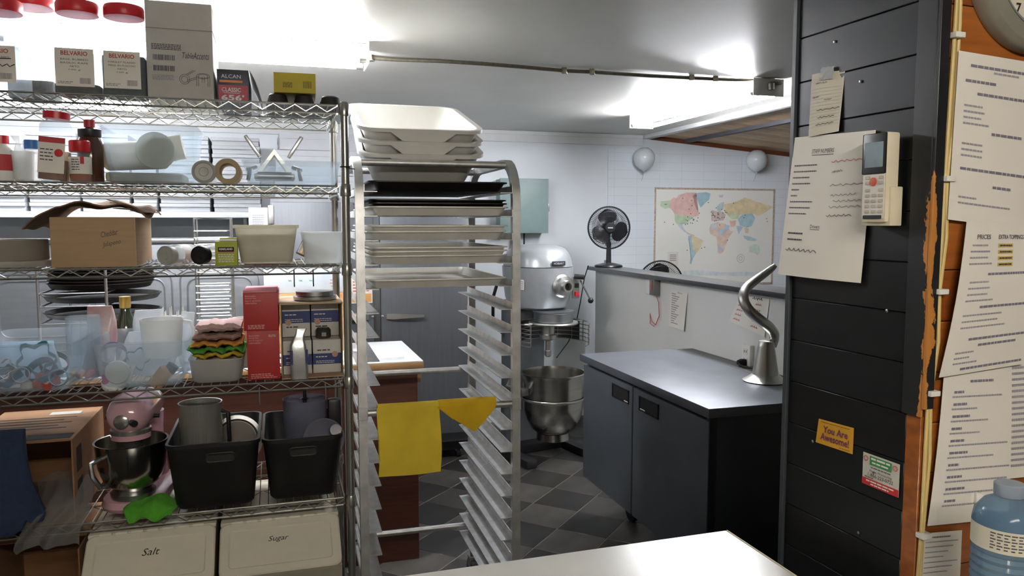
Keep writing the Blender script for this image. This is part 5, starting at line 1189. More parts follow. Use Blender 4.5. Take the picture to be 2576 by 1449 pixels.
mb = MB(); mb.lathe([(0.035, 0.21), (0.033, 0.19), (0.016, 0.187), (0.016, 0.15)], 24, X=Matrix.Translation((0, -0.035, 0))); mb.build('beater_shaft', STEELH, t)
mb = MB(); mb.lathe([(0.022, 0.0), (0.022, 0.006), (0.016, 0.01), (0.001, 0.01)], 24, X=Matrix.Translation((-0.006, -0.1, 0.278)) @ XR, cap1=False); hub = mb.build('hub_cap', CHROME, t)
mb = MB(); mb.cyl((0.022, -0.1, 0.275), (0.034, -0.118, 0.275), 0.01, seg=16); mb.build('hub_knob', BLACKP, t)
for s in (-1, 1):
    mb = MB(); mb.cyl((s * 0.06, -0.01, 0.272), (s * 0.076, -0.01, 0.272), 0.007); mb.build('speed_knob', BLACKP, t)
rb_ = 0.102
mb = MB(); mb.lathe([(0.001, 0.056), (0.05, 0.058), (0.08, 0.085), (0.095, 0.13), (rb_, 0.205), (rb_ + 0.003, 0.207), (rb_ - 0.003, 0.206), (0.092, 0.132), (0.077, 0.089), (0.05, 0.063), (0.001, 0.061)], 44, X=Matrix.Translation((0, -0.035, 0)), cap0=False, cap1=False); mb.build('bowl', M('mixer_bowl_steel', '#a9a6a0', 0.16, 1.0), t)
mb = MB(); mb.lathe([(0.062, 0.034), (0.064, 0.05), (0.052, 0.06), (0.05, 0.034)], 36, X=Matrix.Translation((0, -0.035, 0)), closed=True); mb.build('bowl_foot', STEELH, t)
mb = MB(); mb.tube([(-0.07, -0.1, 0.17), (-0.085, -0.135, 0.165), (-0.08, -0.14, 0.13), (-0.066, -0.12, 0.09), (-0.058, -0.092, 0.085)], 0.008, 8); mb.build('bowl_handle', STEELH, t)
# green cloth hanging off the shelf edge
def gsheet(u, v):
    x = -0.075 + 0.15 * u; s = v * 0.13
    yv = 0.03 - s if s < 0.05 else -0.02 - (s - 0.05) * .35
    z = 0.004 + 0.03 * math.sin(u * 3.1) * (1 - v) + 0.007 * math.sin(u * 11 + v * 4) - (0 if s < 0.05 else (s - 0.05) * .25)
    return (x * (0.75 + .25 * math.sin(1.2 + v * 2)), yv + 0.035 + 0.006 * math.sin(u * 7), z + 0.012)
c = SH.hit(376, 1265, -0.005)[0]
o = MB().sheet(gsheet, 24, 16, 0.003).build('dish_cloth', M('lime_cloth', '#4e9a25', **TOWEL), None, loc=SH.w(c, -0.005, Z5 + 0.0), rot=(0, 0, SH.th)); tag(o, 'bright green cloth draped at the foot of the pink mixer', 'cloth')
# open brown carton with a plastic bag spilling out
zt_ = SH.hit(180, 1106, 0.01)[1]
c, w = span(SH, -110, 186, 1200, 0.01)
t = thing('carton', 'large open-ended brown carton lying on the fifth shelf beside the pink mixer', 'box', SH.w(c, 0.01, Z5 + 0.001), SH.th)
hC5 = zt_ - Z5; dC5 = 0.42; q = 0.004
mb = MB(); mb.box(-w / 2, w / 2, 0, dC5, 0, q); mb.box(-w / 2, w / 2, 0, dC5, hC5 - q, hC5); mb.box(-w / 2, -w / 2 + q, 0, dC5, q, hC5 - q); mb.box(w / 2 - q, w / 2, 0, dC5, q, hC5 - q); mb.box(-w / 2 + q, w / 2 - q, dC5 - q, dC5, q, hC5 - q); mb.build('shell', CARD_D, t, smooth=False)
PRN = M('carton_print', '#2a231d', 0.8); mb = MB()
mb.box(w / 2 - 0.13, w / 2 - 0.01, 0.02, 0.075, hC5 + 0.0002, hC5 + 0.0008)
for i in range(5): mb.box(-w / 2 + 0.02, w / 2 - 0.05 - 0.03 * (i % 2), 0.15 + i * 0.035, 0.158 + i * 0.035, hC5 + 0.0002, hC5 + 0.0008)
mb.box(w / 2 + 0.0002, w / 2 + 0.0008, 0.04, 0.1, hC5 * .55, hC5 * .85); mb.box(w / 2 + 0.0002, w / 2 + 0.0008, 0.04, 0.1, hC5 * .12, hC5 * .45)
mb.build('print', PRN, t, smooth=False)
mb = MB(); mb.box(-w / 2 + 0.15, -w / 2 + 0.24, 0.33, 0.37, hC5 + 0.0002, hC5 + 0.0012); mb.build('packing_tape', M('tape', '#b9b6ae', 0.3), t, smooth=False)
def drape(u, v):
    x = -0.075 + 0.15 * u; s = v
    if s < .45: yv = 0.16 - s * .42; z = 0.075 - s * .10
    else: yv = -0.029 - (s - .45) * .05; z = 0.03 - (s - .45) * .16
    k = 0.016 * math.sin(u * 9 + v * 6) * (0.4 + v) + 0.007 * math.sin(u * 21 + v * 13)
    return (x + 0.02 * math.sin(v * 5) + 0.02 * v, yv + k - 0.012, z + 0.03 * math.sin(math.pi * u) * (1 - s * .5))
c = SH.hit(140, 1250, 0.0)[0]
o = MB().sheet(drape, 30, 30, 0.0008).build('plastic_bag', M('bag_film', '#dcdcd8', 0.08, clear=0.8, bump=0.6, bscale=45), None, loc=SH.w(c - 0.01, 0.0, Z5 + 0.012), rot=(0, 0, SH.th)); tag(o, 'clear plastic bag spilling out of the open brown carton', 'bag')
# navy oven mitt hanging in front
NAVM = M('navy_quilt', '#20304a', 0.9, noise=0.15, scale=60, bump=0.5, bscale=120)
c, w = span(SH, -75, 62, 1090, -0.04); zt_ = SH.hit(30, 1082, -0.04)[1]
t = thing('oven_mitt', 'long navy oven mitt hanging in front of the open brown carton', 'oven mitt', SH.w(c + w / 2, -0.045, zt_), SH.th)
zb_ = SH.hit(40, 1345, -0.04)[1] - zt_
ol = [(-w, 0), (0, 0), (0.004, zb_ * .3), (0.012, zb_ * .5), (0.034, zb_ * .72), (0.044, zb_ * .8), (0.036, zb_ * .88), (0.012, zb_ * .9), (-0.004, zb_ * .86), (-0.012, zb_ * .93), (-0.04, zb_), (-w * .75, zb_ * .99), (-w * .95, zb_ * .9), (-w, zb_ * .6)]
mb = MB(); mb.loft([[(x * s + (1 - s) * -w / 2, y, z * s + (1 - s) * zb_ / 2) for x, z in ol] for s, y in ((.95, -0.013), (1, -0.008), (1, 0.008), (.95, 0.013))]); mb.build('mitt', NAVM, t)
mb = MB(); mb.box(-w - 0.001, 0.001, -0.0145, 0.0145, -0.03, 0.001, 0.003); mb.build('cuff', NAVM, t)
mb = MB(); mb.tube([(-w * .5, 0, 0), (-w * .5 - 0.008, 0.01, 0.07), (-w * .5, 0.034, Z4 - 0.02 - zt_), (-w * .5 + 0.008, 0.01, 0.07), (-w * .5, 0, 0)], 0.002, 6); mb.build('loop', NAVM, t)
# lower carton on the floor
c, w = span(SH, -60, 200, 1420, 0.02); zt_ = SH.hit(120, 1392, 0.02)[1]
t = thing('carton', 'open brown carton standing on the floor under the shelving', 'box', SH.w(c, 0.02, 0.001), SH.th)
mb = MB(); mb.box(-w / 2, w / 2, 0, 0.4, 0, .004); mb.box(-w / 2, w / 2, 0, .004, .004, zt_ - .1); mb.box(-w / 2, w / 2, .396, .4, .004, zt_); mb.box(-w / 2, -w / 2 + .004, .004, .396, .004, zt_); mb.box(w / 2 - .004, w / 2, .004, .396, .004, zt_); mb.build('shell', CARD_D, t, smooth=False)
mb = MB(); mb.box(-w / 2, w / 2, 0.1, .4, zt_ + .001, zt_ + .004); mb.build('top_flap', CARD_D, t, smooth=False)
mb = MB(); mb.box(-w * .3, -w * .08, 0.12, 0.2, zt_ + .0045, zt_ + .005); mb.box(w * .1, w * .4, 0.12, 0.2, zt_ + .0045, zt_ + .005); mb.build('print', PRN, t, smooth=False)
# ingredient bins
IVO = M('ivory_bin', '#cfc9b6', 0.42, noise=0.04, scale=8); IVB = M('ivory_bin_body', '#8f8a7a', 0.5, noise=0.05)
def ing_bin(lab, pl, pr, word, hy, fy, wx):
    c, w = span(SH, pl, pr, 1400, -0.06)
    mid = (pl + pr) / 2
    b_h, z_h = 0.0, SH.hit(mid, hy, 0.0)[1]; b_f = -0.125; z_f = SH.hit(mid, fy, b_f)[1]
    t = thing('ingredient_bin', lab, 'bin', SH.w(c, 0, 0), SH.th, 'ingredient bins under the shelving')
    w -= 0.008
    prof = [(b_f + 0.03, 0.10), (b_f + 0.005, z_f - 0.015), (b_h, z_h - 0.012), (0.40, z_h - 0.012), (0.38, 0.10)]
    mb = MB(); mb.loft([[(x * s, y, z) for y, z in prof] for x, s in ((-w / 2, 1), (w / 2, 1))]); mb.build('body', IVB, t, smooth=False)
    ang = math.atan2(z_h - z_f, b_h - b_f); Ls = math.hypot(z_h - z_f, b_h - b_f) + 0.012
    X = Matrix.Translation((0, b_f, z_f)) @ Matrix.Rotation(ang, 4, 'X') @ Matrix.Translation((0, -0.01, 0))
    mb = MB(); mb.loft([rr(w, Ls, 0.02, -0.022, 5, 0, Ls / 2), rr(w, Ls, 0.022, -0.002, 5, 0, Ls / 2), rr(w - 0.008, Ls - 0.008, 0.02, 0.002, 5, 0, Ls / 2), rr(w - 0.05, Ls - 0.05, 0.012, 0.002, 5, 0, Ls / 2), rr(w - 0.058, Ls - 0.058, 0.01, -0.002, 5, 0, Ls / 2)], X=X); ld = mb.build('sloped_lid', IVO, t)
    mb = MB(); mb.box(-w / 2, w / 2, b_h + 0.006, 0.40, z_h - 0.011, z_h + 0.002, 0.004); mb.build('rear_top', IVO, t)
    n = 7
    for i in range(n):
        x = -w * .36 + w * .72 * i / (n - 1); mb = MB(); mb.cyl((x - w * .045, b_h + 0.002, z_h + 0.002), (x + w * .045, b_h + 0.002, z_h + 0.002), 0.005, seg=8); mb.build('hinge', IVO, t)
    tx = text(word, BLACKINK, ld, X @ Vector((wx * w, Ls * .62, -0.001)), width=0.012 * len(word), height=0.022, rot=(ang, 0, 0), shear=0.3); tx.name = 'handwriting'
    for x in (-w * .35, w * .35):
        for y in (-0.03, 0.32):
            cs = MB().box(x - .015, x + .015, y - .015, y + .015, 0.05, 0.1, .002).build('caster_fork', ALU, t); MB().cyl((x - .011, y, .032), (x + .011, y, .032), .032, seg=18).build('wheel', RUBBER, cs)
ing_bin('ivory ingredient bin with a sloping lid marked Salt', 204, 545, 'Salt', 1336, 1470, 0.0)
ing_bin('ivory ingredient bin with a sloping lid marked Sugar', 549, 860, 'Sugar', 1306, 1430, -0.02)

# ---- zip tie on the post
mb = MB(); mb.tube([(0.0145 * math.cos(R(a)), 0.0145 * math.sin(R(a)), 0) for a in range(0, 360, 24)], 0.0018, 6, closed=True); mb.tube([(0.0, -0.0145, 0), (0.012, -0.022, -0.006), (0.026, -0.03, -0.008)], 0.0015, 6)
o = mb.build('zip_tie', RUBBER, None, loc=SH.w(0, 0, SH.hit(872, 420, 0)[1]), rot=(0, 0, SH.th)); tag(o, 'black cable tie around the shelving post', 'cable tie')

# ================================================================== ON THE BROWN COUNTER
cb0 = CBB + 0.30; zc_ = 0.9305
ca, cw_ = span(ROOM, 118, 398, 740, cb0)
stand = thing('pan_stand', 'wire stand on the counter holding round pizza pans', 'rack', ROOM.w(ca, cb0, zc_), ROOM.th)
rp = cw_ / 2 * 1.06
lv = [ROOM.hit(258, y, cb0)[1] for y in (792, 752, 722)]
mb = MB()
for x in (-rp * .82, rp * .24): mb.tube([(x, -rp * 1.04, 0), (x, -rp * 1.04, lv[2] + 0.12 - zc_), (x, rp * 1.04, lv[2] + 0.12 - zc_), (x, rp * 1.04, 0)], 0.006, 8)
mb.build('uprights', STEELH, stand)
for z in lv:
    mb = MB()
    for x in (-rp * .82, rp * .24): mb.tube([(x, -rp * 1.04, z - zc_ - 0.006), (x, rp * 1.04, z - zc_ - 0.006)], 0.0035, 6)
    for y in (-rp * 1.04, rp * 1.04): mb.tube([(-rp * .82, y, z - zc_ - 0.006), (rp * .24, y, z - zc_ - 0.006)], 0.0035, 6)
    mb.build('pan_support', STEELH, stand)
DK = M('dark_pizza_pan', '#2f2b29', 0.45, 0.5, noise=0.3, scale=20)
pme = MB().lathe([(rp * .9, 0.0), (rp * .93, 0.002), (rp * .98, 0.02), (rp, 0.022), (rp, 0.025), (rp * .965, 0.024), (rp * .91, 0.004), (0.001, 0.003)], 48, cap1=False).mesh('pizza_pan', DK)
labs = ('dark round pizza pan alone on the lowest level of the wire stand', 'dark round pizza pan alone on the middle level of the wire stand')
for k, z in enumerate(lv[:2]):
    o = bpy.data.objects.new('pizza_pan', pme); col.objects.link(o); o.location = ROOM.w(ca + 0.0, cb0, z + 0.0005); tag(o, labs[k], 'pan', 'pizza pans on the wire stand')
for k in range(6):
    o = bpy.data.objects.new('pizza_pan', pme); col.objects.link(o); o.location = ROOM.w(ca - 0.006 + 0.004 * (k % 3), cb0, lv[2] + 0.0005 + k * 0.0125); o.scale = (.9, .9, 1)
    tag(o, 'dark pizza pan, %s in the nested pile on the wire stand' % ('lowest', 'second up', 'third up', 'fourth up', 'fifth up', 'uppermost')[k], 'pan', 'nested pizza pans at the top of the wire stand')
# chrome ladder rack for small shelves
ca2, cw2 = span(ROOM, 492, 583, 680, CBB + 0.45)
t = thing('cooling_rack', 'chrome ladder-like cooling rack standing on the counter', 'rack', ROOM.w(ca2, CBB + 0.45, zc_), ROOM.th)
zt2 = ROOM.hit(540, 550, CBB + 0.45)[1] - zc_; h2_ = cw2 / 2
mb = MB()
for y in (0, 0.14): mb.tube([(-h2_, y, 0), (-h2_, y, zt2), (h2_, y, zt2), (h2_, y, 0)], 0.004, 8)
for x in (-h2_, h2_): mb.tube([(x, 0, zt2), (x, 0.14, zt2)], 0.004, 8)
mb.build('frame', CHROME, t)
n = 18
for i in range(n):
    z = zt2 * (0.06 + 0.9 * i / n)
    if 9 < i < 11: continue
    mb = MB(); mb.tube([(-h2_, -0.012, z), (h2_ * .8, -0.012, z), (h2_ * .9, 0.07, z), (h2_ * .8, 0.15, z), (-h2_, 0.15, z)], 0.003, 6); mb.build('rung', CHROME, t)
# whiteboard calendar on a wooden box
ca3, cw3 = span(ROOM, 664, 866, 720, CBB + 0.42)
zt3 = ROOM.hit(800, 690, CBB + 0.42)[1]; zb3 = ROOM.hit(800, 735, CBB + 0.42)[1]
t = thing('wooden_box', 'low orange-brown wooden box on the counter behind the red boxes', 'box', ROOM.w(ca3, CBB + 0.44, zc_), ROOM.th)
MB().box(-cw3 / 2, cw3 / 2, -0.06, 0.12, 0, zb3 - zc_ - 0.001, 0.004).build('body', M('box_pine', '#b1834f', 0.6, noise=0.2, scale=5, stretch=(1, 8, 12)), t)
t = thing('whiteboard', 'white planner board with teal and red notes behind the red boxes', 'whiteboard', ROOM.w(ca3, CBB + 0.40, zb3), ROOM.th)
MB().box(-cw3 / 2, cw3 / 2, 0, 0.012, 0, zt3 - zb3 + 0.03, 0.002).build('board', M('board_white', '#b9c1c6', 0.35), t)
TLI = M('teal_ink', '#2f8f96', 0.7)
for px_, py_ in ((725, 706), (752, 706), (778, 706)):
    a_, z_ = ROOM.hit(px_, py_, CBB + 0.40); stroke(t, TLI, [(a_ - ca3 + 0.003 * i, z_ - zb3 + 0.004 * math.sin(i * 2.3)) for i in range(6)], -0.001, 0.001)
for px_, py_ in ((836, 704), (836, 712), (838, 719)):
    a_, z_ = ROOM.hit(px_, py_, CBB + 0.40); stroke(t, REDINK, [(a_ - ca3 - 0.012 + 0.003 * i, z_ - zb3 + 0.003 * math.sin(i * 2.3)) for i in range(9)], -0.001, 0.0009)
# note on the fridge door, white with an orange lower half
a0_, z1_ = ROOM.hit(882, 700, FB - 0.002); a1_2, z0_ = ROOM.hit(937, 762, FB - 0.002)
t = thing('fridge_note', 'white and orange note with red writing stuck on the fridge door', 'note', ROOM.w((a0_ + a1_2) / 2, FB - 0.0012, z0_), ROOM.th)
nw, nh = a1_2 - a0_, z1_ - z0_
MB().box(-nw / 2, nw / 2, -0.0015, 0.0, 0, nh).build('sheet', PAPER, t, smooth=False); MB().box(-nw / 2 + .006, nw / 2 - .006, -0.0025, -0.0016, 0.006, nh * .38).build('orange_band', M('note_orange', '#cf9a58', 0.7), t, smooth=False)
dashes(t, REDINK, sum((words(-nw * .4, nw * .35, nh * (.85 - .12 * i), 0.006, rnd) for i in range(4)), []), -0.0022)
# paper towel holder bits at the fridge side: white label sheet and shelf bracket block
a_, z_ = ROOM.hit(650, 560, CBB + 0.5)
t = thing('receipt_pad', 'white order pad standing on the prep cabinet beside the fridge', 'paper pad', ROOM.w(ROOM.hit(650, 560, pb + 0.1)[0], pb + 0.1, pz + 0.021), ROOM.th)
MB().box(-0.05, 0.05, 0, 0.02, 0, ROOM.hit(650, 522, pb + 0.1)[1] - pz - 0.02, 0.002).build('pad', M('order_pad', '#b9bbbd', 0.8), t)
dashes(t, INKL, sum((words(-0.03, 0.03, 0.05 + 0.012 * i, 0.003, rnd) for i in range(7)), []), -0.0008)

# ================================================================== YELLOW CLOTHS ON THE RACK
YC = M('yellow_wipe', '#dcc03a', 0.95, noise=0.12, scale=10, bump=0.5, bscale=220)
zbar = ZMID + 0.0125
a0, _ = RK.hit(951, 1100, -0.016); a1_, _ = RK.hit(1108, 1100, -0.016); zlo = RK.hit(1030, 1193, -0.016)[1]
def drapebar(u, v):
    x = a0 + (a1_ - a0) * u; Lf = zbar - zlo; Lb = Lf * 0.86
    s = v * (Lf + Lb + 0.05); rr_ = 0.0155
    wav = 0.003 * math.sin(u * 6 + 1)
    if s < Lf: return (x + 0.004 * math.sin(s * 20), -rr_ - 0.004 * (1 - s / Lf) * math.sin(u * 4) + wav * (1 - s / Lf) - 0.003, zlo + s)
    s2 = s - Lf
    if s2 < 0.05: a = math.pi * s2 / 0.05; return (x, -rr_ * math.cos(a), zbar + rr_ * math.sin(a) - 0.002)
    s3 = s2 - 0.05
    return (x + 0.02 * s3 * 3 * (0.5 - u) , rr_ + wav, zbar - s3)
o = MB().sheet(drapebar, 20, 46, 0.003).build('cleaning_cloth', YC, None, loc=RK.w(0, 0, 0), rot=(0, 0, RK.th)); tag(o, 'square yellow cleaning cloth folded over the rack crossbar', 'cloth')
at0, _ = RK.hit(1104, 1015, -0.016); at1, _ = RK.hit(1248, 1015, -0.016); zt0 = RK.hit(1195, 1080, -0.016)[1]
def tri(u, v):
    x = at0 + (at1 - at0) * u
    tip = 0.62; wd_ = min(u / tip, (1 - u) / (1 - tip)); Lf = 0.008 + (zbar - zt0) * max(0, wd_) ** 0.9
    Lb = Lf * 0.8; s = v * (Lf + Lb + 0.05); rr_ = 0.0155
    if s < Lf: return (x, -rr_ - 0.004 - 0.003 * math.sin(u * 9), zbar - Lf + s)
    s2 = s - Lf
    if s2 < 0.05: a = math.pi * s2 / 0.05; return (x, -(rr_ + 0.002) * math.cos(a), zbar + (rr_) * math.sin(a))
    return (x, rr_ + 0.002, zbar - (s2 - 0.05))
o = MB().sheet(tri, 30, 40, 0.003).build('cleaning_cloth', M('deep_yellow_wipe', '#cfa81c', 0.95, noise=0.12, scale=10, bump=0.5, bscale=220), None, loc=RK.w(0, 0, 0), rot=(0, 0, RK.th)); tag(o, 'deep yellow cloth hanging as a pointed corner from the rack crossbar', 'cloth')
o = MB().sheet(lambda u, v: (at0 - 0.006 + 0.03 * u + .022 * v, -0.022 - 0.004 * math.sin(3 * u), zbar - 0.002 - 0.045 * v * (0.4 + u * .6)), 8, 8, 0.004).build('cleaning_cloth', MATS['deep_yellow_wipe'], None, loc=RK.w(0, 0, 0), rot=(0, 0, RK.th)); tag(o, 'small folded tail of deep yellow cloth between the two hanging cloths', 'cloth')

# ================================================================== HALF WALL AND BACK WALL
# desk fan on the ledge
zL = zl + 0.0265
fb_, _ = ROOM.hita(1531, 650, HA + 0.055)
DKF = M('fan_black', '#17181b', 0.35)
fz = ROOM.hita(1532, 573, HA + 0.055)[1] - zL
def fan(name, lab, loc, rz, R0, zc, full=True):
    t = thing(name, lab, 'fan', loc, rz)
    XF = Matrix.Translation((0, 0, zc)) @ Matrix.Rotation(R(90), 4, 'X')
    mb = MB()
    for zz in (0.045, -0.025):
        mb.tube([(R0 * math.cos(R(a)), R0 * math.sin(R(a)), zz * .2) for a in range(0, 360, 8)], 0.005, 6, closed=True, X=XF)
        for q in (0.55, 0.78):
            mb.tube([(R0 * q * math.cos(R(a)), R0 * q * math.sin(R(a)), zz * .85) for a in range(0, 360, 10)], 0.0012, 5, closed=True, X=XF)
        for k in range(72):
            a = 2 * math.pi * k / 72; ca_, sa_ = math.cos(a), math.sin(a)
            mb.tube([(R0 * .24 * ca_, R0 * .24 * sa_, zz), (R0 * .7 * ca_, R0 * .7 * sa_, zz * .95), (R0 * ca_, R0 * sa_, zz * .2)], 0.0011, 4, X=XF)
    mb.build('cage', M('fan_wire', '#2a2b2e', 0.35, 0.4), t)
    mb = MB(); mb.lathe([(R0 * .25, 0.043), (R0 * .25, 0.05), (R0 * .22, 0.054), (0.001, 0.055)], 28, X=XF, cap1=False); hb_ = mb.build('hub', DKF, t)
    mb = MB(); mb.box(-R0 * .12, R0 * .12, -0.0565, -0.0555, zc - 0.004, zc + 0.004); mb.build('badge', M('badge_silver', '#b9bcc0', 0.4, 0.3), t, smooth=False)
    mb = MB(); mb.lathe([(R0 * .3, -0.02), (R0 * .3, -0.06), (R0 * .22, -0.1), (0.001, -0.105)], 24, X=XF); mb.build('motor', DKF, t)
    for k in range(3):
        a0_ = R(100 + 120 * k)
        def bl(u, v):
            r_ = R0 * (.16 + .74 * v); wv = 2.05 * min(1.0, 0.45 + 1.3 * v) * math.sqrt(max(0.02, 1 - v ** 5)) * (1 - 0.25 * v); a = a0_ + (u - .5) * wv
            return (r_ * math.cos(a), r_ * math.sin(a), 0.012 + (u - .5) * 0.03)
        MB().sheet(bl, 10, 10, 0.002, X=XF).build('blade', DKF, t)
    return t
fl = ROOM.w(HA + 0.055, fb_, zL)
t = fan('desk_fan', 'black desk fan standing on the dark ledge', fl, R(4), 0.148, fz)
MB().lathe([(0.095, 0.0), (0.1, 0.004), (0.096, 0.014), (0.05, 0.026), (0.028, 0.03), (0.001, 0.03)], 36, cap1=False).build('base', DKF, t)
MB().loft([rr(0.036, 0.03, 0.008, 0.02), rr(0.03, 0.026, 0.008, fz - 0.1)]).build('stem', DKF, t)
mb = MB(); mb.box(-0.014, 0.014, 0.01, 0.05, fz - 0.13, fz - 0.01, 0.005); mb.build('neck', DKF, t)
MB().cyl((-0.028, -0.02, 0.026), (-0.028, -0.02, 0.05), 0.008).build('knob', STEELH, t)
# second fan just showing behind the half wall
cab = HA + 0.55
fb2, fzz = ROOM.hita(1662, 712, cab)
t = fan('pedestal_fan', 'black pedestal fan whose cage top shows behind the half wall', ROOM.w(cab, fb2, 0.001), R(0), 0.165, fzz)
MB().lathe([(0.16, 0), (0.16, 0.012), (0.03, 0.03), (0.001, 0.03)], 32, cap1=False).build('base', DKF, t); MB().cyl((0, 0.04, 0.02), (0, 0.04, fzz - 0.02), 0.012).build('pole', STEELH, t)
# balloons
for px, py, lab in ((1619, 399, 'white balloon taped to the back wall by the panel seam'), (1902, 404, 'white balloon taped to the back wall above the map corner')):
    a_, z_ = ROOM.hit(px, py, BW - 0.09)
    t = thing('balloon', lab, 'balloon', ROOM.w(a_, BW - 0.10, z_), ROOM.th, 'balloons on the back wall'); rb = 0.087
    MB().lathe([(0.001, -rb * 1.12), (0.01, -rb * 1.1), (rb * .45, -rb * .92), (rb * .8, -rb * .6), (rb * .98, -rb * .1), (rb * .95, rb * .35), (rb * .7, rb * .75), (rb * .35, rb * .96), (0.001, rb)], 32).build('skin', M('balloon_white', '#c9cfd2', 0.2, noise=0.02), t)
    mb = MB(); mb.lathe([(0.004, -rb * 1.1), (0.012, -rb * 1.2), (0.002, -rb * 1.19)], 12); mb.build('knot', MATS['balloon_white'], t)
    mb = MB(); mb.tube([(0, 0, -rb * 1.18), (0.003, 0.02, -rb * 1.5), (0, 0.04, -rb * 2.0)], 0.0015, 5); mb.build('string', M('balloon_string', '#9aa0a5', 0.8), t)
# world map
MBp = BW - 0.008
def mp_(zx, zy): return ROOM.hit(1440 + zx / 3.45, 340 + zy / 3.45, MBp)
aTL, zTL = mp_(712, 452); aTR, zTR = mp_(1757, 480); zBL = ROOM.hit(1645, 722, MBp)[1]
wm = thing('world_map', 'large laminated world map with coloured countries on the back wall', 'map', ROOM.w(0, 0, 0), ROOM.th)
MB().box(aTL, aTR, MBp - 0.002, MBp + 0.001, zBL, zTL).build('sheet', M('map_sea', '#f0f1ea', 0.3, noise=0.03, scale=2), wm, smooth=False)
mb = MB(); bdr = 0.016
mb.box(aTL, aTR, MBp - 0.003, MBp - 0.0015, zTL - bdr, zTL); mb.box(aTL, aTR, MBp - 0.003, MBp - 0.0015, zBL, zBL + bdr); mb.box(aTL, aTL + bdr, MBp - 0.003, MBp - 0.0015, zBL, zTL); mb.box(aTR - bdr, aTR, MBp - 0.003, MBp - 0.0015, zBL, zTL)
mb.build('border', M('map_border', '#b9a99a', 0.5, noise=0.3, scale=80), wm, smooth=False)
def land(name, c, pts, lift=0.0):
    mb = MB(); P = [mp_(*p) for p in pts]; n = len(P)
    vs = [(a, MBp - 0.0028 - lift, z) for a, z in P]
    bm = mb.bm; vv = [bm.verts.new(v) for v in vs]; f = bm.faces.new(vv); bmesh.ops.triangulate(bm, faces=[f])
    c = tuple(0.66 * q + 0.34 * 0.85 for q in hx(c))
    mb.build(name, M('map_' + name, c, 0.5, noise=0.12, scale=25), wm, smooth=False)
land('alaska', '#a9cf9a', [(765, 575), (840, 568), (845, 630), (800, 640), (760, 615)])
land('canada', '#e0a394', [(845, 570), (880, 540), (900, 550), (920, 520), (990, 498), (1075, 500), (1040, 530), (1060, 600), (1085, 660), (1095, 700), (1050, 710), (1020, 700), (885, 688), (865, 650), (840, 630)])
land('united_states', '#a8cc92', [(885, 690), (1020, 700), (1050, 712), (1010, 745), (1000, 770), (960, 765), (900, 770), (885, 730)])
land('mexico', '#b9c3d8', [(905, 770), (950, 770), (965, 810), (1000, 850), (970, 840), (930, 800)])
land('central_america', '#d2a98a', [(975, 835), (1010, 850), (1060, 870), (1050, 880), (1000, 860)])
land('greenland', '#6fb3c6', [(1045, 530), (1090, 500), (1160, 495), (1198, 508), (1185, 560), (1150, 590), (1112, 630), (1095, 600), (1080, 545)])
land('andes', '#8fc0d2', [(1005, 875), (1035, 870), (1030, 920), (1040, 985), (1075, 1020), (1045, 1070), (1030, 1120), (1015, 1115), (1030, 1030), (1020, 960), (1003, 910)])
land('brazil', '#e0cf8e', [(1035, 872), (1080, 885), (1135, 915), (1115, 960), (1085, 1015), (1060, 1015), (1040, 960), (1030, 910)], 0.0004)
land('africa', '#e3bfa0', [(1200, 775), (1255, 755), (1330, 770), (1370, 830), (1395, 835), (1360, 880), (1335, 940), (1310, 1010), (1280, 1030), (1260, 1020), (1255, 930), (1245, 880), (1195, 860), (1185, 815)])
land('sahara', '#c9d4e2', [(1205, 770), (1250, 760), (1245, 810), (1210, 820)], 0.0004)
land('congo', '#a9c4e0', [(1265, 820), (1310, 810), (1310, 865), (1270, 870)], 0.0004)
land('sudan', '#9cc4e4', [(1320, 775), (1365, 785), (1350, 830), (1325, 830)], 0.0004)
land('namibia', '#a9bfe2', [(1262, 965), (1300, 960), (1300, 1000), (1268, 995)], 0.0004)
land('europe', '#c9b3a6', [(1205, 650), (1240, 660), (1300, 665), (1330, 690), (1310, 740), (1260, 745), (1205, 745), (1215, 700)])
land('scandinavia', '#a8c6c9', [(1250, 620), (1290, 585), (1315, 580), (1310, 640), (1280, 665), (1255, 655)])
land('russia', '#dfc67c', [(1315, 600), (1370, 590), (1430, 575), (1495, 540), (1560, 565), (1640, 590), (1740, 620), (1690, 650), (1640, 690), (1600, 700), (1570, 680), (1450, 690), (1400, 680), (1350, 700), (1320, 670)])
land('kazakhstan', '#c3d79a', [(1345, 695), (1400, 675), (1450, 690), (1440, 725), (1380, 730)], 0.0004)
land('arabia', '#e2a78e', [(1360, 745), (1420, 740), (1410, 790), (1375, 800)])
land('china', '#86bccb', [(1435, 730), (1470, 690), (1560, 680), (1585, 720), (1555, 790), (1510, 805), (1450, 780)])
land('india', '#a8c4dc', [(1420, 790), (1455, 785), (1480, 800), (1440, 860)])
land('indochina', '#d9b99a', [(1490, 805), (1530, 810), (1525, 850), (1500, 850)])
land('indonesia', '#9fcbd4', [(1480, 870), (1540, 880), (1600, 905), (1590, 920), (1520, 915), (1490, 895)])
land('australia', '#c3dfd0', [(1530, 970), (1580, 945), (1620, 960), (1630, 1010), (1605, 1040), (1575, 1020), (1530, 1015)])
land('svalbard', '#b9bcd8', [(1268, 520), (1310, 518), (1300, 540), (1275, 540)])
land('antarctica', '#cfdfe2', [(900, 1180), (1100, 1170), (1300, 1190), (1500, 1185), (1700, 1195), (1700, 1225), (900, 1215)])
mb = MB(); rb2 = random.Random(4)
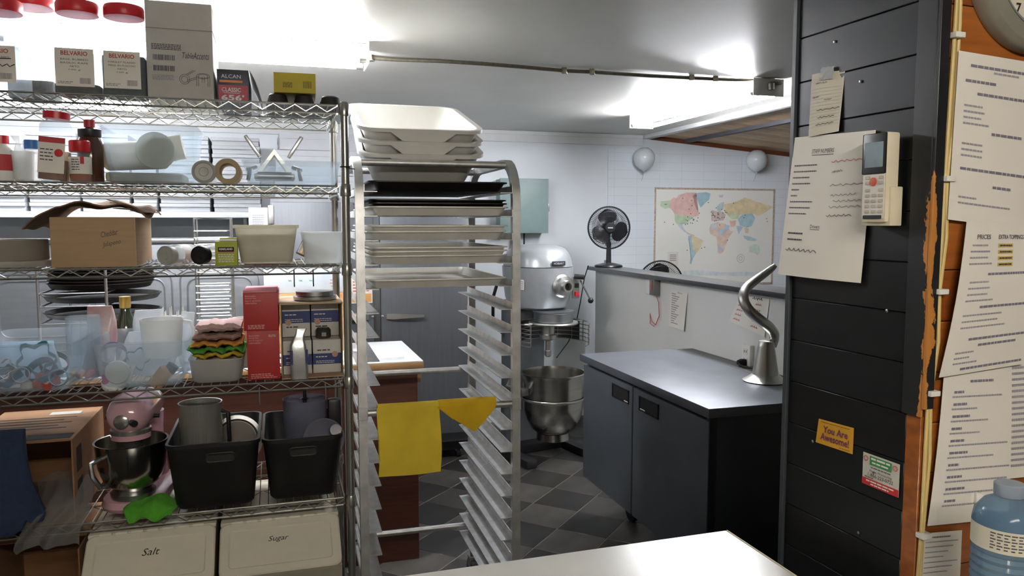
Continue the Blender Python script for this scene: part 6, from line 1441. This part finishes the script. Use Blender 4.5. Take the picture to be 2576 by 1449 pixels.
for k in range(60):
    zx, zy = (rb2.gauss(1255, 45), rb2.gauss(700, 35)) if k < 26 else ((rb2.gauss(1020, 40), rb2.gauss(730, 35)) if k < 42 else (rb2.uniform(760, 1700), rb2.uniform(520, 1000)))
    a_, z_ = mp_(zx, zy); mb.box(a_ - .004, a_ + .004, MBp - 0.004, MBp - 0.0034, z_ - .0035, z_ + .0035)
mb.build('pin_marks', M('map_pins', '#6a4a48', 0.6), wm, smooth=False)['kind'] = 'stuff'
a_, z_ = mp_(1457, 1070); mb = MB(); mb.tube([(a_ + 0.035 * math.cos(R(k)), MBp - 0.0035, z_ + 0.035 * math.sin(R(k))) for k in range(0, 360, 20)], 0.0012, 5, closed=True); mb.tube([(a_ + 0.015 * math.cos(R(k)), MBp - 0.0035, z_ + 0.018 * math.sin(R(k))) for k in range(0, 360, 20)], 0.0012, 5, closed=True); mb.build('compass_rose', INKL, wm, smooth=False)
a_, z_ = mp_(870, 1075); mb = MB(); mb.box(a_ - .05, a_ + .05, MBp - 0.0036, MBp - 0.003, z_ - .06, z_ + .06); mb.build('map_legend', PAPER, wm, smooth=False)
dashes(wm, INKL, [(a_ - .03, a_ + .03, z_ + .03 - .015 * i, z_ + .036 - .015 * i) for i in range(4)], MBp - 0.0042)

# outlet, switch box, papers on the half wall (faces look along -a)
RH = ROOM.th - R(90)
def on_half(px, py, off=0.0015):
    b, z = ROOM.hita(px, py, HA - off); return b, z
b_, z_ = on_half(1886, 895)
t = thing('power_outlet', 'white double power outlet with a black plug low on the half wall', 'outlet', ROOM.w(HA - 0.0006, b_, z_), RH)
MB().box(-0.034, 0.034, -0.024, 0.0, -0.055, 0.055, 0.004).build('plate', WHITEP, t)
for zz in (-0.02, 0.022):
    f = MB().box(-0.016, 0.016, -0.026, -0.0235, zz - 0.014, zz + 0.014, 0.003).build('socket', WHITEP, t)
    MB().box(-0.009, -0.005, -0.0268, -0.0258, zz - 0.005, zz + 0.007).build('slot', BLACKINK, f, smooth=False); MB().box(0.005, 0.009, -0.0268, -0.0258, zz - 0.005, zz + 0.007).build('slot', BLACKINK, f, smooth=False)
pg = thing('power_plug', 'black plug with a short cord in the half wall outlet', 'plug', ROOM.w(HA - 0.028, b_, z_ - 0.03), RH)
MB().loft([[(x, y, z) for x, z, _ in rr(s, s, s * .3)] for y, s in ((0, 0.03), (-0.02, 0.032), (-0.04, 0.02))]).build('body', RUBBER, pg)
mb = MB(); mb.tube([(0, -0.03, 0), (0.03, -0.05, -0.006), (0.07, -0.04, -0.012), (0.09, -0.02, -0.016)], 0.005, 8); mb.build('cord', RUBBER, pg)
b_, z_ = on_half(1655, 718)
t = thing('switch_box', 'grey metal switch box under the ledge with a red pilot cord', 'switch box', ROOM.w(HA - 0.0006, b_, z_), RH)
MB().box(-0.035, 0.03, -0.04, 0, -0.058, 0.058, 0.003).build('case', M('switch_grey', '#7d7a76', 0.45, 0.4), t)
MB().box(-0.014, 0.006, -0.044, -0.039, -0.03, 0.03, 0.002).build('rocker', M('pilot_red', '#a05a56', 0.4), t)
MB().box(-0.125, -0.036, -0.018, 0, -0.06, 0.062, 0.003).build('cover_plate', WHITE_PAINT, t)
mb = MB(); pts = [(0.012, -0.02, -0.055), (0.04, -0.015, -0.1), (0.045, -0.012, -0.18), (0.0, -0.012, -0.24), (-0.05, -0.012, -0.225), (-0.075, -0.012, -0.18), (-0.07, -0.012, -0.24), (-0.02, -0.012, -0.25)]
mb.tube(pts, 0.0028, 6); mb.build('red_cord', M('red_cord', '#c2595e', 0.5), t)
# thin lead hanging under the ledge from the fan
pts = []
for px, py in ((1540, 676), (1570, 684), (1600, 689), (1630, 688), (1648, 692)):
    b, z = ROOM.hita(px, py, HA - 0.02); pts.append(ROOM.w(HA - 0.02, b, z))
o = MB().tube(pts, 0.003, 6).build('fan_lead', M('tan_cord', '#8a7a62', 0.6)); tag(o, 'thin tan lead hanging below the ledge', 'cord')
pts = []
for px, py, a in ((1480, 668, HA - 0.06), (1470, 700, HA - 0.07), (1460, 760, HA - 0.08), (1452, 800, HA - 0.08), (1430, 860, HA - 0.1), (1400, 900, HA - 0.25)):
    b, z = ROOM.hita(px, py, a); pts.append(ROOM.w(a, min(b, BW - 0.05), max(z, 0.02)))
b, z = 5.3, 0.0
o = MB().tube(pts, 0.004, 6).build('extension_cable', RUBBER); tag(o, 'black power cord dropping from the ledge end behind the mixer', 'cord')

# ------------------------------------------------------------------ sheets of paper with printing
def bil(c, u, v):
    (x0, y0), (x1, y1), (x2, y2), (x3, y3) = c      # TL TR BR BL, v measured downwards
    tx = x0 + (x1 - x0) * u; ty = y0 + (y1 - y0) * u; bx_ = x3 + (x2 - x3) * u; by_ = y3 + (y2 - y3) * u
    return tx + (bx_ - tx) * v, ty + (by_ - ty) * v
class Sheet:
    def __init__(s, name, lab, fr, kind, corners, off, mat, bulge=None, cat='paper', t=0.0006, group=None):
        hit = fr.hita if kind == 'a' else fr.hit
        s.c = [hit(px, py, -off) for px, py in corners]; s.fr = fr; s.kind = kind; s.off = off; s.bulge = bulge or (lambda u, v: 0.0)
        cx = sum(p[0] for p in s.c) / 4; cz = min(p[1] for p in s.c); s.org = fr.w(-off, cx, cz) if kind == 'a' else fr.w(cx, -off, cz)
        s.root = thing(name, lab, cat, s.org, 0.0, group)
        MB().sheet(lambda u, v: s.pos(u, v, 0), 14, 18, t).build('sheet', mat, s.root)
    def pos(s, u, v, lift):
        h, z = bil(s.c, u, v); o = -(s.off + lift + s.bulge(u, v))
        return (s.fr.w(o, h, z) if s.kind == 'a' else s.fr.w(h, o, z)) - s.org
    def marks(s, mat, rects, name='printed_lines', lift=0.0009):
        mb = MB()
        for u0, u1, v0, v1 in rects:
            n = max(1, int((u1 - u0) / 0.08))
            for i in range(n):
                a, b = u0 + (u1 - u0) * i / n, u0 + (u1 - u0) * (i + 1) / n
                mb.add([s.pos(a, v1, lift), s.pos(b, v1, lift), s.pos(b, v0, lift), s.pos(a, v0, lift)], [(0, 1, 2, 3)])
        o = mb.build(name, mat, s.root, smooth=False, fix=False)
        if len(rects) > 1: o['kind'] = 'stuff'
        return o
    def text(s, string, mat, u0, u1, v0, v1, shear=0.0, bold=0.0, lift=0.001, name='lettering'):
        o = text(string, mat, s.root, (0, 0, 0), width=1, height=1, rot=(0, 0, 0), shear=shear, bold=bold, name=name)
        for v in o.data.vertices: v.co = s.pos(u0 + (u1 - u0) * (v.co.x + .5), v0 + (v1 - v0) * (.5 - v.co.y), lift)
        return o
def uv_words(u0, u1, v, h, r_):
    out = []; x = u0
    while x < u1:
        w = h * r_.uniform(1.6, 4); out.append((x, min(x + w, u1), v - h / 2, v + h / 2)); x += w + h * .4
    return out
r5 = random.Random(12)
# staff list on the pillar
S = Sheet('staff_list', 'white typed staff number sheet taped to the black pillar', PL, 'a', [(2000, 346), (2203, 327), (2167, 712), (1969, 689)], 0.004, PAPER, lambda u, v: 0.012 * (1 - u) * v + 0.01 * v * math.sin(3 * u))
S.text('STAFF NUMBERS', INK, .27, .55, .095, .125); S.marks(INK, [(.27, .55, .135, .139)])
for i in range(9): S.marks(M('typed_ink', '#6a6670', 0.8), uv_words(.05, (.36, .36, .28, .3, .16, .14, .36, .34, .3)[i], .205 + i * .043, .009, r5))
for i, (a, b, m) in enumerate(((.54, .9, REDINK), (.56, .68, INKL), (.56, .98, INKL), (.58, .86, INKL), (.62, .92, INKL), (.58, .92, INKL), (.56, .84, INK))):
    vv = (.19, .26, .35, .42, .46, .5, .56)[i]
    n = 14; MB().tube([S.pos(a + (b - a) * k / n, vv + 0.008 * math.sin(k * 2.4 + i) - 0.01 * k / n, 0.0012) for k in range(n + 1)], 0.0005, 4).build('handwriting', m, S.root, smooth=False)
MB().tube([S.pos(.08 + .42 * k / 18, .81 + 0.012 * math.sin(k * 2.2), 0.0012) for k in range(19)], 0.0006, 4).build('handwriting', INK, S.root, smooth=False)
S.text('Drivers', INK, .38, .5, .625, .65); S.marks(INK, [(.38, .5, .657, .66)])
for i in range(2): S.marks(INK, uv_words(.08, .29, .69 + i * .045, .011, r5))
# small lined note above it
NOTE = M('note_paper', '#cfc9b6', 0.8, noise=0.04)
S = Sheet('lined_note', 'small torn lined note stuck to the black pillar with shiny tape', PL, 'a', [(2043, 188), (2122, 175), (2112, 330), (2034, 346)], 0.003, NOTE, lambda u, v: 0.004 * math.sin(5 * u) + 0.006 * u * v)
S.marks(INKL, [(.02, .98, .25 + .055 * i, .253 + .055 * i) for i in range(12)])
for a, b, v in ((.2, .55, .16), (.1, .35, .38), (.5, .7, .44), (.3, .95, .60), (.35, .8, .72), (.3, .8, .83)):
    MB().tube([S.pos(a + (b - a) * k / 10, v + .012 * math.sin(k * 2.5), 0.001) for k in range(11)], 0.0005, 4).build('handwriting', INK if v > .5 else INKL, S.root, smooth=False)
MB().sheet(lambda u, v: S.pos(.38 + .34 * u, -.08 + .2 * v, 0.0015 + 0.003 * abs(math.sin(7 * u + 5 * v))), 8, 8, 0.0004).build('tape', M('shiny_tape', '#cfd4d8', 0.1, 0.4, bump=0.5), S.root)
# remote in its holder
bR, zR0 = PL.hita(2240, 568, 0.0); _, zR1 = PL.hita(2240, 338, 0.0)
rem = thing('remote_control', 'white air conditioner remote in a wall holder on the black pillar', 'remote', PL.w(-0.0065, bR, zR0), PL.th - R(90))
bL = PL.hita(2194, 450, -0.03)[0]; bRt = PL.hita(2262, 450, -0.01)[0]
hR = zR1 - zR0; wR = 0.052; CRM = M('cream_plastic2', '#d8cfb4', 0.4)
hld = MB().box(-wR / 2 - 0.008, wR / 2 + 0.004, -0.026, 0.0, 0.0, hR * .42, 0.002).build('holder', CRM, rem)
MB().box(-wR / 2, wR / 2, -0.034, -0.006, 0.006, hR, 0.004).build('body', CRM, rem)
MB().box(-wR / 2 + 0.002, wR / 2 - 0.002, -0.0352, -0.0338, 0.012, hR - 0.004, 0.0005, 1).build('face', M('remote_face', '#dcd9d0', 0.4), rem)
MB().box(-wR / 2 + 0.0005, wR / 2 - 0.0005, -0.0362, -0.0345, hR * .56, hR - 0.001, 0.002).build('bezel', BLACKP, rem); MB().box(-wR / 2 + 0.006, wR / 2 - 0.006, -0.0368, -0.036, hR * .63, hR * .90, 0.0005, 1).build('screen', M('lcd', '#8fa0a8', 0.12, noise=0.2), rem)
MB().lathe([(0.0075, 0), (0.0075, 0.0015), (0.001, 0.002)], 20, X=Matrix.Translation((0, -0.0352, hR * .475)) @ XR).build('power_button', M('orange_button', '#cf5a36', 0.4), rem)
for i in range(7):
    for j in range(3):
        if i < 3 and j == 1: continue
        zz = hR * (.52 - .058 * i - (.02 if i > 1 else 0)); MB().box(-0.017 + j * 0.0145, -0.0075 + j * 0.0145, -0.0364, -0.0352, zz - 0.0025, zz + 0.0025, 0.0008, 1).build('button', M('remote_button', '#b9b09a', 0.5), rem)
MB().box(-wR / 2 + 0.006, wR / 2 - 0.006, -0.0362, -0.0352, 0.012, hR * .115, 0.001, 1).build('brand_panel', BLACKP, rem)
# stickers
S = Sheet('sticker', 'yellow You Are Awesome sticker on the black pillar', PL, 'a', [(2060, 1053), (2148, 1077), (2145, 1143), (2052, 1112)], 0.0015, M('sticker_yellow', '#cf9a2a', 0.4, noise=0.1, scale=12), cat='sticker', t=0.0004)
PUR = M('purple_print', '#6a2f5c', 0.6); S.text('You Are', PUR, .17, .86, .22, .5, bold=0.02); S.text('Awesome!', PUR, .12, .9, .52, .82, bold=0.02); S.marks(M('sticker_ink', '#7a5a2a', 0.7), uv_words(.08, .9, .09, .025, r5) + uv_words(.65, .92, .92, .025, r5))
S = Sheet('sticker', 'white security alarm sticker with green and red bands on the black pillar', PL, 'a', [(2172, 1136), (2264, 1169), (2260, 1252), (2169, 1214)], 0.0015, M('sticker_white', '#c9c6ba', 0.4), cat='sticker', t=0.0004)
S.marks(M('sticker_green', '#3d8a4e', 0.5), [(.2, .8, .05, .33)], 'green_band'); S.marks(M('sticker_red', '#c02c2c', 0.5), [(.0, 1, .78, 1)], 'red_band')
S.marks(PAPER, uv_words(.24, .76, .12, .06, r5) + uv_words(.27, .72, .24, .05, r5) + uv_words(.12, .88, .845, .045, r5) + uv_words(.25, .75, .93, .04, r5), lift=0.0014)
S.text('Alarm Monitoring', INK, .2, .82, .47, .57, lift=0.0014); S.text('1-866-223-0722', BLACKINK, .17, .86, .585, .69, lift=0.0014); S.marks(INK, uv_words(.24, .78, .4, .03, r5) + uv_words(.08, .32, .73, .025, r5), lift=0.0014)
for u in (.1, .9): MB().tube([S.pos(u + .055 * math.cos(R(k)), .16 + .075 * math.sin(R(k)), 0.0014) for k in range(0, 360, 30)], 0.0007, 4, closed=True).build('round_mark', REDINK, S.root, smooth=False)

# sheets on the pine wall
def menu(lab, corners, off, blocks, bulge=None, hl=()):
    S = Sheet('menu_sheet', lab, PL, 'b', corners, off, PAPER, bulge, group='menu sheets pinned to the pine wall')
    for u0, u1, v, h, m in blocks: S.marks(m, uv_words(u0, u1, v, h, r5))
    return S
INKM = M('faded_ink', '#7b7785', 0.8, noise=0.1); INKF = M('pale_ink', '#9c98a2', 0.8, noise=0.1)
T_ = lambda u0, u1, v: (u0, u1, v, .016, INKM); t_ = lambda u0, u1, v: (u0, u1, v, .011, INKF)
menu('printed price sheet pinned below the wall clock', [(2412, 127), (2660, 168), (2640, 585), (2384, 552)], 0.012,
     [T_(.12, .75, .075), t_(.35, .6, .10), T_(.08, .38, .165), T_(.2, .88, .235), t_(.08, .26, .31), t_(.08, .28, .345), t_(.08, .25, .38), t_(.08, .33, .415), T_(.36, .66, .46), t_(.08, .28, .535), t_(.08, .28, .57), t_(.08, .28, .605), T_(.08, .86, .685), T_(.4, .58, .775), t_(.08, .25, .855), t_(.08, .58, .89)])
S = menu('price sheet with an extra toppings column and yellow highlights on the pine wall', [(2432, 556), (2592, 560), (2575, 915), (2362, 950)], 0.017,
     [t_(.12, .35, .155), t_(.1, .38, .195), t_(.1, .36, .235), t_(.1, .42, .275), T_(.38, .95, .345), t_(.14, .4, .395), t_(.13, .42, .435), t_(.13, .4, .475), t_(.12, .48, .515), T_(.32, .96, .56), t_(.12, .62, .61), t_(.12, .58, .65), t_(.12, .68, .69), T_(.25, .98, .77), T_(.38, .85, .815), t_(.12, .34, .855), t_(.12, .3, .89), t_(.12, .4, .925), T_(.22, .96, .965)], lambda u, v: 0.006 * math.sin(math.pi * v))
S.text('PRICES', INK, .18, .38, .085, .115, bold=0.01); S.text('EXTRA TOPPINGS', INK, .5, .88, .085, .115, bold=0.01)
S.marks(M('yellow_highlight', '#d2b454', 0.7), [(.5, .72, .145 + .042 * i, .17 + .042 * i) for i in range(4)], 'highlight')
for i in range(4): S.marks(INK, uv_words(.52, .7, .1575 + .042 * i, .011, r5), lift=0.0013)
S = menu('printed toppings sheet on the pine wall above the water bottle', [(2376, 926), (2545, 918), (2532, 1302), (2330, 1322)], 0.009,
     [T_(.38, .72, .09)] + sum(([T_(.16, .30 + .05 * (i % 3), .155 + i * .077), t_(.14, (.85, .5, .66, .55, .94, .75, .98, .95, .98, .72)[i], .185 + i * .077)] for i in range(10)), []), lambda u, v: 0.004 * math.sin(2.5 * v))
MB().box(-0.006, 0.006, -0.004, 0.004, -0.01, 0.01, 0.002, X=Matrix.Translation(S.pos(.56, .84, 0.005))).build('tape_scrap', WHITEP, S.root)
menu('narrow closely printed sheet at the edge of the toppings sheet on the pine wall', [(2543, 640), (2680, 630), (2680, 1190), (2528, 1205)], 0.006, [t_(.06, .7 + .25 * ((i * 7) % 3) / 3, .5 + i * .026) for i in range(18)])
menu('small typed delivery charge sheet low on the pine wall', [(2322, 1342), (2420, 1334), (2410, 1560), (2300, 1575)], 0.008, [T_(.15, .7, .05)] + [t_(.08, .9 - .12 * ((i * 5) % 4), .1 + i * .055) for i in range(9)])
S = Sheet('blank_paper', 'blank cream strip of paper on the pine wall behind the water bottle', PL, 'b', [(2484, 1296), (2600, 1300), (2590, 1560), (2455, 1580)], 0.008, NOTE)

# cream cables with clips
cabl = thing('wall_cables', 'pair of cream electric cables clipped down the corner of the pine wall', 'cable')
CCB = M('cream_cable', '#cfb878', 0.5, noise=0.08)
for dx in (0, 11):
    pts = []
    for px, py in ((2416, -60), (2408, 60), (2400, 180), (2390, 330), (2382, 450), (2374, 600), (2362, 733), (2354, 860), (2340, 990), (2332, 1150), (2322, 1345), (2310, 1500), (2296, 1640)):
        sp_ = dx * (1.0 if 30 < py < 1300 else .6) * (0.55 if py in (450, 733, 990, 1345) else 1)
        a, z = PL.hit(px + sp_ - 5, py, -0.006); pts.append(PL.w(a, -0.006, z))
    MB().tube(pts, 0.0033, 8).build('cable', CCB, cabl)
for px, py in ((2403, 90), (2380, 450), (2362, 733), (2341, 988), (2321, 1345)):
    a, z = PL.hit(px, py, -0.006)
    MB().box(-0.0105, 0.0105, -0.011, 0.0055, -0.0045, 0.0045, 0.0015, X=Matrix.Translation(PL.w(a, -0.006, z)) @ Matrix.Rotation(PL.th, 4, 'Z')).build('clip', WHITEP, cabl)
# wall clock
a, z = PL.hit(2634, -98, -0.03)
clk = thing('wall_clock', 'round silver-rimmed wall clock on the pine wall', 'clock', PL.w(a, -0.001, z), PL.th)
RC = abs(PL.hit(2634, 133, -0.03)[1] - z)
XC = Matrix.Rotation(R(90), 4, 'X')
MB().lathe([(RC * .99, 0.0), (RC, 0.01), (RC * .93, 0.03), (RC * .8, 0.036), (RC * .76, 0.03), (RC * .74, 0.015), (0.001, 0.015)], 64, X=XC, cap1=False).build('case', M('clock_silver', '#9a988c', 0.35, 0.4), clk)
MB().lathe([(RC * .79, 0.0355), (RC * .74, 0.032), (RC * .735, 0.016), (RC * .72, 0.016)], 64, X=XC, cap0=False, cap1=False).build('inner_rim', M('clock_grey', '#7d878c', 0.4), clk)
MB().lathe([(RC * .73, 0.0165), (0.001, 0.017)], 48, X=XC, cap0=False, cap1=False).build('dial', M('clock_face', '#ddd6c2', 0.5), clk)
for n_ in range(1, 13):
    a = R(90 - 30 * n_); text(str(n_), BLACKINK, clk, (RC * .60 * math.cos(a), -0.0180, RC * .60 * math.sin(a)), height=RC * .11, bold=0.015, name='numeral')
for L_, a, wd_ in ((.4, 60, .012), (.55, 200, .008)):
    MB().box(-RC * .05, RC * L_, -0.0195, -0.0188, -RC * wd_, RC * wd_, X=Matrix.Rotation(R(-a), 4, 'Y')).build('hand', BLACKP, clk, smooth=False)
# water bottle on a side counter that runs below the picture
sc_ = thing('side_counter', 'narrow white side counter along the pine wall under the water bottle', 'counter', PL.w(0, 0, 0), PL.th)
MB().box(0.02, 0.95, -0.34, -0.012, 0.83, 0.86, 0.003).build('top', M('side_top', '#d6d2c6', 0.4), sc_); MB().box(0.06, 0.92, -0.30, -0.02, 0.0, 0.83, 0.003).build('body', LAM, sc_)
Yb = 1.10; xb = (2572 - 1288) / F * Yb
wb_ = thing('water_bottle', 'large blue ribbed plastic water bottle with a paper label', 'bottle', (xb, Yb, 0.861), R(15))
hB_ = PL.ray(2572, 1214); tB = Yb / hB_.y; zB = CAM.z + hB_.z * tB - 0.861
BLUEC = M('blue_bottle', '#8db0cc', 0.08, clear=0.5, noise=0.08, scale=10)
rB = 0.046; prof = [(rB * .8, 0.0), (rB * .95, 0.006)]
z = 0.014
while z < zB * .68: prof += [(rB, z), (rB * .94, z + 0.006)]; z += 0.012
prof += [(rB, zB * .69), (rB, zB * .82), (rB * .95, zB * .86), (rB * .7, zB * .91), (rB * .4, zB * .935), (rB * .34, zB * .95)]
MB().lathe(prof, 40, cap1=False).build('body', BLUEC, wb_)
MB().lathe([(rB * .42, zB * .94), (rB * .44, zB * .945), (rB * .44, zB * .995), (rB * .4, zB), (0.001, zB)], 28, cap1=False).build('cap', M('grey_cap', '#8f9aa6', 0.4), wb_)
MB().lathe([(rB * 1.006, zB * .705), (rB * 1.006, zB * .81)], 40, cap0=False, cap1=False).build('paper_label', NOTE, wb_)
mb = MB()
for i in range(6):
    for a in range(196, 262, 11):
        q = rB * 1.012; a2 = a + 6 + 3 * (i % 2); zz = zB * (.722 + .014 * i)
        mb.add([(q * math.cos(R(a)), q * math.sin(R(a)), zz), (q * math.cos(R(a2)), q * math.sin(R(a2)), zz), (q * math.cos(R(a2)), q * math.sin(R(a2)), zz + .0018), (q * math.cos(R(a)), q * math.sin(R(a)), zz + .0018)], [(0, 1, 2, 3)])
mb.build('printed_lines', INK, wb_, smooth=False, fix=False)

# papers on the half wall
S = Sheet('recipe_sheet', 'white typed sheet curling on the half wall beside the red cord', Fr(*ROOM.w(HA, 0, 0).xy, 17), 'a', [(1686, 727), (1730, 738), (1724, 832), (1683, 820)], 0.003, PAPER, lambda u, v: 0.01 * v * u)
S.text('Name', INK, .45, .7, .02, .06)
for i in range(14): S.marks(INKL, uv_words(.12, .35 + .3 * ((i * 3) % 4) / 4, .1 + i * .06, .025, r5))
S = Sheet('recipe_sheet', 'white sheet with red handwriting hanging askew on the half wall', Fr(*ROOM.w(HA, 0, 0).xy, 17), 'a', [(1862, 740), (1936, 752), (1925, 848), (1836, 808)], 0.003, PAPER, lambda u, v: 0.004 * v)
for i in range(5):
    for q in (0.08, .6): MB().tube([S.pos(q + .02 * k, .2 + i * .16 + .03 * math.sin(k * 2.2) + .02 * q, 0.001) for k in range(10)], 0.0014, 4).build('handwriting', REDINK, S.root, smooth=False)
MB().tube([S.pos(.45 + .03 * k, .05 + .04 * math.sin(k * 2.4), 0.001) for k in range(12)], 0.0015, 4).build('handwriting', INK, S.root, smooth=False)

# ---- dough hook standing on the undercounter fridge
ha, hb0 = ROOM.hitz(1925, 958, 0.8605)
hk = thing('dough_hook', 'large aluminium spiral dough hook standing on the grey worktop', 'dough hook', ROOM.w(ha, hb0, 0.8608), ROOM.th)
MB().lathe([(0.095, 0.0), (0.097, 0.003), (0.075, 0.016), (0.056, 0.03), (0.036, 0.15), (0.033, 0.172), (0.03, 0.176), (0.001, 0.176)], 44, cap1=False).build('bell', ALU, hk)
pts = []; rad = []
path = [(1942, 872, 0.0, .019), (1948, 850, 0.0, .021), (1946, 836, -0.01, .022), (1932, 820, -0.03, .023), (1903, 798, -0.045, .0235), (1881, 776, -0.04, .0225), (1870, 750, -0.015, .022), (1877, 726, 0.02, .021), (1900, 706, 0.04, .019), (1925, 688, 0.035, .0165), (1942, 675, 0.02, .014), (1951, 667, 0.01, .009)]
base = ROOM.w(ha, hb0, 0.8608)
for px, py, db, r_ in path:
    a_, z_ = ROOM.hit(px, py, hb0 + db); pts.append(Vector((a_ - ha, db, z_ - 0.8608))); rad.append(r_)
# smooth the path
sm = []; sr = []
for i in range(len(pts) - 1):
    p0 = pts[max(i - 1, 0)]; p1 = pts[i]; p2 = pts[i + 1]; p3 = pts[min(i + 2, len(pts) - 1)]
    for k in range(4):
        q = k / 4; sm.append(0.5 * ((2 * p1) + (p2 - p0) * q + (2 * p0 - 5 * p1 + 4 * p2 - p3) * q * q + (3 * p1 - p0 - 3 * p2 + p3) * q ** 3)); sr.append(rad[i] + (rad[i + 1] - rad[i]) * q)
sm.append(pts[-1]); sr.append(rad[-1])
MB().tube(sm, sr, 14).build('spiral', ALU, hk)
MB().tube([Vector((0, 0, 0.17)), sm[0]], 0.02, 14).build('shank', ALU, hk)
